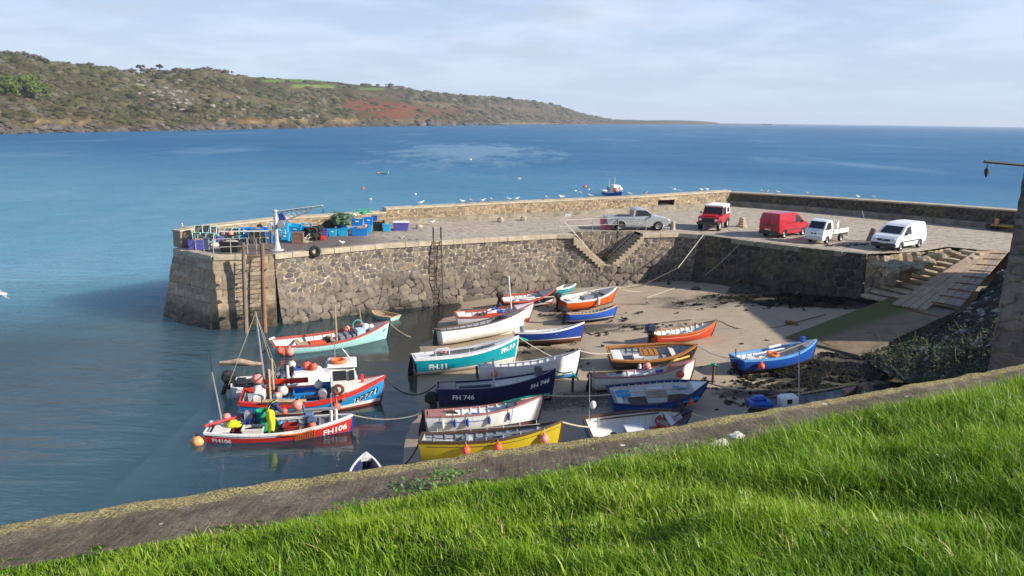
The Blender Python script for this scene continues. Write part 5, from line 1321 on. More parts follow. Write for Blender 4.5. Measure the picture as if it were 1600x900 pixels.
b_['varnish'] = boat('open_boat', 'black hulled boat with broad varnished rail and wooden engine box', (952, 552), (1089, 538), 1.85, .74, .68, 1.0, Pblk, Prust, .16, None, 0, Pg, Pbr, .13, .08, ts=.82, floor=.26, heel=.20, thwarts=(.72,), thm=Pwi, rake=.35)
b_['cream'] = boat('open_boat', 'cream white boat with pink foredeck and an orange float at the bow', (925, 586), (1086, 561), 1.75, .80, .74, 1.2, Pcrm, Prust, .16, None, 0, Pwi, Ppink, .07, .05, ts=.78, floor=.3, heel=-0.16, aft=.13, aftm=Ppink, foredeck=.76, fdm=Ppink, rake=.35, rudder=Pblk, thwarts=(.45,))
b_['bluewhite'] = boat('open_boat', 'blue boat with dark rail, white inside and bright blue seats tipped towards the wall', (953, 617), (1105, 596), 1.85, .72, .66, 1.05, Pblue, Pblk, .0, None, 0, Pwi, Pnavy, .08, .06, ts=.8, floor=.22, heel=.22, thwarts=(.09,), thm=Pwi, foredeck=.84, fdm=Pw, rake=.45)
b_['brown'] = boat('open_boat', 'blue boat with brown rail and a lifebuoy inside half hidden by the near wall', (918, 668), (1080, 642), 1.8, .74, .68, 1.0, Pblue, Pblk, .0, None, 0, Pwi, Pbk, .10, .07, ts=.82, floor=.24, heel=.22, thwarts=(.06, .8), rake=.4)
b_['bright'] = boat('open_boat', 'bright blue boat with light blue rail sitting upright below the slipway', (1151, 558), (1276, 530), 1.75, .86, .80, 1.22, Pblue, Pblk, .26, None, 0, Pwi, Pbri, .12, .08, ts=.78, floor=.34, heel=-0.04, thwarts=(.4,), thm=Pbri, foredeck=.80, fdm=Pg, rake=.35)
b_['dark24'] = boat('open_boat', 'low black boat with white console and blue cover under the near wall', (1173, 630), (1339, 604), 1.6, .70, .62, 1.05, Pblk, Pblk, .1, None, 0, Pg, Pbk, .08, .05, ts=.78, floor=.26, heel=-.03, thwarts=(.6,), foredeck=.88, fdm=Ppink, rake=.5)
# distant boats on the sea
b_['sea'] = boat('fishing_boat', 'little blue and white boat moored on the sea beyond the parapet', (946, 296.5), (972, 297.2), 2.2, 1.1, 1.0, 1.6, Pblue, None, 0, None, 0, Pwi, Pw, .2, .2, afloat=.3, floor=.5, thwarts=(), foredeck=.62, fdm=Pw)
b_['seading'] = boat('rowing_dinghy', 'tiny blue dinghy moored far out on the open sea', (598, 268.8), (606.5, 267.9), 1.3, .6, .6, .9, Pcyan, None, 0, None, 0, Pnavy, Pcyan, .1, .1, afloat=.15, floor=.2, thwarts=(.5,), ribs=False)
for k, v in b_.items(): print(k, 'L=%.2f' % v['L'], tuple(round(x, 2) for x in v['T'].location))

# registration marks
Lw, Lk = paint('white_lettering', (.85, .85, .83), .5, .05), paint('black_lettering', (.015, .015, .015), .5, .05)
bt = b_['fh106']; lettering(bt, 'FH106', .045, .40, .19, Lw, wx=1.15); lettering(bt, 'FH106', .795, .55, .27, Lw, wx=1.05)
bt = b_['pz']; lettering(bt, 'PZ771', .776, .685, .28, Lw, italic=.1, wx=1.15, bold=.03, nm='number_outline'); lettering(bt, 'PZ771', .785, .66, .28, Lk, italic=.1, wx=1.15, bold=.03, lift=.012)
bt = b_['teal']; lettering(bt, 'FH.11', .11, .62, .30, Lw, bold=.05, wx=1.1); lettering(bt, 'FH.11', .81, .52, .27, Lw, bold=.05, wx=1.05); lettering(bt, '+', .945, .42, .13, Lw, bold=.04, nm='cross_mark')
bt = b_['fh746']; lettering(bt, 'FH 746', .12, .50, .23, Lw, bold=.035, italic=.06, wx=1.15); lettering(bt, 'FH 746', .78, .50, .23, Lw, bold=.035, italic=.06, wx=1.1)
bt = b_['turq']; lettering(bt, '204', .925, .48, .15, Lk, bold=.0, nm='registration_number')
bt = b_['red18']; lettering(bt, 'PUFFIN', .04, .17, .05, Lw, bold=.0, nm='boat_name') if False else None

# ---- fittings built in boat space
def part(bt, mb, nm, m, smooth=False): return mb.build(nm, m, bt['T'], smooth)
def outboard(bt, x, y, z, m_, tilt=0.0, s=1.0, leg=True):
    M = Matrix.Translation((x, y, z)) @ Euler((0, tilt, 0)).to_matrix().to_4x4()
    b = MB(); b.M = M
    b.box((-.10*s, 0, -.35*s), (.16*s, .11*s, .75*s), 0, .02, taper=1.0); b.box((-.12*s, 0, -.80*s), (.34*s, .07*s, .14*s), 0, .02); b.box((.02*s, 0, -.08*s), (.14*s, .2*s, .28*s), 0, .02)
    g = part(bt, b, 'outboard_motor', Pblkp)
    c_ = MB(); c_.M = M; c_.box((-.10*s, 0, .22*s), (.50*s, .36*s, .46*s), 0, .12*s); c = c_.build('engine_cowl', m_, g)
    b = MB(); b.M = M; b.tube([(.1*s, 0, .1*s), (.5*s, .05, .18*s)], .022, 5); b.build('tiller', Pblkp, g)
bt = b_['red18']; outboard(bt, -bt['L']/2-.06, 0, .72, paint('navy_cowl', (.02, .03, .07), .35), .12, 1.15)
bt = b_['redwhite']; outboard(bt, -bt['L']/2-.08, 0, .85, Pblkp, .2, .95)
bt = b_['clinker']; outboard(bt, -bt['L']/2-.08, .1, .72, Pblkp, .1, .85)
bt = b_['orange']; outboard(bt, -bt['L']/2-.10, .2, .86, Pblkp, .1, .9)
bt = b_['fh746']; outboard(bt, -bt['L']/2-.18, -.35, .35, Pblkp, .0, 1.2)
bt = b_['white_back']; outboard(bt, -bt['L']/2-.12, 0, .95, Pblkp, .35, 1.3)
bt = b_['brown']; outboard(bt, bt['L']/2-.42, .05, 1.05, paint('navy_cowl', (.02, .03, .07), .35), 2.6, .8)
bt = b_['bluewhite']; 
# engine boxes, bottom boards, seats
def bx(bt, c, d, m_, nm, bev=.02, rz=0): b = MB(); b.box(c, d, rz, bev); return part(bt, b, nm, m_)
bt = b_['varnish']; e = bx(bt, (-.25, 0, .48), (.85, .62, .38), Pwi, 'engine_box'); b = MB(); b.box((-.25, .0, .69), (.9, .66, .05), 0, .01); [b.box((-.25+k*.28, 0, .73), (.03, .62, .03)) for k in (-1, 0, 1)]; b.build('lid', Pbr, e)
part(bt, MB().tube([(-1.3, -.3, .48), (-.6, -.42, .56)], .05, 6), 'tiller', Pbr); bx(bt, (-bt['L']/2+.38, 0, .56), (.5, 1.25, .05), Pwi, 'stern_seat'); bx(bt, (-.9, -.25, .5), (.45, .4, .3), Pcrm, 'locker')
part(bt, MB().tube([(-.9, .66, .60), (1.1, .62, .68)], .028, 6), 'oar', Pbr)
bt = b_['bluewhite']; e = bx(bt, (-.1, 0, .42), (.85, .5, .3), Pwi, 'engine_box'); MB().box((-.1, 0, .59), (.92, .56, .05), 0, .01).build('lid', paint('weathered_board', (.30, .25, .2), .8, .3), e)
bx(bt, (1.25, .52, .52), (.85, .3, .06), Psky, 'side_seat', .01, -.22); bx(bt, (1.25, -.50, .52), (.9, .26, .06), Psky, 'side_seat', .01, .25); bx(bt, (-1.55, .3, .52), (.65, .5, .05), Psky, 'stern_seat')
bx(bt, (.2, 0, .27), (3.0, .7, .03), paint('brown_boards', (.12, .085, .06), .8, .3), 'bottom_boards', .005); bx(bt, (.0, .62, .5), (.75, .2, .05), Pwi, 'side_seat')
part(bt, MB().tube([(-bt['L']/2+.3, 0, .72), (bt['L']/2-1.1, .05, .8)], .02, 5), 'tiller_line', Prope)
bt = b_['brown']; bx(bt, (-.25, -.1, .48), (.75, .7, .06), Pwi, 'engine_lid'); bx(bt, (-.25, -.1, .35), (.7, .6, .22), Pgd, 'engine_box'); bx(bt, (.55, -.25, .38), (.35, .4, .26), paint('brown_box', (.25, .07, .04), .6), 'tackle_box')
part(bt, MB().lathe([(.11, .25), (.14, .55)], 12, (-1.2, -.35, 0)), 'bucket', Pblkp); bx(bt, (-2.0, 0, .55), (.3, 1.2, .05), Pwi, 'stern_seat')
part(bt, MB().tube([(-1.5, .66, .58), (1.6, .60, .66)], .03, 6), 'inner_stringer', Pbk)
bt = b_['bright']; part(bt, MB().tube([(-1.6, -.3, .7), (0.2, .1, .76), (1.7, .05, 1.1)], .03, 6), 'boathook', Ptan); part(bt, MB().tube([(-1.0, .5, .7), (1.4, .5, .85)], .05, 6), 'oar', Pwi); part(bt, MB().tube([(-.1, .62, .92), (.6, .62, .98)], .07, 8), 'rolled_sail', Pw); bx(bt, (1.55, .1, 1.28), (.22, .2, .3), Pblue, 'fuel_can'); part(bt, MB().tube([(-bt['L']/2+.1, .3, .8), (-bt['L']/2+.1, .3, 1.2)], .04, 6), 'samson_post', Pgd); bx(bt, (-1.3, 0, .6), (.5, 1.1, .06), Pwi, 'stern_seat'); outboard(bt, -bt['L']/2-.12, .0, .35, Pblkp, 0, .6)
bt = b_['dark24']; c_ = bx(bt, (-.75, 0, .62), (.75, .55, .62), Pw, 'console', .08); MB().box((-.8, -.281, .72), (.22, .01, .2)).build('window', Pblk, c_)
b = MB(); b.box((-2.0, 0, .68), (.9, .9, .34), 0, .1); b.box((-2.05, 0, .9), (.6, .5, .22), 0, .1); part(bt, b, 'tarpaulin', Pblue)
part(bt, MB().tube([(-.35, -.2, .4), (-.4, -.2, 2.9)], .028, 6), 'mast', Pgalv); part(bt, MB().tube([(-.2, .5, .72), (2.5, .3, 1.05)], .03, 6), 'oar', Ptan); part(bt, MB().tube([(-.2, .6, .70), (2.2, .4, .98)], .03, 6), 'oar', Ptan)
bt = b_['cream']; bx(bt, (-1.1, .55, .74), (.3, .06, .14), Pblkp, 'instrument', .01); part(bt, MB().tube([(-bt['L']/2+.1, .2, .8), (-bt['L']/2+.1, .2, 1.12)], .05, 6), 'samson_post', Pgalv); part(bt, MB().tube(sag((-2.2, .35, .86), (-1.2, .5, .84), .05), .035, 5), 'yellow_hose', paint('yellow_hose', (.7, .38, .05), .6)); part(bt, MB().tube([(.75, -.55, .82), (1.3, -.2, 1.2), (2.3, .2, 1.32)], .05, 6), 'yellow_pole', paint('yellow_hose', (.7, .38, .05), .6)); bx(bt, (.85, .3, .62), (.35, .3, .3), Proy, 'blue_box')
bt = b_['fender']; part(bt, MB().tube([(-.6, .2, .75), (.6, -.1, .70)], .03, 6), 'oar', Pblue); bx(bt, (-.35, .05, .62), (.6, .5, .1), Psky, 'blue_seat'); bx(bt, (.95, .25, .7), (.25, .22, .35), Proy, 'blue_can'); part(bt, MB().tube([(-1.9, .1, .92), (-1.2, -.2, .9), (-1.5, .3, .93)], .04, 6), 'rope_coil', Pbk); bx(bt, (-1.55, .1, .92), (.5, .25, .1), Pbk, 'hatch_box'); lettering(bt, 'I', .03, .0, .01, Lw) if False else None
b = MB(); rows = []
for k in range(9): u = .06+.42*k/8; f = bt['sheer'](u); p = bt['P'](u, (f-.30)/f, -1); q_ = bt['P'](u, (f-.27)/f, -1); rows.append([(p.x, p.y-.01, p.z), (q_.x, q_.y-.01, q_.z)])
b.loft(rows); part(bt, b, 'blue_line', Pblue)
bt = b_['yellow']
for k in range(7):
    u = .1+.12*k
    for s in (-1, 1):
        p = bt['P'](u, 1, s); part(bt, MB().tube([p, p+Vector((0, 0, .14))], .018, 5), 'thole_pin', Pgalv)
part(bt, MB().sphere((-.95, .1, .78), .2, 10, 7), 'lamp_globe', Pg); bx(bt, (-.5, 0, .7), (1.3, .6, .12), paint('dark_cover', (.05, .055, .08), .7), 'cover'); part(bt, MB().tube([(-.3, .3, .85), (1.7, .1, 1.05)], .025, 6), 'oar', Pg); part(bt, MB().tube([(-.2, .15, .85), (1.8, -.05, 1.05)], .025, 6), 'oar', Pg); part(bt, MB().tube([(-2.4, .45, 1.08), (2.2, .35, 1.2)], .015, 5), 'hand_line', Prope); bx(bt, (1.85, .05, 1.02), (.3, .3, .16), Pw, 'bow_locker'); bx(bt, (-1.9, 0, .72), (.9, .8, .06), Pwi, 'stern_seat')
bt = b_['teal']
for x0, x1 in ((-1.75, -1.05),):
    part(bt, MB().tube([(x0, -.55, 1.0), (x0, -.55, 1.30), (x0+.1, -.55, 1.36), (x1-.1, -.55, 1.36), (x1, -.55, 1.30), (x1, -.55, 1.0)], .025, 6), 'grab_rail', Pw)
part(bt, MB().tube([(.0, -.6, 1.0), (.0, -.6, 1.32), (.9, -.55, 1.42), (1.4, -.5, 1.42), (1.4, -.5, 1.1)], .02, 6), 'grab_rail', Pgalv); part(bt, MB().tube(sag((-1.05, -.55, 1.3), (0, -.6, 1.3), .06), .012, 4), 'rail_rope', Prope)
bx(bt, (-.2, .05, .75), (2.4, .7, .5), paint('casing_grey', (.12, .13, .13), .8), 'engine_casing'); bx(bt, (-1.5, .2, 1.02), (.5, .25, .1), Pgd, 'hatch'); part(bt, MB().torus((-1.3, -.1, 1.06), .16, .04), 'rope_coil', Ppink); part(bt, MB().tube([(.3, -.15, 1.05), (2.0, .0, 1.25)], .04, 6), 'boathook', Pgd)  # engine casing in plain dark grey
bx(bt, (-bt['L']/2+.0, -.25, .55), (.06, 1.1, .5), Pnavy, 'transom_panel')
bt = b_['fh746']; part(bt, MB().tube([(-.15, -.55, .5), (-.15, -.55, 2.25)], .045, 8), 'mast', Pgalv); b = MB(); b.box((-.25, -.55, 1.9), (.25, .05, .05)); b.sphere((-.33, -.55, 1.95), .07, 8, 6); part(bt, b, 'mast_lamp', Pwball)
bx(bt, (-1.0, .45, .62), (1.5, .35, .42), Pnavy, 'side_locker'); bx(bt, (-.5, -.1, .6), (1.3, .5, .08), Pcrm, 'seat'); bx(bt, (-2.2, -.2, 1.0), (.55, .8, .03), Pcyan, 'aft_panel'); part(bt, MB().lathe([(.17, 0), (.19, .1), (.19, .38), (.12, .42)], 12, (1.95, .3, 1.15)), 'winch_drum', paint('winch_grey', (.12, .12, .13), .6)); part(bt, MB().tube([(2.25, .1, 1.2), (2.55, 0, 1.42)], .06, 6), 'bow_roller', Pblkp); part(bt, MB().tube([(-.3, -.3, .7), (.5, .0, .72)], .03, 6), 'oar', Ptan)
bt = b_['white14']; part(bt, MB().tube([(-1.6, -.5, .95), (.2, -.62, 1.02), (2.1, -.2, 1.30)], .02, 5), 'hand_line', Pgd); bx(bt, (-bt['L']/2-.12, .0, .5), (.12, .3, .8), Pbk, 'rudder_post')
bt = b_['dkblue']; part(bt, MB().lathe([(.14, .7), (.16, 1.0), (.08, 1.08)], 10, (-bt['L']/2+.45, .1, 0)), 'outboard_cowl', Pgd)
bt = b_['orange']; bx(bt, (-.2, .0, .58), (.8, .55, .4), Pgd, 'engine_box'); part(bt, MB().tube([(.45, .8, .8), (.45, .0, .95), (.45, -.8, .8)], .03, 6), 'coaming', Pgalv); bx(bt, (-1.2, .1, .62), (.7, 1.1, .08), Pw, 'stern_seat'); part(bt, MB().tube([(-1.7, .75, .95), (1.2, .75, 1.12)], .02, 5), 'hand_rail', Pgalv); part(bt, MB().tube([(-1.2, .3, .7), (.9, .2, .9)], .03, 6), 'oar', Ptan)
bt = b_['redrail']; part(bt, MB().tube([(1.05, .1, .7), (.95, .1, 3.1)], .045, 8), 'mast', Pw); bx(bt, (-.3, -.15, .72), (.9, .5, .3), paint('orange_red_paint', (.66, .055, .015), .35), 'engine_box'); bx(bt, (-.3, -.15, .9), (.6, .4, .06), Pw, 'engine_lid'); part(bt, MB().torus((-.25, 0, .96), .26, .06), 'hose_coil', Pcrm); part(bt, MB().torus((.05, .2, .98), .2, .05), 'rope_coil', Pblue); part(bt, MB().torus((.3, -.2, .9), .18, .06), 'rope_coil', Pblue); part(bt, MB().torus((-.8, .1, .8), .16, .04), 'rope_coil', Pgrn)
bt = b_['redwhite']; bx(bt, (-.1, -.1, .58), (1.0, .4, .22), Pw, 'engine_box'); part(bt, MB().tube([(-1.3, -.2, .75), (1.8, -.9, .85)], .04, 6), 'long_oar', Pcrm)
bt = b_['turq']; part(bt, MB().tube([(.12, -.45, .4), (.02, -.45, 2.9)], [.06, .045], 8), 'mast', Ptan); b = MB()
for k in range(5): b.box((.5+.38*k, .1, .62+.04*k), (.32, .8, .5), 0, .04)
part(bt, b, 'grey_tarpaulin_pile', Pgd)
bx(bt, (-.95, -.1, .62), (.9, .6, .2), paint('orange_sheet', (.7, .09, .03), .6), 'orange_cover'); bx(bt, (-1.7, .0, .6), (.8, .7, .12), Ptan, 'floor_hatch'); part(bt, MB().lathe([(.2, .4), (.24, .8)], 12, (-.35, .1, 0)), 'black_bucket', Pblkp); part(bt, MB().torus((1.55, .2, 1.35), .3, .03, axis='y', n=18), 'teal_hose', paint('teal_hose', (.1, .42, .42), .5)); bx(bt, (1.6, -.1, .95), (.5, .55, .5), paint('pale_blue_cooler', (.45, .6, .8), .5), 'cool_box'); part(bt, MB().tube([(1.85, .3, .9), (1.7, .3, 2.35)], .03, 6), 'short_spar', Ptan); b = MB(); b.sphere((2.0, .1, 1.2), .22, 10, 7); b.sphere((2.3, .0, 1.2), .18, 10, 7); part(bt, b, 'net_floats', Pwball)
part(bt, MB().tube([(-bt['L']/2-.08, .4, 1.0), (-bt['L']/2+.25, .55, 1.02)], .07, 6), 'stern_roller', Pwball)
bt = b_['tan']; bx(bt, (-.1, 0, .2), (.5, .8, .05), Ptan, 'bottom_boards')
# PZ771: wheelhouse and working deck
bt = b_['pz']; Lz = bt['L']
rows = []
wh = MB(); wx0, wx1 = .72, 1.92
wh.loft([[(wx0, -.62, .55), (wx0, .62, .55), (wx1, .58, .75), (wx1, -.58, .75)], [(wx0, -.62, 1.9), (wx0, .62, 1.9), (wx1-.02, .55, 1.9), (wx1-.02, -.55, 1.9)], [(wx0-.05, -.60, 2.4), (wx0-.05, .60, 2.4), (wx1-.16, .52, 2.4), (wx1-.16, -.52, 2.4)]], True)
W = part(bt, wh, 'wheelhouse', Pw)
MB().box(((wx0+wx1)/2-.10, 0, 2.45), (wx1-wx0+.12, 1.32, .12), 0, .05).build('roof', Pw, W)
Mgl = paint('dark_glass', (.03, .035, .04), .1, .1, 1, spec=.35)
for x0, x1 in ((wx0+.12, wx0+.70), (wx0+.80, wx0+1.06)):
    MB().add([(x0, -.632, 1.82), (x1, -.622+(x1-wx0)*.035, 1.82), (x1-.02, -.612+(x1-wx0)*.05, 2.28), (x0, -.617, 2.28)], [(0, 1, 2, 3)]).build('window', Mgl, W)
MB().add([(wx1+.004, -.45, 1.9), (wx1+.004, .45, 1.9), (wx1-.12, .43, 2.32), (wx1-.12, -.43, 2.32)], [(0, 1, 2, 3)]).build('window', Mgl, W)
MB().add([(wx0-.01, -.4, 1.0), (wx0-.01, .2, 1.0), (wx0-.045, .2, 2.3), (wx0-.045, -.4, 2.3)], [(0, 1, 2, 3)]).build('doorway', paint('cabin_dark', (.04, .035, .03), .8), W)
part(bt, MB().torus((wx0+.35, -.1, 2.58), .27, .085, sc=(1.1, 1)), 'lifebuoy', paint('orange_lifebuoy', (.75, .17, .05), .6))
b = MB(); b.tube([(wx0+.85, .2, 2.5), (wx0+.7, .1, 3.0)], .02, 5); b.tube([(wx0+.95, .1, 2.5), (wx0+.55, .05, 3.1)], .02, 5); b.tube([(wx0+.2, .4, 2.5), (wx0+.2, .4, 3.3)], .015, 5); b.box((wx0-.12, -.05, 2.5), (.18, .18, .12), 0, .02); part(bt, b, 'aerials', Pgalv)
for s in (-1, 1): part(bt, MB().tube([(-1.9, s*.75, .55), (-1.92, s*.72, 2.55)], .065, 6), 'gantry_post', Ptan)
part(bt, MB().tube([(-1.92, -.75, 2.0), (-1.92, .75, 2.0)], .04, 6), 'gantry_bar', Pgalv)
part(bt, MB().box((-.05, -.1, 1.02), (.9, .8, .1), 0, .02), 'hatch_cover', Pgd)
b = MB(); b.lathe([(.16, -.12), (.2, -.1), (.2, .1), (.16, .12)], 12, (.35, -.72, 1.30), 'y'); b.box((.35, -.66, 1.02), (.3, .25, .5), 0, .03); part(bt, b, 'pot_hauler', Pgalv); part(bt, MB().torus((1.05, -.78, 1.45), .2, .07, axis='y'), 'hauler_wheel', Prust)
part(bt, MB().box((1.3, -.98, 1.04), (.2, .2, .1)), 'fairlead', Pgd); part(bt, MB().tube([(-2.2, -1.08, 1.20), (-.35, -1.20, 1.16)], .09, 6), 'wooden_rubbing_piece', Ptan); part(bt, MB().tube([(Lz/2-1.05, 0, 1.45), (Lz/2-1.05, 0, 1.85)], .07, 8), 'samson_post', Pred)
b = MB(); b.box((-1.35, .95, 1.35), (2.0, .07, .25), .02, .02); part(bt, b, 'bulwark_board', Pred); part(bt, MB().box((-2.45, -.1, 1.05), (.5, 1.0, .5), 0, .08), 'stern_locker', Pcrm)
bt = b_['white_back']; bm_ = bt['L']
part(bt, MB().tube([(-1.05, 0, .5), (-1.3, .05, 4.35)], [.07, .04], 8), 'mast', Pgalv)
b = MB(); q_ = [(-1.1, 0, 1.75), (-1.6, .0, 1.82), (-2.1, .05, 1.95), (-2.6, .1, 1.95), (-3.05, .1, 1.98)]; b.tube(q_, [.07, .12, .15, .1, .05], 8); part(bt, b, 'furled_sail', paint('tan_canvas', (.36, .27, .20), .9, .3, 4)); part(bt, MB().tube([(-1.1, 0, 1.68), (-3.1, .1, 1.88)], .04, 6), 'boom', Pbk)
for a, c in (((-1.3, .05, 4.3), (-2.2, .06, 2.1)), ((-2.2, .06, 2.1), (-2.9, .1, 1.95)), ((-1.3, .05, 4.3), (-2.7, -.3, .95)), ((-1.3, .05, 4.3), (-.4, .7, 1.0)), ((-1.3, .05, 4.3), (-.5, -.8, 1.0))): part(bt, MB().tube([a, c], .012, 4), 'stay', Prope)
bx(bt, (.95, .0, .95), (1.5, 1.3, .65), Pw, 'cuddy', .12); bx(bt, (-.1, -.25, .85), (.7, .6, .5), Pblkp, 'engine', .06); part(bt, MB().torus((-.1, -.55, 1.02), .22, .07, axis='y'), 'engine_wheel', Pgd); bx(bt, (-.9, -.5, .7), (.8, .5, .5), Pgd, 'fish_pound'); part(bt, MB().tube([(-1.9, .3, 1.0), (-.7, .55, 1.0)], .05, 6), 'oar', Pw); part(bt, MB().tube([(.0, -.6, .5), (.0, -.6, 1.75)], .07, 8), 'derrick_post', Pw); bx(bt, (-1.9, .1, .95), (.9, .9, .12), Pblkp, 'aft_cover', .05)
# FH106 fittings
bt = b_['fh106']; Lf = bt['L']
part(bt, MB().tube([(-Lf/2+.55, .2, .4), (-Lf/2+.22, .25, 3.1)], [.05, .03], 6), 'mast', Pgalv); part(bt, MB().tube([(-Lf/2+.22, .25, 3.1), (-Lf/2+.17, .25, 4.1)], .012, 4), 'aerial', Pblk)
part(bt, MB().tube([(-2.4, .62, 1.0), (-.6, .82, 1.02)], .05, 6), 'blue_pole', Pblue); part(bt, MB().tube([(-.9, .86, 1.0), (2.2, .72, 1.15)], .075, 7), 'long_grey_pole', Pgalv); part(bt, MB().box((-1.35, .25, .85), (.35, .4, 1.0), 0, .03), 'grey_bin', Pg)
b = MB(); b.box((1.1, .1, .95), (.35, .35, .55), 0, .05); b.lathe([(.18, -.1), (.2, 0), (.18, .1)], 12, (1.25, -.25, 1.05), 'y'); b.tube([(1.0, .25, .6), (.85, .2, 1.55)], .05, 6); part(bt, b, 'pot_hauler', paint('blue_grey_winch', (.10, .16, .28), .5)); b = MB(); b.lathe([(.07, .7), (.07, 1.3)], 8, (2.0, .05, 0)); b.lathe([(.07, .7), (.07, 1.35)], 8, (2.2, .05, 0)); part(bt, b, 'mooring_bitts', Pcrm); part(bt, MB().tube([(2.05, .15, 1.0), (2.0, .2, 2.0)], .03, 5), 'short_staff', Pgalv); bx(bt, (-Lf/2+.55, 0, .78), (.7, 1.1, .06), Pcrm, 'stern_seat'); part(bt, MB().tube([(-Lf/2-.1, -.3, 1.0), (-Lf/2+1.3, .4, 1.12)], .055, 6), 'red_boathook', Pred)
b = MB(); rows = [[tuple(bt['P'](.60+.012*k, 1, -1)+Vector((0, -.03, .02))), tuple(bt['P'](.60+.012*k, .45, -1)+Vector((0, -.03, 0)))] for k in range(12)]
for r_ in rows: b.tube(r_, .014, 4)
b.tube([tuple(bt['P'](.5+.02*k, 1, -1)+Vector((0, -.04, -.05-.06*math.sin(k*.28)))) for k in range(12)], .03, 5); part(bt, b, 'hanging_nets', paint('orange_net', (.55, .16, .05), .9))
bt = b_['sea']; bx(bt, (.6, 0, 1.7), (1.6, 1.4, 1.2), Pw, 'wheelhouse', .1); bx(bt, (-1.2, 0, 1.5), (1.0, 1.2, .8), Pg, 'deck_gear', .1); b = MB(); b.tube([(-1.9, 0, 1), (-1.9, 0, 3.2)], .06, 5); b.tube([(.3, 0, 2), (.3, 0, 3.6)], .06, 5); part(bt, b, 'mast', Pgalv); part(bt, MB().sphere((1.9, -.6, 1.5), .45, 8, 6), 'red_buoy', Pball); part(bt, MB().sphere((2.2, .2, 1.7), .4, 8, 6), 'white_buoy', Pwball)
# ------------------------------------------------------------------ vehicles
Ptyre = paint('tyre_rubber', (.018, .018, .018), .85, .2, 6); Prim = paint('wheel_rim', (.42, .43, .44), .4, .2, 5, .6); Pbump = paint('dark_bumper', (.05, .052, .057), .6, .2, 4)
Plamp = paint('lamp_glass', (.75, .77, .8), .12, .1, 5, spec=.7); Prlamp = paint('red_lamp', (.45, .02, .015), .2, .1, 5); Pplate = paint('number_plate', (.72, .68, .45), .5, .1, 5)
Pvw = paint('van_white', (.80, .81, .82), .22, .05, .8, dirt=(.45, .42, .36), dirt_amt=.3, spec=.6, bmp=.02); Pvr = paint('van_red', (.42, .016, .035), .22, .08, .8, dirt=(.25, .06, .05), dirt_amt=.25, spec=.6, bmp=.02)
Psil = paint('silver_paint', (.50, .52, .54), .28, .06, .8, .25, dirt=(.4, .38, .33), dirt_amt=.2, spec=.6, bmp=.02); Plr = paint('rover_red', (.42, .02, .03), .35, .12, .8, dirt=(.22, .1, .08), dirt_amt=.35)
def arches(z0, wheels, ra, wr):
    out = []
    for xw in wheels:
        for k in range(9):
            a = math.pi*k/8; out.append((xw+ra*math.cos(a), max(z0, wr-.02+ra*math.sin(a))))
    return out
def shell(prof, hw, zb, k_, r=.07):
    yy = lambda z: hw - (k_*(z-zb) if z > zb else 0) - (.04*(zb-.15-z)/.5 if z < zb-.15 else 0)
    xs_ = [p[0] for p in prof]; cx, cz = (min(xs_)+max(xs_))/2, .95
    b = MB(); rows = []
    for s, o_, sh in ((-1, 0, .035), (-1, r*.35, .012), (-1, r, 0), (1, r, 0), (1, r*.35, .012), (1, 0, .035)):
        rows.append([(cx+(x-cx)*(1-sh*.55), s*(yy(z)-o_), z-(sh*.9*max(0, z-cz))) for x, z in prof])
    b.loft(rows, True); n = len(prof)
    b.f.append(tuple(range(n-1, -1, -1))); b.f.append(tuple(range(5*n, 6*n)))
    return b, yy
def wheels_of(T, xs_, y, wr, wt=.2, rim=None):
    for xw in xs_:
        for s in (-1, 1):
            b = MB(); b.lathe([(wr*.62, -wt/2), (wr*.93, -wt/2), (wr, -wt*.32), (wr, wt*.32), (wr*.93, wt/2), (wr*.62, wt/2)], 22, (xw, s*(y-wt/2), wr), 'y', False)
            w_ = b.build('wheel', Ptyre, T, True)
            b = MB(); q_ = s*(y-.035)
            b.lathe([(wr*.66, q_-s*.05), (wr*.64, q_), (wr*.52, q_-s*.02), (wr*.46, q_-s*.05), (wr*.2, q_-s*.015), (.001, q_-s*.01)], 18, (xw, 0, wr), 'y')
            for k in range(5):
                a = 6.283*k/5; b.box((xw+math.cos(a)*wr*.34, q_-s*.02, wr+math.sin(a)*wr*.34), (wr*.42, .03, wr*.13), 0, 0, 0, -a)
            b.build('rim', rim or Prim, w_)
def side_glass(T, yy, poly, nm='window'):
    for s in (-1, 1):
        b = MB(); b.add([(x, s*(yy(z)+.006), z) for x, z in poly], [tuple(range(len(poly)))]); b.build(nm, Mgl, T)
def cross_glass(T, a, c, w0, w1, nm='windscreen', off=.012, m_=None):
    d_ = Vector((c[0]-a[0], 0, c[1]-a[1])); n_ = Vector((-d_.z, 0, d_.x)).normalized()
    if n_.z < 0: n_ = -n_
    n_ *= off; b = MB(); b.add([(a[0]+n_.x, -w0, a[1]+n_.z), (a[0]+n_.x, w0, a[1]+n_.z), (c[0]+n_.x, w1, c[1]+n_.z), (c[0]+n_.x, -w1, c[1]+n_.z)], [(0, 1, 2, 3)]); b.build(nm, m_ or Mgl, T)
def vb(T, c, d, m_, nm, bev=.02, rz=0, ry=0): b = MB(); b.box(c, d, rz, bev, 0, ry); return b.build(nm, m_, T)
def place_car(T, px, py, xm, ym, hd):
    p = at(px, py, ZQ+.004); c, s = math.cos(hd), math.sin(hd)
    T.location = (p.x-(c*xm-s*ym), p.y-(s*xm+c*ym), ZQ+.004); T.rotation_euler = (0, 0, hd)
def mirrors(T, x, z, y, m_):
    for s in (-1, 1): vb(T, (x, s*(y+.09), z), (.1, .16, .15), m_, 'wing_mirror', .03)
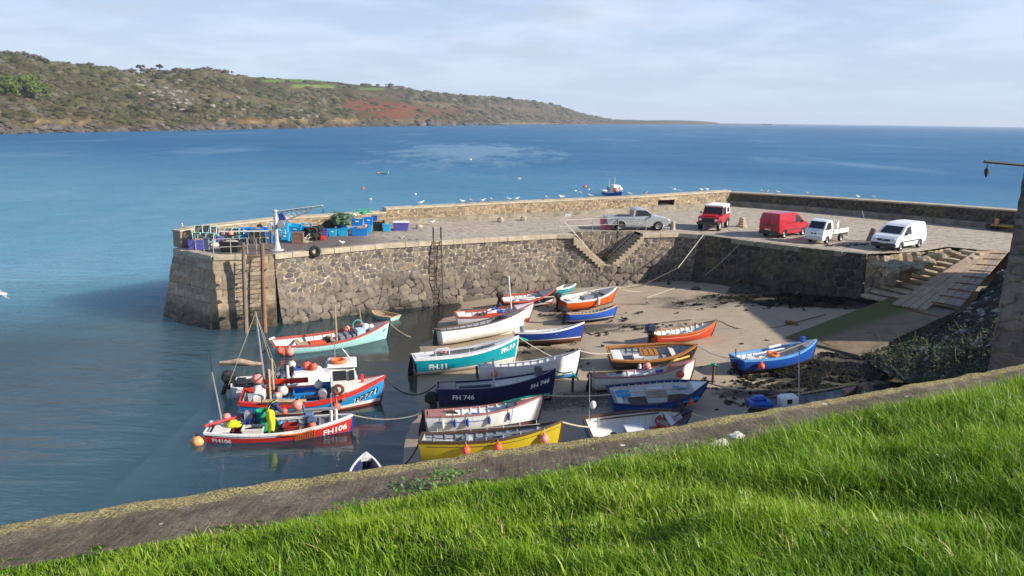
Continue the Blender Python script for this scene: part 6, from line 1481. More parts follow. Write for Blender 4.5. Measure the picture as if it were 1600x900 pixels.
def seams(T, yy, xs_, z0, z1, m_=None):
    for s in (-1, 1):
        b = MB()
        for x in xs_: b.add([(x-.007, s*(yy(z0)+.004), z0), (x+.007, s*(yy(z0)+.004), z0), (x+.007, s*(yy(z1)+.004), z1), (x-.007, s*(yy(z1)+.004), z1)], [(0, 1, 2, 3)])
        b.build('door_gap', Pbump, T)
# white van
T = thing('panel_van', 'white panel van with dark bumper parked at the broken quay edge', 'van')
wr, wb = .31, (1.32, -1.36)
prof = [(-2.18, .42), (-2.2, .8), (-2.17, 1.4), (-2.08, 1.72), (-1.9, 1.81), (-.9, 1.84), (.0, 1.81), (.45, 1.73), (.72, 1.60), (1.42, 1.10), (1.85, 1.0), (2.10, .84), (2.2, .62), (2.2, .3)] + arches(.26, wb, .36, wr)
b, yy = shell(prof, .89, 1.0, .17); b.build('body', Pvw, T, False)
side_glass(T, yy, [(.05, 1.08), (1.12, 1.12), (.62, 1.56), (.1, 1.64)]); cross_glass(T, (1.38, 1.14), (.74, 1.585), .70, .62)
vb(T, (2.13, 0, .42), (.22, 1.72, .30), Pbump, 'front_bumper', .06); vb(T, (-2.17, 0, .45), (.12, 1.7, .25), Pbump, 'rear_bumper', .04); vb(T, (2.19, 0, .74), (.06, .9, .14), paint('grille', (.03, .03, .04), .5), 'grille', .02)
for s in (-1, 1): vb(T, (2.07, s*.66, .80), (.2, .34, .17), Plamp, 'headlight', .05)
for s in (-1, 1): vb(T, (-2.17, s*.80, 1.05), (.05, .12, .4), Prlamp, 'tail_lamp', .02)
vb(T, (2.225, 0, .56), (.015, .5, .11), Pplate, 'number_plate', 0); vb(T, (2.222, 0, .80), (.02, .13, .13), Pgalv, 'badge', .02)
for s in (-1, 1): vb(T, (-.1, s*.895, .62), (2.2, .03, .07), Pbump, 'side_strip', .01)
mirrors(T, .95, 1.12, .86, Pbump); seams(T, yy, [.02, 1.2, -1.0], .4, 1.3); wheels_of(T, wb, .86, wr); vb(T, (0, 0, .32), (3.6, 1.4, .2), Pblk, 'underside', .02)
place_car(T, 1422, 389.5, 0, .86, R(-142))
# red van, rear end this way
T = thing('panel_van', 'red panel van with closed rear doors parked beside the white flatbed', 'van')
wr, wb = .31, (1.32, -1.30)
prof = [(-2.1, .42), (-2.13, .8), (-2.1, 1.45), (-2.03, 1.76), (-1.85, 1.85), (-.9, 1.88), (.1, 1.84), (.5, 1.76), (.75, 1.62), (1.35, 1.12), (1.8, 1.02), (2.05, .85), (2.14, .62), (2.14, .32)] + arches(.26, wb, .36, wr)
b, yy = shell(prof, .88, 1.0, .14); b.build('body', Pvr, T)
side_glass(T, yy, [(.12, 1.10), (1.1, 1.14), (.65, 1.58), (.16, 1.66)]); cross_glass(T, (1.32, 1.16), (.78, 1.60), .70, .62)
vb(T, (-2.1, 0, .40), (.14, 1.68, .26), Pbump, 'rear_bumper', .05); vb(T, (2.08, 0, .42), (.2, 1.7, .28), Pbump, 'front_bumper', .05)
for s in (-1, 1): vb(T, (-2.08, s*.78, 1.12), (.06, .12, .55), Prlamp, 'tail_lamp', .02); vb(T, (2.0, s*.66, .82), (.2, .3, .18), Plamp, 'headlight', .05)
vb(T, (-2.135, 0, .98), (.03, .9, .1), Pbump, 'door_handle', .01); vb(T, (-2.135, .1, .62), (.015, .5, .11), Pplate, 'number_plate', 0); b = MB(); b.box((-2.128, 0, 1.15), (.015, .014, 1.25)); b.build('door_gap', Pbump, T)
mirrors(T, .95, 1.15, .86, Pbump); seams(T, yy, [.08, 1.2, -.95], .4, 1.3); wheels_of(T, wb, .85, wr); vb(T, (0, 0, .32), (3.6, 1.4, .2), Pblk, 'underside', .02)
for s in (-1, 1): vb(T, (-.1, s*.88, .60), (1.9, .03, .06), Pbump, 'side_strip', .01); vb(T, (-.45, s*(.88), 1.12), (1.05, .012, .04), paint('van_red_shade', (.40, .018, .03), .3), 'panel_crease', .004)
place_car(T, 1240, 369.8, 0, -.85, R(40))
# land rover
T = thing('off_road_car', 'red off-road car with a white hard top and bull-nosed front facing the camera', 'car')
wr, wb = .40, (1.18, -1.18)
prof = [(-1.85, .55), (-1.87, 1.2), (.52, 1.2), (.60, 1.17), (1.62, 1.10), (1.72, 1.05), (1.74, .55)] + arches(.52, wb, .47, wr)
b, yy = shell(prof, .84, 1.3, .1, .04); b.build('body', Plr, T)
b = MB(); b.loft([[(-1.86, -.83, 1.2), (-1.86, .83, 1.2), (.50, .83, 1.2), (.50, -.83, 1.2)], [(-1.84, -.76, 1.80), (-1.84, .76, 1.80), (.22, .76, 1.80), (.22, -.76, 1.80)]], True); hard = b.build('hard_top', Pvw, T)
b = MB(); b.box((-.80, 0, 1.86), (2.2, 1.58, .15), 0, .06); [b.box((-.8, y, 1.945), (1.9, .05, .02)) for y in (-.5, -.25, 0, .25, .5)]; b.build('roof', Pvw, T)
yt = lambda z: .83-(z-1.2)*.117
side_glass(T, yt, [(-.55, 1.26), (.34, 1.26), (.18, 1.72), (-.55, 1.72)]); side_glass(T, yt, [(-1.6, 1.30), (-.9, 1.30), (-.9, 1.66), (-1.6, 1.66)])
for s in (-1, 1):
    b = MB(); b.add([(x, s*(yt(z)+.003), z) for x, z in ((-.62, 1.2), (.47, 1.2), (.22, 1.78), (-.62, 1.78))], [(0, 1, 2, 3)]); b.build('door_frame', Plr, T)
cross_glass(T, (.47, 1.27), (.26, 1.73), .72, .68); cross_glass(T, (.50, 1.19), (.23, 1.79), .82, .75, 'windscreen_frame', .006, Plr)
vb(T, (1.745, 0, .82), (.04, .95, .42), paint('grille', (.03, .03, .04), .5), 'grille', .02); vb(T, (1.86, 0, .60), (.16, 1.75, .2), Pbump, 'front_bumper', .02); vb(T, (1.15, 0, 1.16), (.85, 1.1, .06), Plr, 'bonnet', .03); vb(T, (1.95, 0, .50), (.2, .5, .22), Pbk, 'winch', .04)
for s in (-1, 1):
    b = MB(); b.lathe([(.11, 1.735), (.11, 1.765), (.08, 1.785), (.01, 1.79)], 14, (0, s*.62, .88), 'x'); b.build('headlight', Plamp, T)
    for xw in wb: b = MB(); b.torus((xw, s*.84, wr), .46, .04, 20, 6, 'y'); b.v = [v if v[2] > .5 else (v[0], v[1], .5) for v in b.v]; b.build('wheel_arch', Pbump, T)
    vb(T, (1.2, s*.70, 1.11), (1.0, .28, .05), Plr, 'wing_top', .02)
mirrors(T, .55, 1.32, .85, Pbump); seams(T, yy, [.50, -.58], .6, 1.18); wheels_of(T, wb, .86, wr, .23, paint('white_rim', (.7, .7, .68), .5)); vb(T, (0, 0, .55), (3.2, 1.2, .25), Pblk, 'underside', .02)
place_car(T, 1131, 358.2, 0, .86, R(-119))
# silver pickup
T = thing('pickup_truck', 'silver single cab pickup parked side on in front of the sunlit parapet', 'pickup')
wr, wb = .36, (1.62, -1.42)
prof = [(-2.5, .52), (-2.52, .74), (-.42, .76), (-.42, 1.10), (-.36, 1.55), (-.22, 1.70), (.1, 1.75), (.50, 1.71), (.68, 1.63), (1.32, 1.14), (1.7, 1.08), (2.35, .94), (2.52, .78), (2.56, .42)] + arches(.36, wb, .42, wr)
b, yy = shell(prof, .89, 1.05, .2); b.build('body', Psil, T)
for s in (-1, 1):
    vb(T, (-1.47, s*.86, .91), (2.08, .07, .36), Psil, 'bed_side', .02)
    b = MB(); b.torus((wb[1], s*.865, wr), .45, .05, 22, 6, 'y'); b.v = [v if v[2] > .4 else (v[0], v[1], .4) for v in b.v]; b.build('wheel_arch', Psil, T)
vb(T, (-2.5, 0, .90), (.06, 1.70, .36), Psil, 'tailgate', .02); vb(T, (-.46, 0, .95), (.06, 1.66, .4), Psil, 'bed_front', .01); vb(T, (-1.45, 0, .775), (2.0, 1.6, .02), Pbump, 'bed_floor', 0); vb(T, (-2.58, 0, .52), (.14, 1.6, .16), Pgalv, 'rear_bumper', .03)
side_glass(T, yy, [(-.22, 1.16), (1.12, 1.18), (.62, 1.58), (-.18, 1.62)]); cross_glass(T, (1.28, 1.18), (.70, 1.61), .70, .62); cross_glass(T, (-.42, 1.2), (-.36, 1.52), .6, .55, 'rear_window')
vb(T, (2.52, 0, .48), (.2, 1.76, .24), Pbump, 'front_bumper', .06); vb(T, (2.52, 0, .78), (.06, .8, .16), Pbump, 'grille', .02)
for s in (-1, 1): vb(T, (2.42, s*.68, .82), (.26, .3, .18), Plamp, 'headlight', .06); vb(T, (-2.5, s*.82, .86), (.05, .1, .24), Prlamp, 'tail_lamp', .01)
mirrors(T, 1.0, 1.15, .87, Psil); seams(T, yy, [-.36, 1.18], .45, 1.12); wheels_of(T, wb, .87, wr, .22); vb(T, (0, 0, .42), (4.2, 1.3, .2), Pblk, 'underside', .02); b = MB(); [b.tube([(-2.46, s*.8, 1.05), (-2.46, s*.8, 1.42)], .025, 6) for s in (-1, 1)]; b.build('stake', Pgalv, T)
vb(T, (.55, -.86, .92), (.14, .03, .04), Pbump, 'door_handle', .01)
place_car(T, 999, 360.3, .1, -.87, R(4))
# small white flatbed
T = thing('flatbed_truck', 'small white cab-over flatbed truck with dropped side boards and ladder rack', 'truck')
wr, wb = .28, (1.05, -1.05)
prof = [(.38, .42), (.38, 1.0), (.42, 1.62), (.58, 1.70), (1.05, 1.69), (1.25, 1.60), (1.66, 1.06), (1.84, .92), (1.88, .5), (1.86, .30)] + arches(.28, wb[:1], .33, wr)
b, yy = shell(prof, .70, .95, .12, .06); b.build('cab', Pvw, T)
side_glass(T, yy, [(.62, 1.05), (1.45, 1.05), (1.18, 1.50), (.66, 1.54)]); cross_glass(T, (1.63, 1.10), (1.27, 1.57), .58, .52)
vb(T, (1.86, 0, .42), (.12, 1.4, .26), Psil, 'front_bumper', .04)
for s in (-1, 1): vb(T, (1.83, s*.5, .78), (.12, .26, .16), Plamp, 'headlight', .04); vb(T, (1.885, s*.12, .76), (.03, .16, .09), Pblk, 'grille', .02)
vb(T, (-.85, 0, .66), (2.35, 1.42, .07), Pwi, 'load_floor', .01); vb(T, (-.7, 0, .5), (2.5, .5, .14), Pbump, 'chassis', .02)
for s in (-1, 1): vb(T, (-.85, s*.72, .82), (2.32, .04, .28), Pwi, 'side_board', .01)
vb(T, (-2.02, 0, .55), (.04, 1.4, .34), Pwi, 'tailboard', .01, 0, .15); b = MB()
for s in (-1, 1): b.tube([(.30, s*.66, .7), (.30, s*.66, 1.85)], .035, 6)
b.tube([(.30, -.7, 1.78), (.30, .7, 1.78)], .035, 6); b.tube([(.30, -.7, 1.2), (.30, .7, 1.2)], .03, 6); b.build('ladder_rack', Pwi, T)
g_ = vb(T, (-1.5, .1, 1.05), (1.0, .06, .5), Pw, 'white_board', .01, .35, .3); vb(T, (-.3, 0, .85), (.5, .5, .3), Psky, 'blue_crate', .02); vb(T, (-.2, -.3, 1.05), (.35, .4, .35), Pw, 'white_carton', .02)
mirrors(T, 1.35, 1.12, .70, Pbump); seams(T, yy, [.52, 1.42], .4, 1.1); wheels_of(T, wb, .69, wr, .17); vb(T, (1.885, 0, .5), (.015, .45, .1), Pplate, 'number_plate', 0)
place_car(T, 1303.5, 379, 0, .69, R(-138))

# ------------------------------------------------------------------ fish boxes, pots and gear on the pier
def tub(name, label, px, py, wpx, h, m_, dy=None, z=ZQ, rz=.2, tilt=0.0, cat='fish box', fill=None, group=None, sticker=False, lidm=None, off=0.0):
    p = at(px, py, z); sc_ = CF/math.hypot(p.y, 0)/1.0
    wd_ = wpx/sc_*1.0; h = h*1.1; dp = dy or wd_*.7
    T = thing(name, label, cat, p + Vector((0, dp*.5*.7+off, .003)), (tilt, tilt*.5, rz), group)
    b = MB(); t = .86
    def ring(s, zz, i=0): x, y = wd_/2*s-i, dp/2*s-i; q = .04; return [(-x+q, -y, zz), (x-q, -y, zz), (x, -y+q, zz), (x, y-q, zz), (x-q, y, zz), (-x+q, y, zz), (-x, y-q, zz), (-x, -y+q, zz)]
    b.loft([ring(t, 0), ring(t+.11, h*.82), ring(1.0, h*.84), ring(1.02, h), ring(1.02, h, .05), ring(t+.1, h*.7, .05), ring(t, .05, .05)], True); n = len(b.v); b.f.append(tuple(range(7, -1, -1))); b.f.append(tuple(range(n-8, n)))
    b.build('tub', m_, T)
    if fill: f = MB(); f.sphere((0, 0, h*.78), 1, 12, 7, (wd_*.42, dp*.42, h*.28), .5); f.build('contents', fill, T)
    if lidm: f = MB(); f.box((0, 0, h+.03), (wd_*1.04, dp*1.04, .06), 0, .02); f.build('lid', lidm, T)
    if sticker: f = MB(); f.box((.0, -dp/2*.985, h*.62), (wd_*.3, .015, h*.16), 0); f.build('paper_label', Pw, T)
    return T
Pnet = paint('green_net', (.10, .17, .09), .9, .4, 6, dirt=(.03, .05, .03), dirt_amt=.6); Pnetg = paint('grey_net', (.09, .10, .08), .95, .4, 6); Prp = paint('mixed_rope', (.30, .20, .16), .95, .4, 9)
B1, B2 = Pblbox, Pblbox2
for a in [
 ('fish_box', 'blue fish box on the ground at the head end, under another blue box', 381.5, 379.5, 15, .5, B1, None, ZQ, .15),
 ('fish_box', 'blue fish box stacked with a white label, nearest the teal pot frames', 382, 368, 15.5, .48, B1, None, ZQ+.5, .18, 0, 'fish box', None, None, True),
 ('fish_box', 'wide blue fish box full of pinkish rope above the grey wire pots', 400, 368, 19, .45, B1, None, ZQ+.5, .1, .1, 'fish box', Prp),
 ('fish_box', 'upper blue fish box left of the crane post', 417, 366, 14, .46, B1, None, ZQ+.5, .1, 0, 'fish box', Pw),
 ('fish_box', 'lower blue fish box with white label left of the crane post', 418, 379.5, 15, .52, B1, None, ZQ, .1, 0, 'fish box', None, None, True),
 ('fish_box', 'blue fish box with a label at the foot of the crane post', 445, 376.5, 15, .5, B2, None, ZQ, .1, 0, 'fish box', None, None, True),
 ('fish_box', 'tall light blue fish box stacked right behind the crane winch', 442, 364, 17, .62, B2, None, ZQ+.5, .1),
 ('fish_box', 'dark blue box topmost of the stack behind the crane', 440.5, 346, 11, .5, Proy, None, ZQ+1.15, .1),
 ('fish_box', 'blue fish box tipped towards the camera above the brown wooden box', 460, 363, 19, .48, B2, None, ZQ+.48, .15, .28, 'fish box', None, None, True),
 ('fish_box', 'blue fish box under the tipped one behind the brown wooden box', 461, 375, 18, .48, B1, None, ZQ, .15),
 ('fish_box', 'blue fish box of pink rope tipped next to the black pots', 476, 362, 19, .45, B2, None, ZQ+.45, .15, .25, 'fish box', Prp),
 ('fish_box', 'lower blue fish box behind the pile of black pots', 478, 373, 18, .45, B1, None, ZQ, .15),
 ('fish_box', 'violet fish box on the ground between black pots and blue box', 504, 369.5, 16, .52, Ppur, None, ZQ, .15, 0, 'fish box', Pnetg),
 ('fish_box', 'mid blue fish box with white label next to the violet one', 519, 369, 14, .5, B2, None, ZQ, .12, 0, 'fish box', None, None, True),
 ('fish_box', 'lower light blue fish box under a tilted blue one beneath the green nets', 535.5, 368.5, 17, .52, B2, None, ZQ, .12),
 ('fish_box', 'tilted blue fish box stacked below the heap of green nets', 533.5, 356, 19, .5, B1, None, ZQ+.54, .12, .08, 'fish box', None, None, True),
 ('fish_box', 'long blue fish box lying on the ground with pink float on top', 561, 368.5, 28, .52, B1, .9, ZQ, .12, 0, 'fish box', Prp),
 ('fish_box', 'light blue fish box at the right end behind the long box', 575.5, 363, 12, .5, B2, None, ZQ, .12, 0, 'fish box', None, None, False),
 ('fish_box', 'upper blue fish box stacked over the long box, with yellow gear in it', 557.5, 353, 20, .5, B1, None, ZQ+.56, .12, 0, 'fish box', paint('yellow_gear', (.55, .4, .08), .8, .4, 5), None, True),
 ('fish_box', 'upper right blue fish box with a label beside the one with yellow gear', 575.5, 351, 14, .5, B1, None, ZQ+.54, .12, 0, 'fish box', None, None, True),
 ('fish_box', 'black fish box on the ground beside the small turquoise tub', 589.5, 361, 15, .60, Pblkp, None, ZQ, .12),
 ('fish_box', 'small blue bucket box perched on top behind the black box', 585, 345, 9, .35, Proy, None, ZQ+.75, .3),
 ('fish_box', 'small turquoise fish tub heaped with pale nets', 603.5, 361.5, 13, .50, B2, None, ZQ, .12, 0, 'fish box', paint('pale_net', (.42, .36, .30), .9, .4, 6)),
 ('fish_box', 'large violet fish tub with white lid, last of the row on the pier', 626, 360.5, 25, .56, Ppur, .9, ZQ, .12, 0, 'fish box', None, None, False, Pw),
 ('fish_box', 'deep violet fish tub behind the head railing', 306, 390.5, 27, .60, Ppur, .9, ZQ, .2, 0, 'fish box', Prp),
 ('fish_box', 'upturned violet box lid leaning by the railing sign', 334, 379, 24, .3, Ppur, .7, ZQ+.3, -.15, -.2),
 ('fish_box', 'blue box standing behind the violet tub at the pier head', 303, 378, 9, .8, Proy, .5, ZQ+.2, .3, 0, 'fish box', None, None, False, None, .6),
 ('fish_tub', 'long black tub holding a white float behind the railing', 358, 394, 31, .62, Pblkp, 1.0, ZQ, .1, 0, 'fish tub', paint('pale_net', (.42, .36, .30), .9, .4, 6))]:
    tub(*a)
T = tub('fish_tub', 'pink lidded fish tub standing behind the stair railing by the pickup', 947.5, 358.5, 19, .72, paint('pink_plastic', (.72, .20, .22), .5, .12, 3), .8, ZQ, 0, 0, 'fish tub', None, None, False, paint('pink_plastic', (.72, .20, .22), .5, .12, 3))
MB().torus((0, -.42, .4), .13, .03, 12, 5, 'y').build('ring_handle', Pblkp, T)
# wooden box, red block, float discs
T = thing('wooden_box', 'brown wooden bait box standing by the black pots near the pier edge', 'box', at(464, 380.5, ZQ)+Vector((0, .35, 0)), .1)
Pcrt = paint('brown_box_wood', (.20, .12, .075), .85, .3, 4)
MB().box((0, 0, .36), (.74, .6, .7), 0, .02).build('case', Pcrt, T); b = MB(); [b.box((x, -.305, .36), (.06, .03, .7)) for x in (-.34, .34)]; [b.box((0, -.31, z), (.74, .025, .06)) for z in (.05, .68)]; b.box((0, 0, .725), (.78, .64, .03)); b.build('cleat', Pcrt, T)
T = thing('red_can', 'small red fuel can on the pier beside the black pots', 'can', at(503.5, 375.5, ZQ)+Vector((0, .15, 0)), .2)
MB().box((0, 0, .16), (.30, .22, .32), 0, .04).build('can', paint('red_can', (.65, .03, .03), .4), T); b = MB(); b.tube([(-.1, 0, .32), (-.08, 0, .39), (.06, 0, .39), (.08, 0, .32)], .018, 5); b.lathe([(.03, .32), (.03, .38)], 8, (.11, 0, 0)); b.build('handle', Pblkp, T)
T = thing('float_disc', 'round cream foam fender leaning beside the railing sign', 'fender', at(334, 387, ZQ)+Vector((0, .3, .35)), (1.3, 0, .3))
MB().lathe([(.02, -.11), (.34, -.1), (.38, 0), (.34, .1), (.02, .11)], 18).build('foam_disc', Pcrm, T)
T = thing('white_spar', 'long pale pole lying across the gear behind the fish boxes', 'pole', at(331, 362, ZQ+.9))
q_ = at(424, 361, ZQ+.85)-T.location; MB().tube([(0, 0, 0), q_], .05, 6).build('pole', Pcrm, T); MB().box(q_*.98+Vector((0, 0, -.5)), (.1, .1, 1.3)).build('prop', Pbk, T)
# lobster pots
def pot(name, label, loc, rz, frame, net_, group, s=1.0, boxy=False, tilt=0):
    T = thing(name, label, 'lobster pot', loc, (tilt, 0, rz), group); L2, w2, h2 = .42*s, .25*s, .42*s
    def arch(x): 
        if boxy: return [(x, -w2, 0), (x, -w2, h2), (x, w2, h2), (x, w2, 0)]
        return [(x, -w2, 0)] + [(x, -w2*math.cos(math.pi*k/8), h2*.35+h2*.65*math.sin(math.pi*k/8)) for k in range(9)] + [(x, w2, 0)]
    b = MB()
    for x in (-L2, 0, L2): a = arch(x); b.tube(a+[a[0]], .046*s, 5)
    for y in (-w2, 0, w2): b.tube([(-L2, y, 0), (L2, y, 0)], .032*s, 4)
    a = arch(0)
    for k in range(0, len(a), 2): b.tube([(-L2, a[k][1], a[k][2]), (L2, a[k][1], a[k][2])], .02*s, 4)
    b.build('frame', frame, T); b = MB(); A_ = arch(0); m_ = len(A_)-1
    def pt(u, v): k = min(m_-1, int(v*m_)); f = v*m_-k; return (-L2+2*L2*u, A_[k][1]*(1-f)+A_[k+1][1]*f, A_[k][2]*(1-f)+A_[k+1][2]*f)
    for i in range(9):
        for d_ in (0, 1):
            u0 = i/8; pts = []
            for k in range(9):
                v = k/8; u = u0+(v*.7 if d_ else -v*.7); u = abs(u) if u < 0 else (2-u if u > 1 else u); pts.append(pt(u, v))
            b.tube(pts, .016*s, 3, False)
    for x in (-L2, L2):
        for k in range(1, 5): y = -w2+2*w2*k/5; b.tube([(x, y, 0), (x, y, h2*.8)], .008*s, 3, False)
    b.sphere((0, 0, h2*.35), .12*s, 6, 5, (1.6, 1, .8), .5); b.build('netting', net_, T); return T
Ppotb = paint('black_hose', (.03, .03, .03), .7, .3, 6); Ppotn = paint('dark_netting', (.045, .045, .04), .9, .3, 9); Ptl = paint('teal_hose_frame', (.32, .55, .55), .6, .2, 5); Pwire = paint('grey_wire', (.24, .23, .21), .6, .3, 6)
P0 = pot('lobster_pot', 'rounded black lobster pot heaped by the wooden bait box', at(482, 376, ZQ)+Vector((0, .3, 0)), 1.6, Ppotb, Ppotn, 'black pots by the bait box')
for px, py, dz, rz in [(490, 376, 0, 1.5), (497, 373.5, 0, 1.7), (481, 374, .40, 1.4), (489, 374, .42, 1.65), (496, 371.5, .40, 1.5), (484, 371, 0, 1.6)]:
    o = copy_tree(P0); o.location = at(px, py, ZQ)+Vector((0, .35, dz)); o.rotation_euler = (0, 0, rz)
P1 = pot('lobster_pot', 'square grey wire lobster pot stacked in front of the wide blue box', at(396, 382, ZQ)+Vector((0, .3, 0)), .1, Pwire, Ppotn, 'grey wire pots on the pier', .92, True)
for px, py, dz, rz in [(405, 381.5, 0, .2), (397, 381.5, .40, .05), (405, 381, .42, .15)]:
    o = copy_tree(P1); o.location = at(px, py, ZQ)+Vector((0, .3, dz)); o.rotation_euler = (0, 0, rz)
P2 = pot('lobster_pot', 'teal framed lobster pot piled at the pier head', at(318, 387, ZQ)+Vector((0, .1, .92)), .25, Ptl, Ppotn, 'teal framed pots at the pier head', 1.15, True, -.3)
for px, py, dz, rz, tl in [(328, 386, .80, .1, -.5), (312, 388, .5, .6, -.2), (323, 388, .42, .2, 0), (364, 380, 0, .1, 0), (371, 379, 0, .15, 0), (364, 380, .50, .1, 0), (352, 382, 0, .3, 0), (371, 379, .48, .1, 0)]:
    o = copy_tree(P2); o.location = at(px, py, ZQ)+Vector((0, .1, dz)); o.rotation_euler = (tl, 0, rz)
def heap(name, label, px, py, z, sx_, sy_, sz_, m_, cat, seed, spikes=0):
    p = at(px, py, z); q = random.Random(seed); T = thing(name, label, cat, p+Vector((0, sy_*.6, 0))); b = MB()
    b.sphere((0, 0, sz_*.3), 1, 20, 13, (sx_, sy_, sz_), .22)
    b.v = [tuple(Vector(v)*(1+.45*noise.noise(Vector(v)*3.5+Vector((seed, 0, 0))))) for v in b.v]
    for k in range(spikes): a = q.uniform(0, 6.28); c_ = Vector((math.cos(a)*sx_*.8*q.random(), math.sin(a)*sy_*.8*q.random(), sz_*.9)); b.tube([c_+Vector((q.gauss(0, .25), q.gauss(0, .2), q.gauss(.08, .12))) for _ in range(6)], .022, 4)
    b.build('pile', m_, T); return T
heap('fishing_net', 'heap of green trawl net piled high on the fish boxes', 533, 347, ZQ+1.05, .75, .5, .42, Pnet, 'net', 2, 14)
heap('fishing_net', 'tangled grey net and pots lying left of the green net heap', 511, 357, ZQ+.45, .52, .4, .40, Pnetg, 'net', 3, 10)
heap('fishing_net', 'dark net heap against the parapet at the pier head', 343, 384, ZQ, .6, .5, .42, Pnetg, 'net', 4, 10)
heap('rope_heap', 'small bright green rope bundle on top of the gear near the parapet', 566, 334, ZQ+1.6, .25, .16, .10, paint('bright_green_rope', (.05, .45, .25), .8, .3, 8), 'rope', 5, 5)
heap('rope_heap', 'pale rope heap on the pier in front of the wooden box', 474, 379, ZQ, .3, .25, .10, Prope, 'rope', 6, 8)
heap('plastic_sheet', 'white plastic sheet lying on top of the green net', 543, 334.5, ZQ+1.55, .32, .2, .05, Pw, 'sheet', 7)
# floats among the gear
def ballp(p, r, m_, label, name='buoy', group=None, cat='buoy'):
    T = thing(name, label, cat, p, 0, group); b = MB(); b.sphere((0, 0, 0), r, 16, 11); b.build('float', m_, T, True); b = MB(); b.lathe([(r*.3, r*.9), (r*.22, r*1.12), (r*.22, r*1.25)], 8); b.build('neck', Pblkp, T); return T
for px, py, z, r, m_, lab in [(325, 363, ZQ+1.0, .26, Pball, 'orange red float on top of the teal pot frames'), (357, 366, ZQ+.75, .2, Ppball, 'pink float beside the dark net heap at the pier head'), (314, 374, ZQ+.55, .2, Ppball, 'pink float lying in the deep violet tub'), (521, 352, ZQ+.7, .18, Ppball, 'pink float between the grey net and the tilted blue box'), (569, 354, ZQ+.65, .14, Ppball, 'small pink float on the long blue box'), (551, 338, ZQ+1.15, .2, Pcrm, 'cream float in the box of yellow gear')]:
    ballp(at(px, py, z)+Vector((0, .4, 0)), r, m_, lab)

# ------------------------------------------------------------------ crane, railings, ladders
Pcr = paint('crane_white', (.50, .51, .52), .45, .15, 3, dirt=(.35, .22, .12), dirt_amt=.35)
p0 = at(433, 391, ZQ); T = thing('davit_crane', 'white pillar crane with a long lattice jib on the pier edge', 'crane', p0)
b = MB(); b.lathe([(.42, 0), (.42, .05), (.26, .07), (.135, .6), (.125, 2.45), (.17, 2.5), (.17, 2.60), (.04, 2.64)], 14); b.build('post', Pcr, T)
tip, top, low = atY(504, 321.5, p0.y-.3)-p0, Vector((.15, 0, 2.50)), atY(447, 345, p0.y)-p0
b = MB(); b.tube([top+Vector((-.2, 0, 0)), tip], .065, 6); lw = atY(485, 328, p0.y-.2)-p0; b.tube([low, lw, top.lerp(tip, .82)], .06, 6)
for k in range(7):
    t = k/7; a = top.lerp(tip, .08+.72*t); c_ = low.lerp(top.lerp(tip, .82), min(1, t+.07)); b.tube([a, c_], .022, 4); c2 = low.lerp(top.lerp(tip, .82), min(1, t+.2)); b.tube([a, c2], .022, 4)
b.tube([low, Vector((.0, 0, low.z-.35))], .06, 6); b.build('jib', Pcr, T)
b = MB(); b.lathe([(.24, -.2), (.26, -.16), (.14, -.14), (.14, .14), (.26, .16), (.24, .2)], 14, (.42, -.15, 1.72), 'y'); b.build('winch_drum', Pgalv, T); b = MB(); b.box((-.32, -.1, 1.55), (.3, .3, .55), 0, .04); b.build('motor_box', Pcr, T)
b = MB(); b.tube([(.2, 0, .9), (.6, -.1, 1.35), (.65, -.1, 1.1), (.2, 0, 1.35)], .04, 5); b.build('winch_stay', Pcr, T)
b = MB(); b.tube([tip, tip+Vector((0, 0, -.28))], .012, 4); b.tube([tip+Vector((0, 0, -.28)), tip+Vector((.07, 0, -.36)), tip+Vector((.02, 0, -.46)), tip+Vector((-.06, 0, -.40))], .03, 5); b.build('hook', Pblkp, T)
def railing(name, label, posts, h, m_, mids=(.5,), r=.03, zb=ZQ, extra=None):
    T = thing(name, label, 'railing', (0, 0, 0))
    for p in posts: MB().tube([p, p+Vector((0, 0, h))], r, 6).build('post', m_, T)
    for f in (1.0,)+tuple(mids): MB().tube([p+Vector((0, 0, h*f)) for p in posts], r*.85, 6).build('rail', m_, T)
    return T
Prl = paint('rail_grey', (.40, .39, .37), .5, .2, 4, .3)
T = railing('railing', 'grey tubular railing round the pier head corner', [at(*q, ZQ) for q in ((306, 391), (319, 395), (334, 399.5), (361, 398), (387, 397))], 1.02, Prl)
T = thing('sign_board', 'small grey notice board fixed to the pier head railing', 'sign', at(324, 396.5, ZQ)+Vector((0, -.06, .3)), -.62)
MB().box((0, 0, .35), (.55, .03, .75), 0, .01).build('board', paint('sign_grey', (.34, .40, .45), .6), T); b = MB(); [b.box((0, -.02, .35+.14*k), (.40, .01, .03)) for k in (-2, -1, 0, 1, 2)]; b.build('printed_lines', paint('sign_ink', (.08, .1, .13), .7), T)
pw = [wa + wd*t + wn*(-.15) + Vector((0, 0, ZQ)) for t in (-.9, -.15)] 
T = railing('railing', 'grey railing along the top of the pier stairs in front of the pink tub', [at(873.5, 364, ZQ), at(927, 363, ZQ)+Vector((0, .6, 0)), at(967, 362, ZQ)+Vector((0, .6, 0)), at(1009, 363.5, ZQ)], .98, Prl)
for a, c in (((882, 346.5), (934, 405)), ((1008, 346), (948, 403))):
    A = atY(*a, wa.y+.6); C_ = atY(*c, wa.y+.9)
    MB().tube([A, C_], .024, 6).build('stair_handrail', Prl, T)
T = thing('sign_board', 'small white sign standing on the quay left of the pink tub', 'sign', at(887.5, 345, ZQ)+Vector((0, .4, 0))); MB().box((0, 0, .42), (.5, .04, .24), 0, .01).build('board', Pw, T); MB().tube([(0, .03, 0), (0, .03, .42)], .02, 5).build('stake', Pgalv, T)
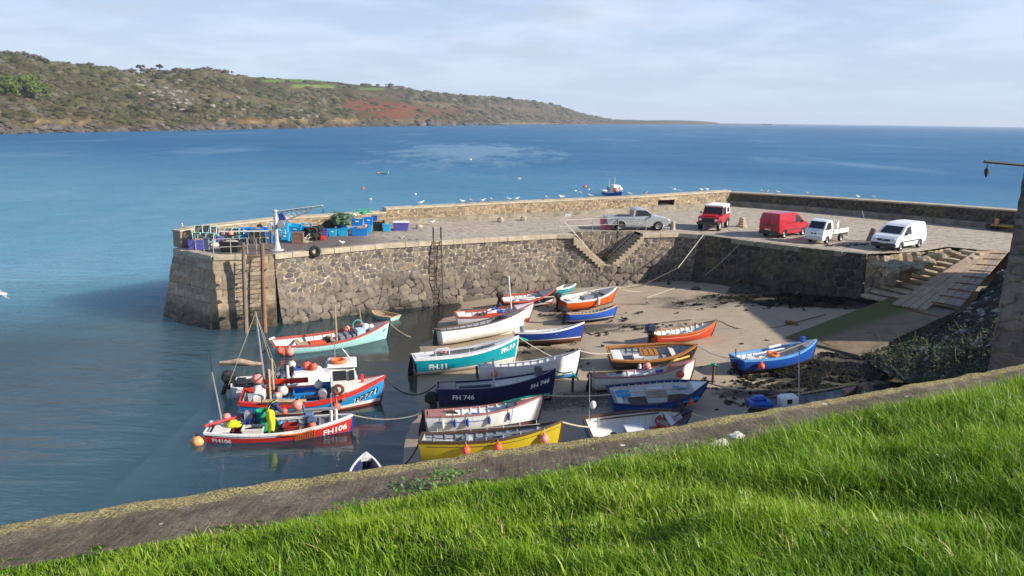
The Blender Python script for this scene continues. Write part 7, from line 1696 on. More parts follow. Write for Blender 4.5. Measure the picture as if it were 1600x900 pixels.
def ladder(name, label, top, bot, wdt, m_, hoops=True, n=16):
    T = thing(name, label, 'ladder', (0, 0, 0)); d_ = Vector((wdt/2, wdt*.3, 0)) if not hoops else Vector((wdt/2, wdt*.22, 0))
    for s in (-1, 1):
        pts = [bot+d_*s, top+d_*s]
        if hoops: pts += [top+d_*s+Vector((0, 0, .85)), top+d_*s+Vector((-.1, .55, .9)), top+d_*s+Vector((-.1, .65, 0))]
        MB().tube(pts, .035, 6).build('stile', m_, T)
    b = MB()
    for k in range(n): t = (k+.5)/n; c_ = bot.lerp(top, t); b.tube([c_-d_, c_+d_], .022, 5)
    b.build('rungs', m_, T)
    for k in range(5): t = (k+.3)/5; c_ = bot.lerp(top, t); b2 = MB(); [b2.tube([c_+d_*s, c_+d_*s+Vector((-.1, .45, .02))], .02, 4) for s in (-1, 1)]; b2.build('wall_bracket', m_, T)
    return T
Plad = paint('rusted_ladder', (.09, .06, .045), .85, .4, 6, dirt=(.22, .09, .03), dirt_amt=.5)
tp = at(683, 376, ZQ); ladder('wall_ladder', 'rusty iron ladder with hooped top halfway along the pier wall', tp+Vector((.05, -.28, .05)), Vector((tp.x+.22, tp.y-.95, .2)), .52, Plad)
tp = at(401, 399, ZQ); ladder('wall_ladder', 'rusty ladder between two tall timber piles near the pier head', tp+Vector((0, -.25, .05)), Vector((tp.x+.1, tp.y-1.35, -.4)), .62, Plad, False, 18)
Ppile = paint('weathered_pile', (.21, .165, .13), .9, .35, 2, dirt=(.05, .045, .03), dirt_amt=.5); Ppile2 = paint('rusty_pile', (.24, .13, .085), .9, .35, 2, dirt=(.05, .045, .03), dirt_amt=.5)
for (px, py), lab, m_, hx in (((386, 402), 'grey timber pile left of the ladder at the pier head', Ppile, 1.35), ((415, 401), 'brown timber pile right of the ladder at the pier head', Ppile2, 1.2)):
    p = at(px, py, ZQ); T = thing('timber_pile', lab, 'pile', (p.x, p.y-.45, 0)); b = MB(); b.tube([(.12, -.95, -2), (.08, -.62, 1.2), (0, -.15, ZQ), (0, -.1, ZQ+hx*.75)], [.15, .14, .13, .125], 9); b.build('post', m_, T); [MB().box((.03+.015*k, -.2-.1*k, ZQ-.7-k*1.1), (.38, .3, .07)).build('iron_strap', Plad, T) for k in range(3)]
b = MB(); pA_, pB_ = at(391, 397.5, ZQ), at(412, 397, ZQ); T = thing('rust_rail', 'rusty bar across the head of the ladder between the piles', 'rail', (0, 0, 0)); MB().tube([pA_+Vector((0, -.2, .25)), pB_+Vector((0, -.2, .25))], .04, 6).build('bar', Prust, T); MB().tube([at(401, 397, ZQ), at(401, 397, ZQ)+Vector((0, 0, .95))], .03, 6).build('post', Prl, T)
# dark recess behind the ladder
b = MB(); e1 = Vector((*EDGE[2], 0)); b.box((e1.x-.85, e1.y-.15, 1.0), (1.9, .2, 6.9), .32, .02); o = b.build('ladder_recess_face', stone_mat('stained_stone', [(.22, .155, .08), (.28, .19, .09)], (.16, .12, .08), LOWT), pier)
# tyre fender, bollards, posts, bits on the quay
T = thing('tyre_fender', 'black tyre hung as a fender over the pier edge', 'tyre', at(492.5, 392.5, ZQ-.05)+Vector((0, -.1, 0)), (1.35, 0, .5)); MB().torus((0, 0, 0), .27, .12, 20, 8).build('tyre', Ptyre, T, True); MB().tube([(0, .3, 0), (.05, .6, -.35)], .02, 5).build('rope', Pdrope, T)
Pst = paint('bollard_stone', (.46, .38, .28), .9, .3, 3, dirt_amt=.5)
def bollard(label, px, py, prof, m_, cat='bollard', name='mooring_bollard', tilt=(0, 0, 0)):
    T = thing(name, label, cat, at(px, py, ZQ), tilt); MB().lathe(prof, 12).build('shaft', m_, T, False); return T
bollard('plain tapered stone bollard standing in front of the silver pickup', 1051, 358.5, [(.22, -.05), (.20, .3), (.15, .62), (.10, .68), (.01, .7)], Pst)
T = bollard('squat stone bollard built of stacked blocks beside the red off-road car', 1159, 354.5, [(.42, -.05), (.44, .14), (.30, .18), (.33, .32), (.26, .36), (.28, .52), (.22, .58), (.26, .72), (.12, .8), (.01, .8)], Pst)
bollard('leaning weathered timber bollard beside the white van', 1358, 377, [(.24, -.1), (.22, .5), (.21, .95), (.16, 1.0), (.01, 1.0)], Ppile, tilt=(0, .28, 0))
Pch = paint('rusty_chain', (.08, .06, .05), .8, .3, 8)
T = thing('chain', 'heap of rusty chain on the quay edge in front of the flatbed truck', 'chain', at(1325, 384, ZQ+.05)); q = random.Random(3); pts_ = [Vector((-1.6+k*.045+q.gauss(0, .09), math.sin(k*.6)*.25+q.gauss(0, .08)-.2+k*.012, q.uniform(0, .08))) for k in range(70)]
b = MB(); b.tube([p.lerp(pts_[min(69, i_+1)], f_) for i_, p in enumerate(pts_) for f_ in (0, .5)], [.05 if k % 2 else .03 for k in range(140)], 6); b.build('links', Pch, T)
for px, py, r, lab in [(655, 357, .24, 'small cube of granite on the pier right of the violet tub'), (782, 347, .30, 'rough stone block at the foot of the sunlit parapet'), (818, 344.5, .28, 'second rough stone block close under the sunlit parapet, nearer the stairs')]:
    p = at(px, py, ZQ); rock(p+Vector((0, 0, r*.5)), r, (1.1, 1, .9), Pst, lab, 'stone', None, px, .18, 'granite_block')
T = thing('trolley', 'low yellow boat trolley parked under the shaded parapet', 'trolley', at(1572, 361, ZQ), -.75); Pyl = paint('trolley_yellow', (.55, .36, .05), .6, .2, 3); b = MB(); b.box((0, 0, .42), (2.2, .8, .10), 0, .02); b.build('bed', Pyl, T); MB().box((-.75, 0, .72), (.25, .5, .5), 0, .05).build('headstock', paint('tan_block', (.5, .28, .12), .7), T); MB().box((-1.2, 0, .28), (.6, .6, .35), 0, .08).build('motor', Pblkp, T); [MB().lathe([(.05, -.06), (.2, -.06), (.2, .06), (.05, .06)], 14, (x, s*.36, .2), 'y').build('wheel', Ptyre, T) for x in (-.6, .8) for s in (-1, 1)]
T = thing('leaning_rod', 'thin pole leaning on the shaded parapet behind the flatbed', 'pole', at(1352, 350, ZQ)); MB().tube([(0, 0, 0), (-.25, .3, 1.15)], .03, 5).build('rod', Pgalv, T)

# ------------------------------------------------------------------ mooring ropes and posts
def rope(name, label, pts, m_, r=.03, cat='rope', sags=None):
    T = thing(name, label, cat, (0, 0, 0)); out_ = []
    for i in range(len(pts)-1):
        s_ = sags[i] if sags else 0; seg_ = sag(pts[i], pts[i+1], s_, 10); out_ += seg_ if i == 0 else seg_[1:]
    gnd = [Vector((p.x, p.y, max(p.z, zs(p.x)+.03 if p.x > -4 else p.z))) for p in out_]
    MB().tube(gnd, r, 5).build('line', m_, T); return T
def gp(px, py): p = ground_at(px, py); return p+Vector((0, 0, .03))
gl = lambda k, u, s=0: on_hull(b_[k], u, 1.0, s)
rope('mooring_rope', 'pale mooring rope from the quay edge below the red car to the sand', [at(1099, 367, ZQ+.05), at(1060, 418, 2.4), gp(1003, 447), gp(960, 451)], Prope, .035)
rope('mooring_rope', 'thin mooring rope down the shaded quay wall below the red van', [at(1160, 376, ZQ), gp(1088, 439), gp(1010, 466)], Prope, .022, 'rope', [.25, .05])
rope('mooring_rope', 'dark mooring rope hanging down the wall left of the flatbed truck', [at(1197, 400, 3.7), gp(1150, 455), gp(1070, 473)], Pdrope, .03, 'rope', [.1, .03])
rope('mooring_rope', 'mooring rope over the quay edge under the flatbed truck', [at(1290, 388, ZQ+.04), at(1282, 418, 3.0), gp(1240, 462)], Prope, .022, 'rope', [.05, .2])
rope('mooring_rope', 'pale doubled rope hanging from the shaded wall near the slipway', [at(1361, 432, 3.0), at(1350, 445, 2.1), gp(1330, 466)], Prope, .03, 'rope', [0, .1])
rope('mooring_chain', 'chain from the orange red bow lying across the sand to the slipway', [gl('red18', .99), at(1128, 503, 1.35), gp(1165, 515), gp(1212, 513), gp(1237, 506), gp(1290, 492)], Pdrope, .032, 'chain', [.0, .12, 0, 0, 0])
rope('mooring_rope', 'pale rope from the varnished bow to the bright blue stern', [gl('varnish', .985), gl('bright', .02, -.5)], Prope, .028, 'rope', [.22])
rope('mooring_rope', 'rope from the long white bow to the varnished stern, green at its end', [gl('white14', .985), gl('varnish', .02, 0)], Prope, .025, 'rope', [.10])
rope('mooring_rope', 'green and white bow rope of the teal boat slanting to the sand', [gl('teal', .985), gp(872, 563), gp(925, 560)], Prope, .025, 'rope', [.05, 0])
T = rope('mooring_rope', 'thick green rope whipping on the teal bow', [gl('teal', .975), gl('teal', .985)+Vector((.6, .25, -.28))], Pgrn, .055)
rope('mooring_rope', 'bow rope of the navy boat drooping to a weedy stake', [gl('fh746', .985), gp(893, 592)+Vector((0, 0, .35)), gp(905, 596)], Pgrn, .035, 'rope', [.12, .02])
rope('mooring_rope', 'rope from the yellow bow to the stern of the brown railed boat', [gl('yellow', .98), gl('brown', .03, 0)], Prope, .03, 'rope', [.05])
rope('mooring_rope', 'pale rope from the dark railed blue bow sagging across the sand', [gl('bluewhite', .985), gp(1182, 612)+Vector((0, 0, .03))], Prope, .034, 'rope', [.12]); rope('mooring_rope', 'dark weedy rope lying on shaded sand towards the black seaweed', [gp(1182, 612), gp(1240, 610), gp(1310, 603), gp(1370, 592)], Pdrope, .035)
rope('mooring_rope', 'dark rope from the blue and red bow sagging to the navy stern', [gl('pz', .985), gl('fh746', .01, .6)], Pdrope, .032, 'rope', [.75])
rope('mooring_rope', 'pale line between the red bow and the blue fendered boat', [gl('fh106', .985), gl('fender', .01, .4)], Prope, .024, 'rope', [.28])
rope('mooring_rope', 'green and white line from the blue fendered bow to the blue stern', [gl('fender', .8, 0)+Vector((0, 0, .1)), gl('fender', .985), gl('bluewhite', .03, 0)], Prope, .028, 'rope', [.02, .06]); rope('mooring_rope', 'green lashing on the bow of the blue fendered boat', [gl('fender', .66, .6)+Vector((0, 0, .06)), gl('fender', .85, .3)+Vector((0, 0, .1)), gl('fender', .985)+Vector((.35, .1, .02))], Pgrn, .05)
rope('mooring_rope', 'pale bow rope of the brown railed boat leading to the near wall', [gl('brown', .96), at(1165, 664, .9)], Prope, .026, 'rope', [.06])
rope('mooring_rope', 'pale stern rope of the low black boat leading to the near wall', [gl('dark24', .03), at(1140, 662, .8)], Prope, .026, 'rope', [.03])
rope('mooring_rope', 'brown bow rope of the turquoise boat dipping into the water', [gl('turq', .985), at(642, 527, .02)], Ptan, .02, 'rope', [.12])
rope('mooring_rope', 'dark stern rope from the yellow boat dropping into the water', [gl('yellow', .01), at(632, 726, .02)], Pdrope, .03, 'rope', [.15])
rope('mooring_rope', 'dark stern line of the turquoise boat running under water', [gl('turq', .01), at(408, 554, .02)], Pdrope, .028)
rope('mooring_rope', 'bow rope of the dark blue boat looping over the sand', [gl('dkblue', .985), gp(917, 520), gp(925, 524), gp(990, 510), gp(1080, 500)], Pdrope, .025, 'rope', [.1, 0, 0, 0])
rope('mooring_rope', 'bow rope of the bright blue boat stretched over the slipway', [gl('bright', .985), gp(1300, 541), at(1356, 553, 1.3), at(1425, 532, 1.75), at(1480, 510, 2.15)], Pdrope, .028, 'rope', [.03, 0, 0, 0])
rope('mooring_rope', 'green rope drooping off the bow of the low black boat', [gl('dark24', .8, .5), gl('dark24', .98), at(1351, 616, .9)], Pgrn, .03, 'rope', [.02, .05])
rope('mooring_rope', 'thin rope across the far sand from the orange bow to the wall', [gl('orange', .985), gp(1000, 456), gp(1090, 452)], Prope, .018, 'rope', [.1, 0])
for px, py, h, m_, lab in [(1113, 601, 1.0, paint('rusty_post', (.16, .065, .03), .9, .4, 6), 'rusty iron post with green rope standing in the sand by the bright blue boat'), (894, 613, .75, Pdrope, 'weedy black stake in the sand off the navy bow'), (924, 664, .0, Pdrope, '')]:
    if not h: continue
    p = gp(px, py); T = thing('mooring_post', lab, 'post', p); MB().tube([(0, 0, -.2), (.02, 0, h)], .06, 7).build('post', m_, T); b = MB(); [b.tube(sag((-.25*s, 0, h*.95), (.02, 0, h), .05), .03, 5) for s in (-1, 1)]; b.torus((.02, 0, h), .08, .035, 10, 5); b.build('rope_lashing', Pgrn, T)
p = gl('brown', .04, .9); T = thing('flag_pole', 'thin dan pole with white float standing in the stern of the brown railed boat', 'pole', p+Vector((.1, 0, -.4))); MB().tube([(0, 0, 0), (-.05, 0, 2.2)], .014, 5).build('pole', Pgalv, T); MB().sphere((.12, -.05, .95), .13, 10, 8, (1, 1, 1.3)).build('float', Pwball, T, True)

# ------------------------------------------------------------------ fenders and floats hung on boats
def hang(k, u, h, r, m_, label, side=-1, long=False, group=None, drop=.0):
    bt = b_[k]; top = on_hull(bt, u, 1.0, side, .03); c_ = on_hull(bt, u, h, side, r*.95)
    T = thing('fender', label, 'fender', c_, 0, group); b = MB()
    if long: b.lathe([(.01, -r*3), (r*.8, -r*2.4), (r, -r*1.5), (r, r*1.5), (r*.8, r*2.4), (r*.3, r*2.9), (r*.3, r*3.3)], 10)
    else: b.sphere((0, 0, 0), r, 16, 11); b.lathe([(r*.34, r*.85), (r*.25, r*1.3), (.02, r*1.35)], 8)
    b.build('float', m_, T, True); MB().tube([Vector((0, 0, r)), top-c_], .012, 4).build('lanyard', Prope, T)
hang('yellow', .32, .70, .17, Pball, 'orange ball fender nearest the stern of the yellow boat'); hang('yellow', .54, .72, .17, Pball, 'middle orange ball fender on the yellow boat'); hang('yellow', .87, .66, .18, Ppball, 'paler pink ball fender near the bow of the yellow boat')
for u, m_, lab in [(.125, Pw, 'long white fender at the stern of the boat with blue fenders')]: hang('fender', u, .62, .065, m_, lab, -1, True)
for u in (.225, .33, .51, .68): hang('fender', u, .66, .06, Pblue, 'long blue fender hanging on the side of the white boat', -1, True, 'blue fenders on the white boat')
hang('cream', .82, .62, .17, Pball, 'orange ball fender at the bow quarter of the cream boat'); hang('bluewhite', .80, .55, .14, Pball, 'small orange ball near the bow of the dark railed blue boat'); hang('bluewhite', .42, .30, .12, Pball, 'orange ball low amidships on the dark railed blue boat'); hang('bright', .16, .66, .17, Pball, 'orange ball hanging from the stern quarter of the bright blue boat')
hang('varnish', .30, .45, .09, Pw, 'long white fender on the black side of the varnished boat', -1, True); hang('orange', .52, .75, .10, Pw, 'white fender hanging on the orange hull', -1, True); hang('dark24', .15, .6, .08, Pw, 'white fender on the black hull below its console', -1, True)
hang('turq', .42, .06, .30, Ppball, 'big pink red float against the turquoise hull at the waterline'); hang('turq', .035, .78, .19, Pball, 'orange float at the stern corner of the turquoise boat'); hang('turq', .065, .60, .19, Pball, 'second orange float lower at the stern of the turquoise boat'); hang('turq', .105, .70, .24, Ppball, 'pink float right of the orange ones on the turquoise stern')
hang('pz', .65, .66, .19, Pball, 'orange ball fender below the pot hauler of the blue and red boat'); hang('white14', .075, .86, .17, Pball, 'upper orange ball at the stern of the long white boat', 1); hang('white14', .13, .62, .17, Pball, 'lower orange ball on the near side of the long white stern'); hang('cream', .01, .8, .15, Pball, 'orange ball behind the stern of the cream boat', 1)
ballp(at(308.5, 690, .10), .26, paint('amber_float', (.72, .33, .12), .5, .3, 3), 'round amber float on the water at the stern of the red boat')
ballp(inb(b_['dinghy'], -.25, .02, .38), .17, Pball, 'orange red ball lying inside the navy dinghy below the wall')
for k, pts in (('pz', [(-2.6, .75, 1.6, .24, Ppball, 'pink float hung at the stern gantry of the blue and red boat'), (-2.55, .35, 1.25, .2, Pcrm, 'cream float behind the gantry of the blue and red boat'), (-1.45, .25, 1.15, .24, Pcrm, 'cream float in the blue tub on the blue and red boat'), (-1.65, -.1, 1.05, .2, Ppball, 'pink float in the blue tub on the blue and red boat'), (.15, .25, 1.35, .2, Pwball, 'grey white float by the wheelhouse of the blue and red boat')]),
 ('white_back', [(.25, .35, 1.5, .2, Pcrm, 'cream float beside the derrick post of the white boat'), (.95, .1, 1.45, .22, Pball, 'orange float on the cuddy of the white boat'), (1.25, -.15, 1.45, .19, Pball, 'second orange float further forward on the white cuddy')]),
 ('fh106', [(-2.3, .5, 1.05, .17, Ppball, 'pink float at the stern of the red boat'), (.55, .75, 1.35, .24, Ppball, 'pink white float hung over the far rail of the red boat'), (-.1, .2, .75, .14, Psky, 'small blue float beside the man on the red boat'), (1.25, -.35, .82, .16, Pball, 'orange float below the hauler on the red boat')]),
 ('turq', [(1.0, .6, 1.05, .2, Ppball, 'pink float on the far rail of the turquoise boat'), (1.9, .55, 1.2, .16, Ppball, 'smaller pink float on the far rail near the turquoise bow')]), ('cream', [(.35, .75, .90, .2, Ppball, 'pink float between the cream boat and the varnished one')])):
    for x, y, z, r, m_, lab in pts: ballp(inb(b_[k], x, y, z), r, m_, lab)
# gear aboard the working boats
def gear(k, x, y, z, label, wd_, dp, h, m_, name='fish_box', cat='fish box', rz=0, fill=None):
    bt = b_[k]; T = tub(name, label, 800, 450, 10, h, m_); 
    for c_ in list(T.children): bpy.data.objects.remove(c_)
    T.location = inb(bt, x, y, z); T.rotation_euler = (0, 0, bt['T'].rotation_euler.z+rz); b = MB()
    def ring(s, zz, i=0): X_, Y_ = wd_/2*s-i, dp/2*s-i; return [(-X_, -Y_, zz), (X_, -Y_, zz), (X_, Y_, zz), (-X_, Y_, zz)]
    b.loft([ring(.86, 0), ring(.97, h*.85), ring(1.02, h*.86), ring(1.02, h), ring(1.0, h, .035), ring(.86, .04, .035)], True); n = len(b.v); b.f += [(3, 2, 1, 0), tuple(range(n-4, n))]; b.build('tub', m_, T)
    if fill: f = MB(); f.sphere((0, 0, h*.7), 1, 12, 7, (wd_*.42, dp*.42, h*.25), .5); f.build('contents', fill, T)
    return T
gear('pz', -.35, .1, .56, 'big blue fish tub amidships on the blue and red boat', 1.25, .8, .62, Pblbox, rz=.05); gear('pz', -.55, -.55, .56, 'light blue fish tray in front of the big tub on the blue and red boat', 1.3, .55, .42, Pblbox2); gear('pz', -1.55, .1, .56, 'blue tub of floats under the gantry', .8, .7, .4, Pblbox2); gear('pz', .45, .55, 1.0, 'small blue box by the wheelhouse door', .5, .4, .3, Psky)
gear('fh106', -1.1, -.38, .42, 'cream plastic tub beside the man on the red boat', .85, .55, .48, Pcrm, 'fish_tub', 'fish tub', 0, Pblkp); gear('fh106', .35, -.1, .50, 'dark red basket forward of the man', .62, .5, .34, paint('dark_red_plastic', (.33, .03, .025), .6), 'fish_basket', 'basket'); gear('fh106', .45, -.4, .40, 'grey tray under the dark red basket', .75, .4, .22, Pg, 'fish_basket', 'basket'); gear('fh106', -1.75, -.1, .42, 'small red bucket aft on the red boat', .4, .4, .3, paint('dark_red_plastic', (.33, .03, .025), .6), 'fish_basket', 'basket'); gear('fh106', -.1, -.45, .42, 'black crate at the feet of the man', .5, .4, .35, Pblkp); gear('fh106', .95, -.45, .45, 'brown crate right of the dark red basket', .42, .4, .36, Pcrt)
T = thing('plastic_barrel', 'green plastic barrel standing behind the man on the red boat', 'barrel', inb(b_['fh106'], -.85, .45, .42), 0); MB().lathe([(.24, 0), (.29, .3), (.31, .6), (.30, .88), (.26, .88), (.24, .2)], 16).build('drum', Pgrbox, T)
T = heap('oilskins', 'crumpled yellow oilskins lying in the red stern', 800, 450, 0, .34, .26, .13, paint('yellow_oilskin', (.62, .66, .02), .55, .2, 4), 'clothing', 9, 0); T.location = inb(b_['fh106'], -1.95, .1, .85)
T = heap('rope_heap', 'blue rope heap beside the yellow oilskins', 800, 450, 0, .22, .25, .2, Proy, 'rope', 10, 6); T.location = inb(b_['fh106'], -1.45, .2, .78)
T = heap('rope_heap', 'tangled dark rope on the deck of the blue and red boat', 800, 450, 0, .45, .4, .16, Pdrope, 'rope', 11, 10); T.location = inb(b_['pz'], -1.0, -.3, .62)
gear('white_back', .1, .2, 1.0, 'black bucket of floats by the derrick post', .45, .45, .5, Pblkp, 'bucket', 'bucket', 0, Pball); gear('white_back', .55, .1, 1.0, 'small blue drum by the derrick post', .3, .3, .4, Pblue, 'bucket', 'bucket'); T = heap('rope_heap', 'grey wire and blue rope heaped amidships on the white boat', 800, 450, 0, .4, .35, .3, Pgd, 'rope', 12, 12); T.location = inb(b_['white_back'], -.55, .1, .85)
T = thing('lifebuoy', 'red and white lifebuoy lying in the brown railed boat', 'lifebuoy', inb(b_['brown'], 1.05, .10, .52), (.45, 0, .3)); MB().torus((0, 0, 0), .29, .09, 22, 8).build('ring', paint('dull_red_lifebuoy', (.36, .05, .045), .6), T, True); b = MB(); [b.torus((.29*math.cos(a), .29*math.sin(a), 0), .095, .02, 8, 5, 'x') for a in (0, 1.57, 3.14, 4.71)]; b.build('white_band', Pw, T)
T = thing('lifebuoy', 'orange lifebuoy lying on the thwart of the bright blue boat', 'lifebuoy', inb(b_['bright'], -.35, -.1, .78), (.1, .1, 0)); MB().torus((0, 0, 0), .25, .08, 20, 8).build('ring', paint('orange_lifebuoy', (.75, .17, .05), .6), T, True)

# ------------------------------------------------------------------ buoys on the sea
for px, py, r, m_, lab in [(591, 271, .36, Ppball, 'pink mooring buoy beside the tiny far dinghy'), (567, 294.5, .30, Pball, 'red mooring buoy alone left of the far dinghy'), (914, 292, .36, Pball, 'orange buoy on the sea left of the moored boat'), (579, 311.5, .22, Pw, 'white float on the water just beyond the pier gear'), (649, 303.5, .22, Pw, 'white float on the sea above the parapet step'), (735, 249.5, .4, Pw, 'white float far out in the middle of the bay')]:
    ballp(at(px, py, .1), r, m_, lab, 'mooring_buoy')
# ------------------------------------------------------------------ gulls
Pgw, Pgg, Pgb = paint('gull_white', (.80, .80, .78), .7, .06, 8), paint('gull_grey', (.32, .34, .37), .7, .1, 8), paint('gull_bill', (.65, .42, .06), .5)
def gull(label, loc, rz, group, fly=False, name='gull'):
    T = thing(name, label, 'gull', loc, (0, 0, rz), group); b = MB(); zc = .26 if not fly else 0
    prof = [(-.24, .02, .02), (-.17, .055, .01), (-.06, .09, 0), (.06, .10, 0), (.14, .075, .03), (.19, .05, .09), (.22, .048, .135), (.26, .05, .15), (.30, .035, .145), (.315, .012, .14)]
    if fly: prof = [(x, r, z*.3) for x, r, z in prof]
    rows = [[(x, r*math.cos(6.283*k/10), zc+z+r*math.sin(6.283*k/10)*1.05) for k in range(10)] for x, r, z in prof]; b.loft(rows, True); b.f.append(tuple(range(9, -1, -1))); n = len(b.v); b.f.append(tuple(range(n-10, n))); b.build('body', Pgw, T, True)
    h = prof[-1]; MB().lathe([(.018, .30), (.014, .345), (.002, .375)], 6, (0, 0, zc+h[2]-.005), 'x').build('bill', Pgb, T)
    for s in (-1, 1):
        w_ = MB()
        if fly: w_.loft([[(.10, s*.06, .03), (-.08, s*.06, .02)], [(.13, s*.32, .13), (-.06, s*.32, .12)], [(.04, s*.62, .08), (-.06, s*.6, .07)], [(-.10, s*.80, .03), (-.12, s*.79, .03)]])
        else: w_.loft([[(.12, s*.085, zc+.04), (.11, s*.10, zc-.02), (.1, s*.06, zc+.08)], [(-.05, s*.10, zc+.03), (-.06, s*.105, zc-.03), (-.05, s*.05, zc+.09)], [(-.22, s*.06, zc+.02), (-.22, s*.06, zc), (-.22, s*.02, zc+.05)], [(-.33, s*.015, zc+.02), (-.33, s*.015, zc+.01), (-.33, s*.005, zc+.03)]])
        w_.build('wing', Pgg, T)
        if not fly: l_ = MB(); l_.tube([(.0, s*.04, 0), (.0, s*.04, zc-.07)], .010, 5); l_.box((.03, s*.04, .006), (.08, .06, .012)); l_.build('leg', Pgb, T)
    return T
g0 = None
def par_top(px, path_top):
    return path_top
def place_gull(px, py, loc, rz, lab, grp):
    global g0
    if g0 is None: g0 = gull(lab, loc, rz, grp); return g0
    o = copy_tree(g0); o.location = loc; o.rotation_euler = (0, 0, rz); o['label'] = lab; o.scale = (.85, .85, .85)
    if grp: o['group'] = grp
    return o
def on_parapet(px):
    pth, h0, h1 = (PB, 1.12, 1.06) if px < 600 else (PC, 1.34, 1.52) if px < 1140 else (PD, 1.36, 1.78)
    lo, hi = pth[0][0], pth[-1][0]
    for _ in range(60):
        x = (lo+hi)/2; y = np.interp(x, [q[0] for q in pth], [q[1] for q in pth])+.55; z = ZQ+h0+(h1-h0)*(x-pth[0][0])/(pth[-1][0]-pth[0][0])+.035
        if proj((x, y, z))[0] < px: lo = x
        else: hi = x
    return Vector((x, y, z))
for px in (657, 723, 737, 754, 769, 796, 807, 855, 877, 879, 923, 985, 1008, 1096, 1105): place_gull(px, 0, on_parapet(px), rnd.choice([.3, 2.9, -.5, 2.2, 3.5]), 'white gull perched on the sunlit stone parapet', 'gulls on the sunlit parapet')
for px in (1192, 1197, 1216, 1263, 1340, 1367): place_gull(px, 0, on_parapet(px), rnd.choice([.3, 2.9, -.5, 2.2, 3.5]), 'white gull perched on the shaded dark parapet', 'gulls on the shaded parapet')
for px, py, lab in [(535, 384, 'white gull standing on the pier in front of the long blue box'), (626, 377, 'white gull standing on the pier edge left of the hooped ladder'), (1039, 361, 'white gull on the quay by the nose of the pickup'), (675, 351.5, 'white gull on the quay under the parapet near the granite cube'), (285, 351, 'white gull on the pillar at the pier head')]:
    p = at(px, py, ZQ) if px != 285 else Vector((*d2(283, 386), 0))+Vector((0, .35, ZQ+1.16)); place_gull(px, py, Vector((p.x, p.y, p.z+.01)), rnd.uniform(0, 6), lab, None)['group'] = 'gulls on the quay'
gf = gull('gull in flight low over the sea left of the moored boat', atY(811, 279, 95), .4, 'gulls in flight', True)
for px, py, Y, lab in [(1054, 296, 85, 'dark gull gliding above the parapet by the off-road car'), (899, 298, 100, 'gull in flight above the parapet left of the moored boat'), (906, 301, 98, 'gull fluttering low just left of the moored boat'), (921, 296, 110, 'gull in flight under the orange sea buoy'), (3, 460, 40, 'dark winged gull gliding at the far left over the water')]:
    o = copy_tree(gf); o.location = atY(px, py, Y); o.rotation_euler = (rnd.uniform(-.4, .4), 0, rnd.uniform(0, 6)); o['label'] = lab

# ------------------------------------------------------------------ the man aboard
def skin(name, joints, edges, m_, parent, sub=2):
    me = bpy.data.meshes.new(name); me.from_pydata([j[0] for j in joints], edges, []); o = bpy.data.objects.new(name, me); COL.objects.link(o); o.parent = parent
    md = o.modifiers.new('skin', 'SKIN'); md.use_smooth_shade = True
    if not me.skin_vertices: pass
    for i, j in enumerate(joints): sv_ = me.skin_vertices[0].data[i]; r_ = j[1]; sv_.radius = (r_, r_) if not isinstance(r_, tuple) else r_; sv_.use_root = (i == 0)
    sb = o.modifiers.new('sub', 'SUBSURF'); sb.levels = sub; sb.render_levels = sub; me.materials.append(m_); return o
pf = b_['fh106']
per = thing('person', 'person in yellow oilskin trousers and navy smock holding an orange float on red boat', 'person', inb(pf, -.42, -.28, .40), (0, 0, pf['T'].rotation_euler.z+.5))
Pskin = paint('skin', (.50, .29, .21), .6, .08, 8); Pnv = paint('navy_smock', (.03, .04, .12), .8, .2, 6); Poil = paint('yellow_oilskin', (.62, .66, .02), .55, .2, 4); Phr = paint('white_hair', (.62, .60, .56), .8, .1, 20)
J = [((0, 0, .90), .13), ((.03, 0, 1.10), .135), ((.14, 0, 1.30), .15), ((.24, 0, 1.44), .10), ((.29, 0, 1.51), .055), ((.34, 0, 1.60), .085), ((.36, 0, 1.68), .088),
     ((.0, .10, .86), .10), ((.05, .12, .48), .065), ((-.02, .13, .10), .045), ((.10, .14, .05), .04), ((.0, -.10, .86), .10), ((.02, -.13, .47), .065), ((-.08, -.14, .10), .045), ((.04, -.15, .05), .04),
     ((.20, .19, 1.40), .062), ((.30, .26, 1.16), .045), ((.50, .20, 1.04), .032), ((.20, -.19, 1.40), .062), ((.32, -.25, 1.15), .045), ((.52, -.15, 1.03), .032)]
E_ = [(0, 1), (1, 2), (2, 3), (3, 4), (4, 5), (5, 6), (0, 7), (7, 8), (8, 9), (9, 10), (0, 11), (11, 12), (12, 13), (13, 14), (3, 15), (15, 16), (16, 17), (3, 18), (18, 19), (19, 20)]
for s, wr_ in ((1, 17), (-1, 20)):                 # hands: palm, four fingers, thumb
    w0 = Vector(J[wr_][0]); dr_ = Vector((.9, -.1*s, -.42)).normalized(); k0 = len(J); pal = w0+dr_*.075; J.append((tuple(pal), (.036, .018))); E_.append((wr_, k0))
    for f in range(4):
        q1 = pal+Vector((.03, (f-1.5)*.019, -.005)); q2 = q1+dr_*(.034+.006*(f in (1, 2))); q3 = q2+Vector((.02, 0, -.03)); k1 = len(J)
        J += [(tuple(q1), .0095), (tuple(q2), .0088), (tuple(q3), .0075)]; E_ += [(k0, k1), (k1, k1+1), (k1+1, k1+2)]
    k1 = len(J); J += [(tuple(w0+dr_*.045+Vector((0, -.035*s, .0))), .011), (tuple(w0+dr_*.085+Vector((.0, -.055*s, -.012))), .009)]; E_ += [(k0, k1), (k1, k1+1)]
body = skin('body', J, E_, Pskin, per)
b = MB(); b.sphere((.375, 0, 1.665), .105, 14, 10, (1.05, .86, 1.12)); head = b.build('head', Pskin, per, True)
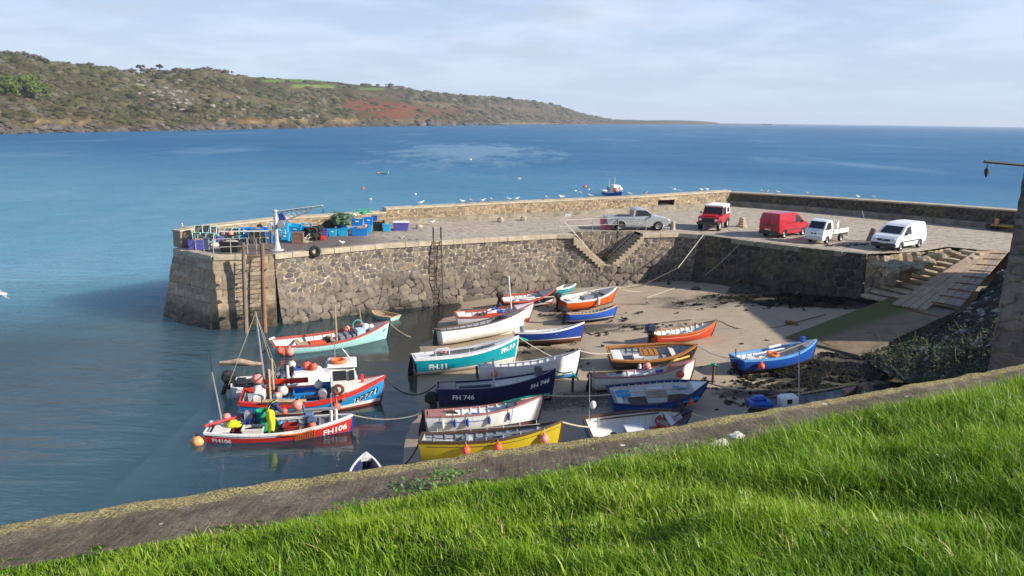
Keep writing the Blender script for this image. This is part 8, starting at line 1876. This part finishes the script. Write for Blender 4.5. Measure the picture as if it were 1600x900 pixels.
b = MB(); b.add([(.475, -.014, 1.66), (.475, .014, 1.66), (.515, 0, 1.632), (.478, 0, 1.69)], [(0, 2, 3), (1, 3, 2), (0, 1, 2)]); [b.sphere((.375, s*.093, 1.665), .024, 8, 6, (.7, .4, 1.2)) for s in (-1, 1)]; b.build('nose_and_ears', Pskin, head)
b = MB(); [b.sphere((.468, s*.034, 1.682), .012, 8, 6) for s in (-1, 1)]; b.box((.476, 0, 1.607), (.012, .045, .008)); b.build('eyes_and_mouth', paint('dark_eye', (.06, .035, .03), .4), head)
b = MB(); b.sphere((.355, 0, 1.70), .112, 16, 10, (1.0, .92, .98), .06); b.v = [v if v[0] < .40 or v[2] > 1.72 else (.40, v[1]*.9, max(v[2], 1.70)) for v in b.v]; b.build('hair', Phr, per, True)
tj = [((0, 0, .92), 0.205), ((.03, 0, 1.10), 0.198), ((.10, 0, 1.24), 0.178), ((.0, .105, .84), 0.156), ((.05, .125, .48), 0.121), ((-.02, .135, .12), 0.112), ((0, -.105, .84), 0.156), ((.02, -.135, .47), 0.121), ((-.08, -.145, .12), 0.112)]
skin('trousers', tj, [(0, 1), (1, 2), (0, 3), (3, 4), (4, 5), (0, 6), (6, 7), (7, 8)], Poil, per)
sj = [((.05, 0, 1.14), 0.205), ((.14, 0, 1.30), 0.227), ((.235, 0, 1.43), 0.165), ((.27, 0, 1.50), 0.092), ((.20, .20, 1.40), 0.112), ((.30, .27, 1.16), 0.084), ((.46, .215, 1.06), 0.066), ((.20, -.20, 1.40), 0.112), ((.32, -.26, 1.15), 0.084), ((.48, -.17, 1.05), 0.066)]
skin('smock', sj, [(0, 1), (1, 2), (2, 3), (2, 4), (4, 5), (5, 6), (2, 7), (7, 8), (8, 9)], Pnv, per)
b = MB(); [b.tube([(-.12, s*.07, 1.12), (-.06, s*.08, 1.32), (.10, s*.09, 1.50), (.24, s*.10, 1.52)], .02, 5) for s in (-1, 1)]; b.build('braces', Poil, per)
b = MB(); [b.box((.05, s*.14, .05), (.27, .10, .11), 0, .03) for s in (-1, 1)]; b.build('boots', Pblkp, per)
b = MB(); b.sphere((.55, -.1, 1.12), .13, 10, 8, (1, 1, .9), .1); o = thing('buoy', 'small orange float held in the hands of the man on the red boat', 'buoy', inb(pf, .12, -.12, 1.42)); b = MB(); b.sphere((0, 0, 0), .14, 12, 9); b.build('float', Pball, o, True)
# ------------------------------------------------------------------ sea air
b = MB(); b.box((0, 0, 55), (29000, 29000, 122)); m, nt, out = new_mat('sea_haze')
pv = N(nt, 'ShaderNodeVolumePrincipled'); pv.inputs['Color'].default_value = (.80, .88, 1, 1); pv.inputs['Density'].default_value = 9e-5; pv.inputs['Anisotropy'].default_value = .0
L(nt, pv.outputs[0], out.inputs['Volume'])
tag(b.build('haze', m), 'thin pale sea haze filling the air over the bay', None, None, 'stuff')
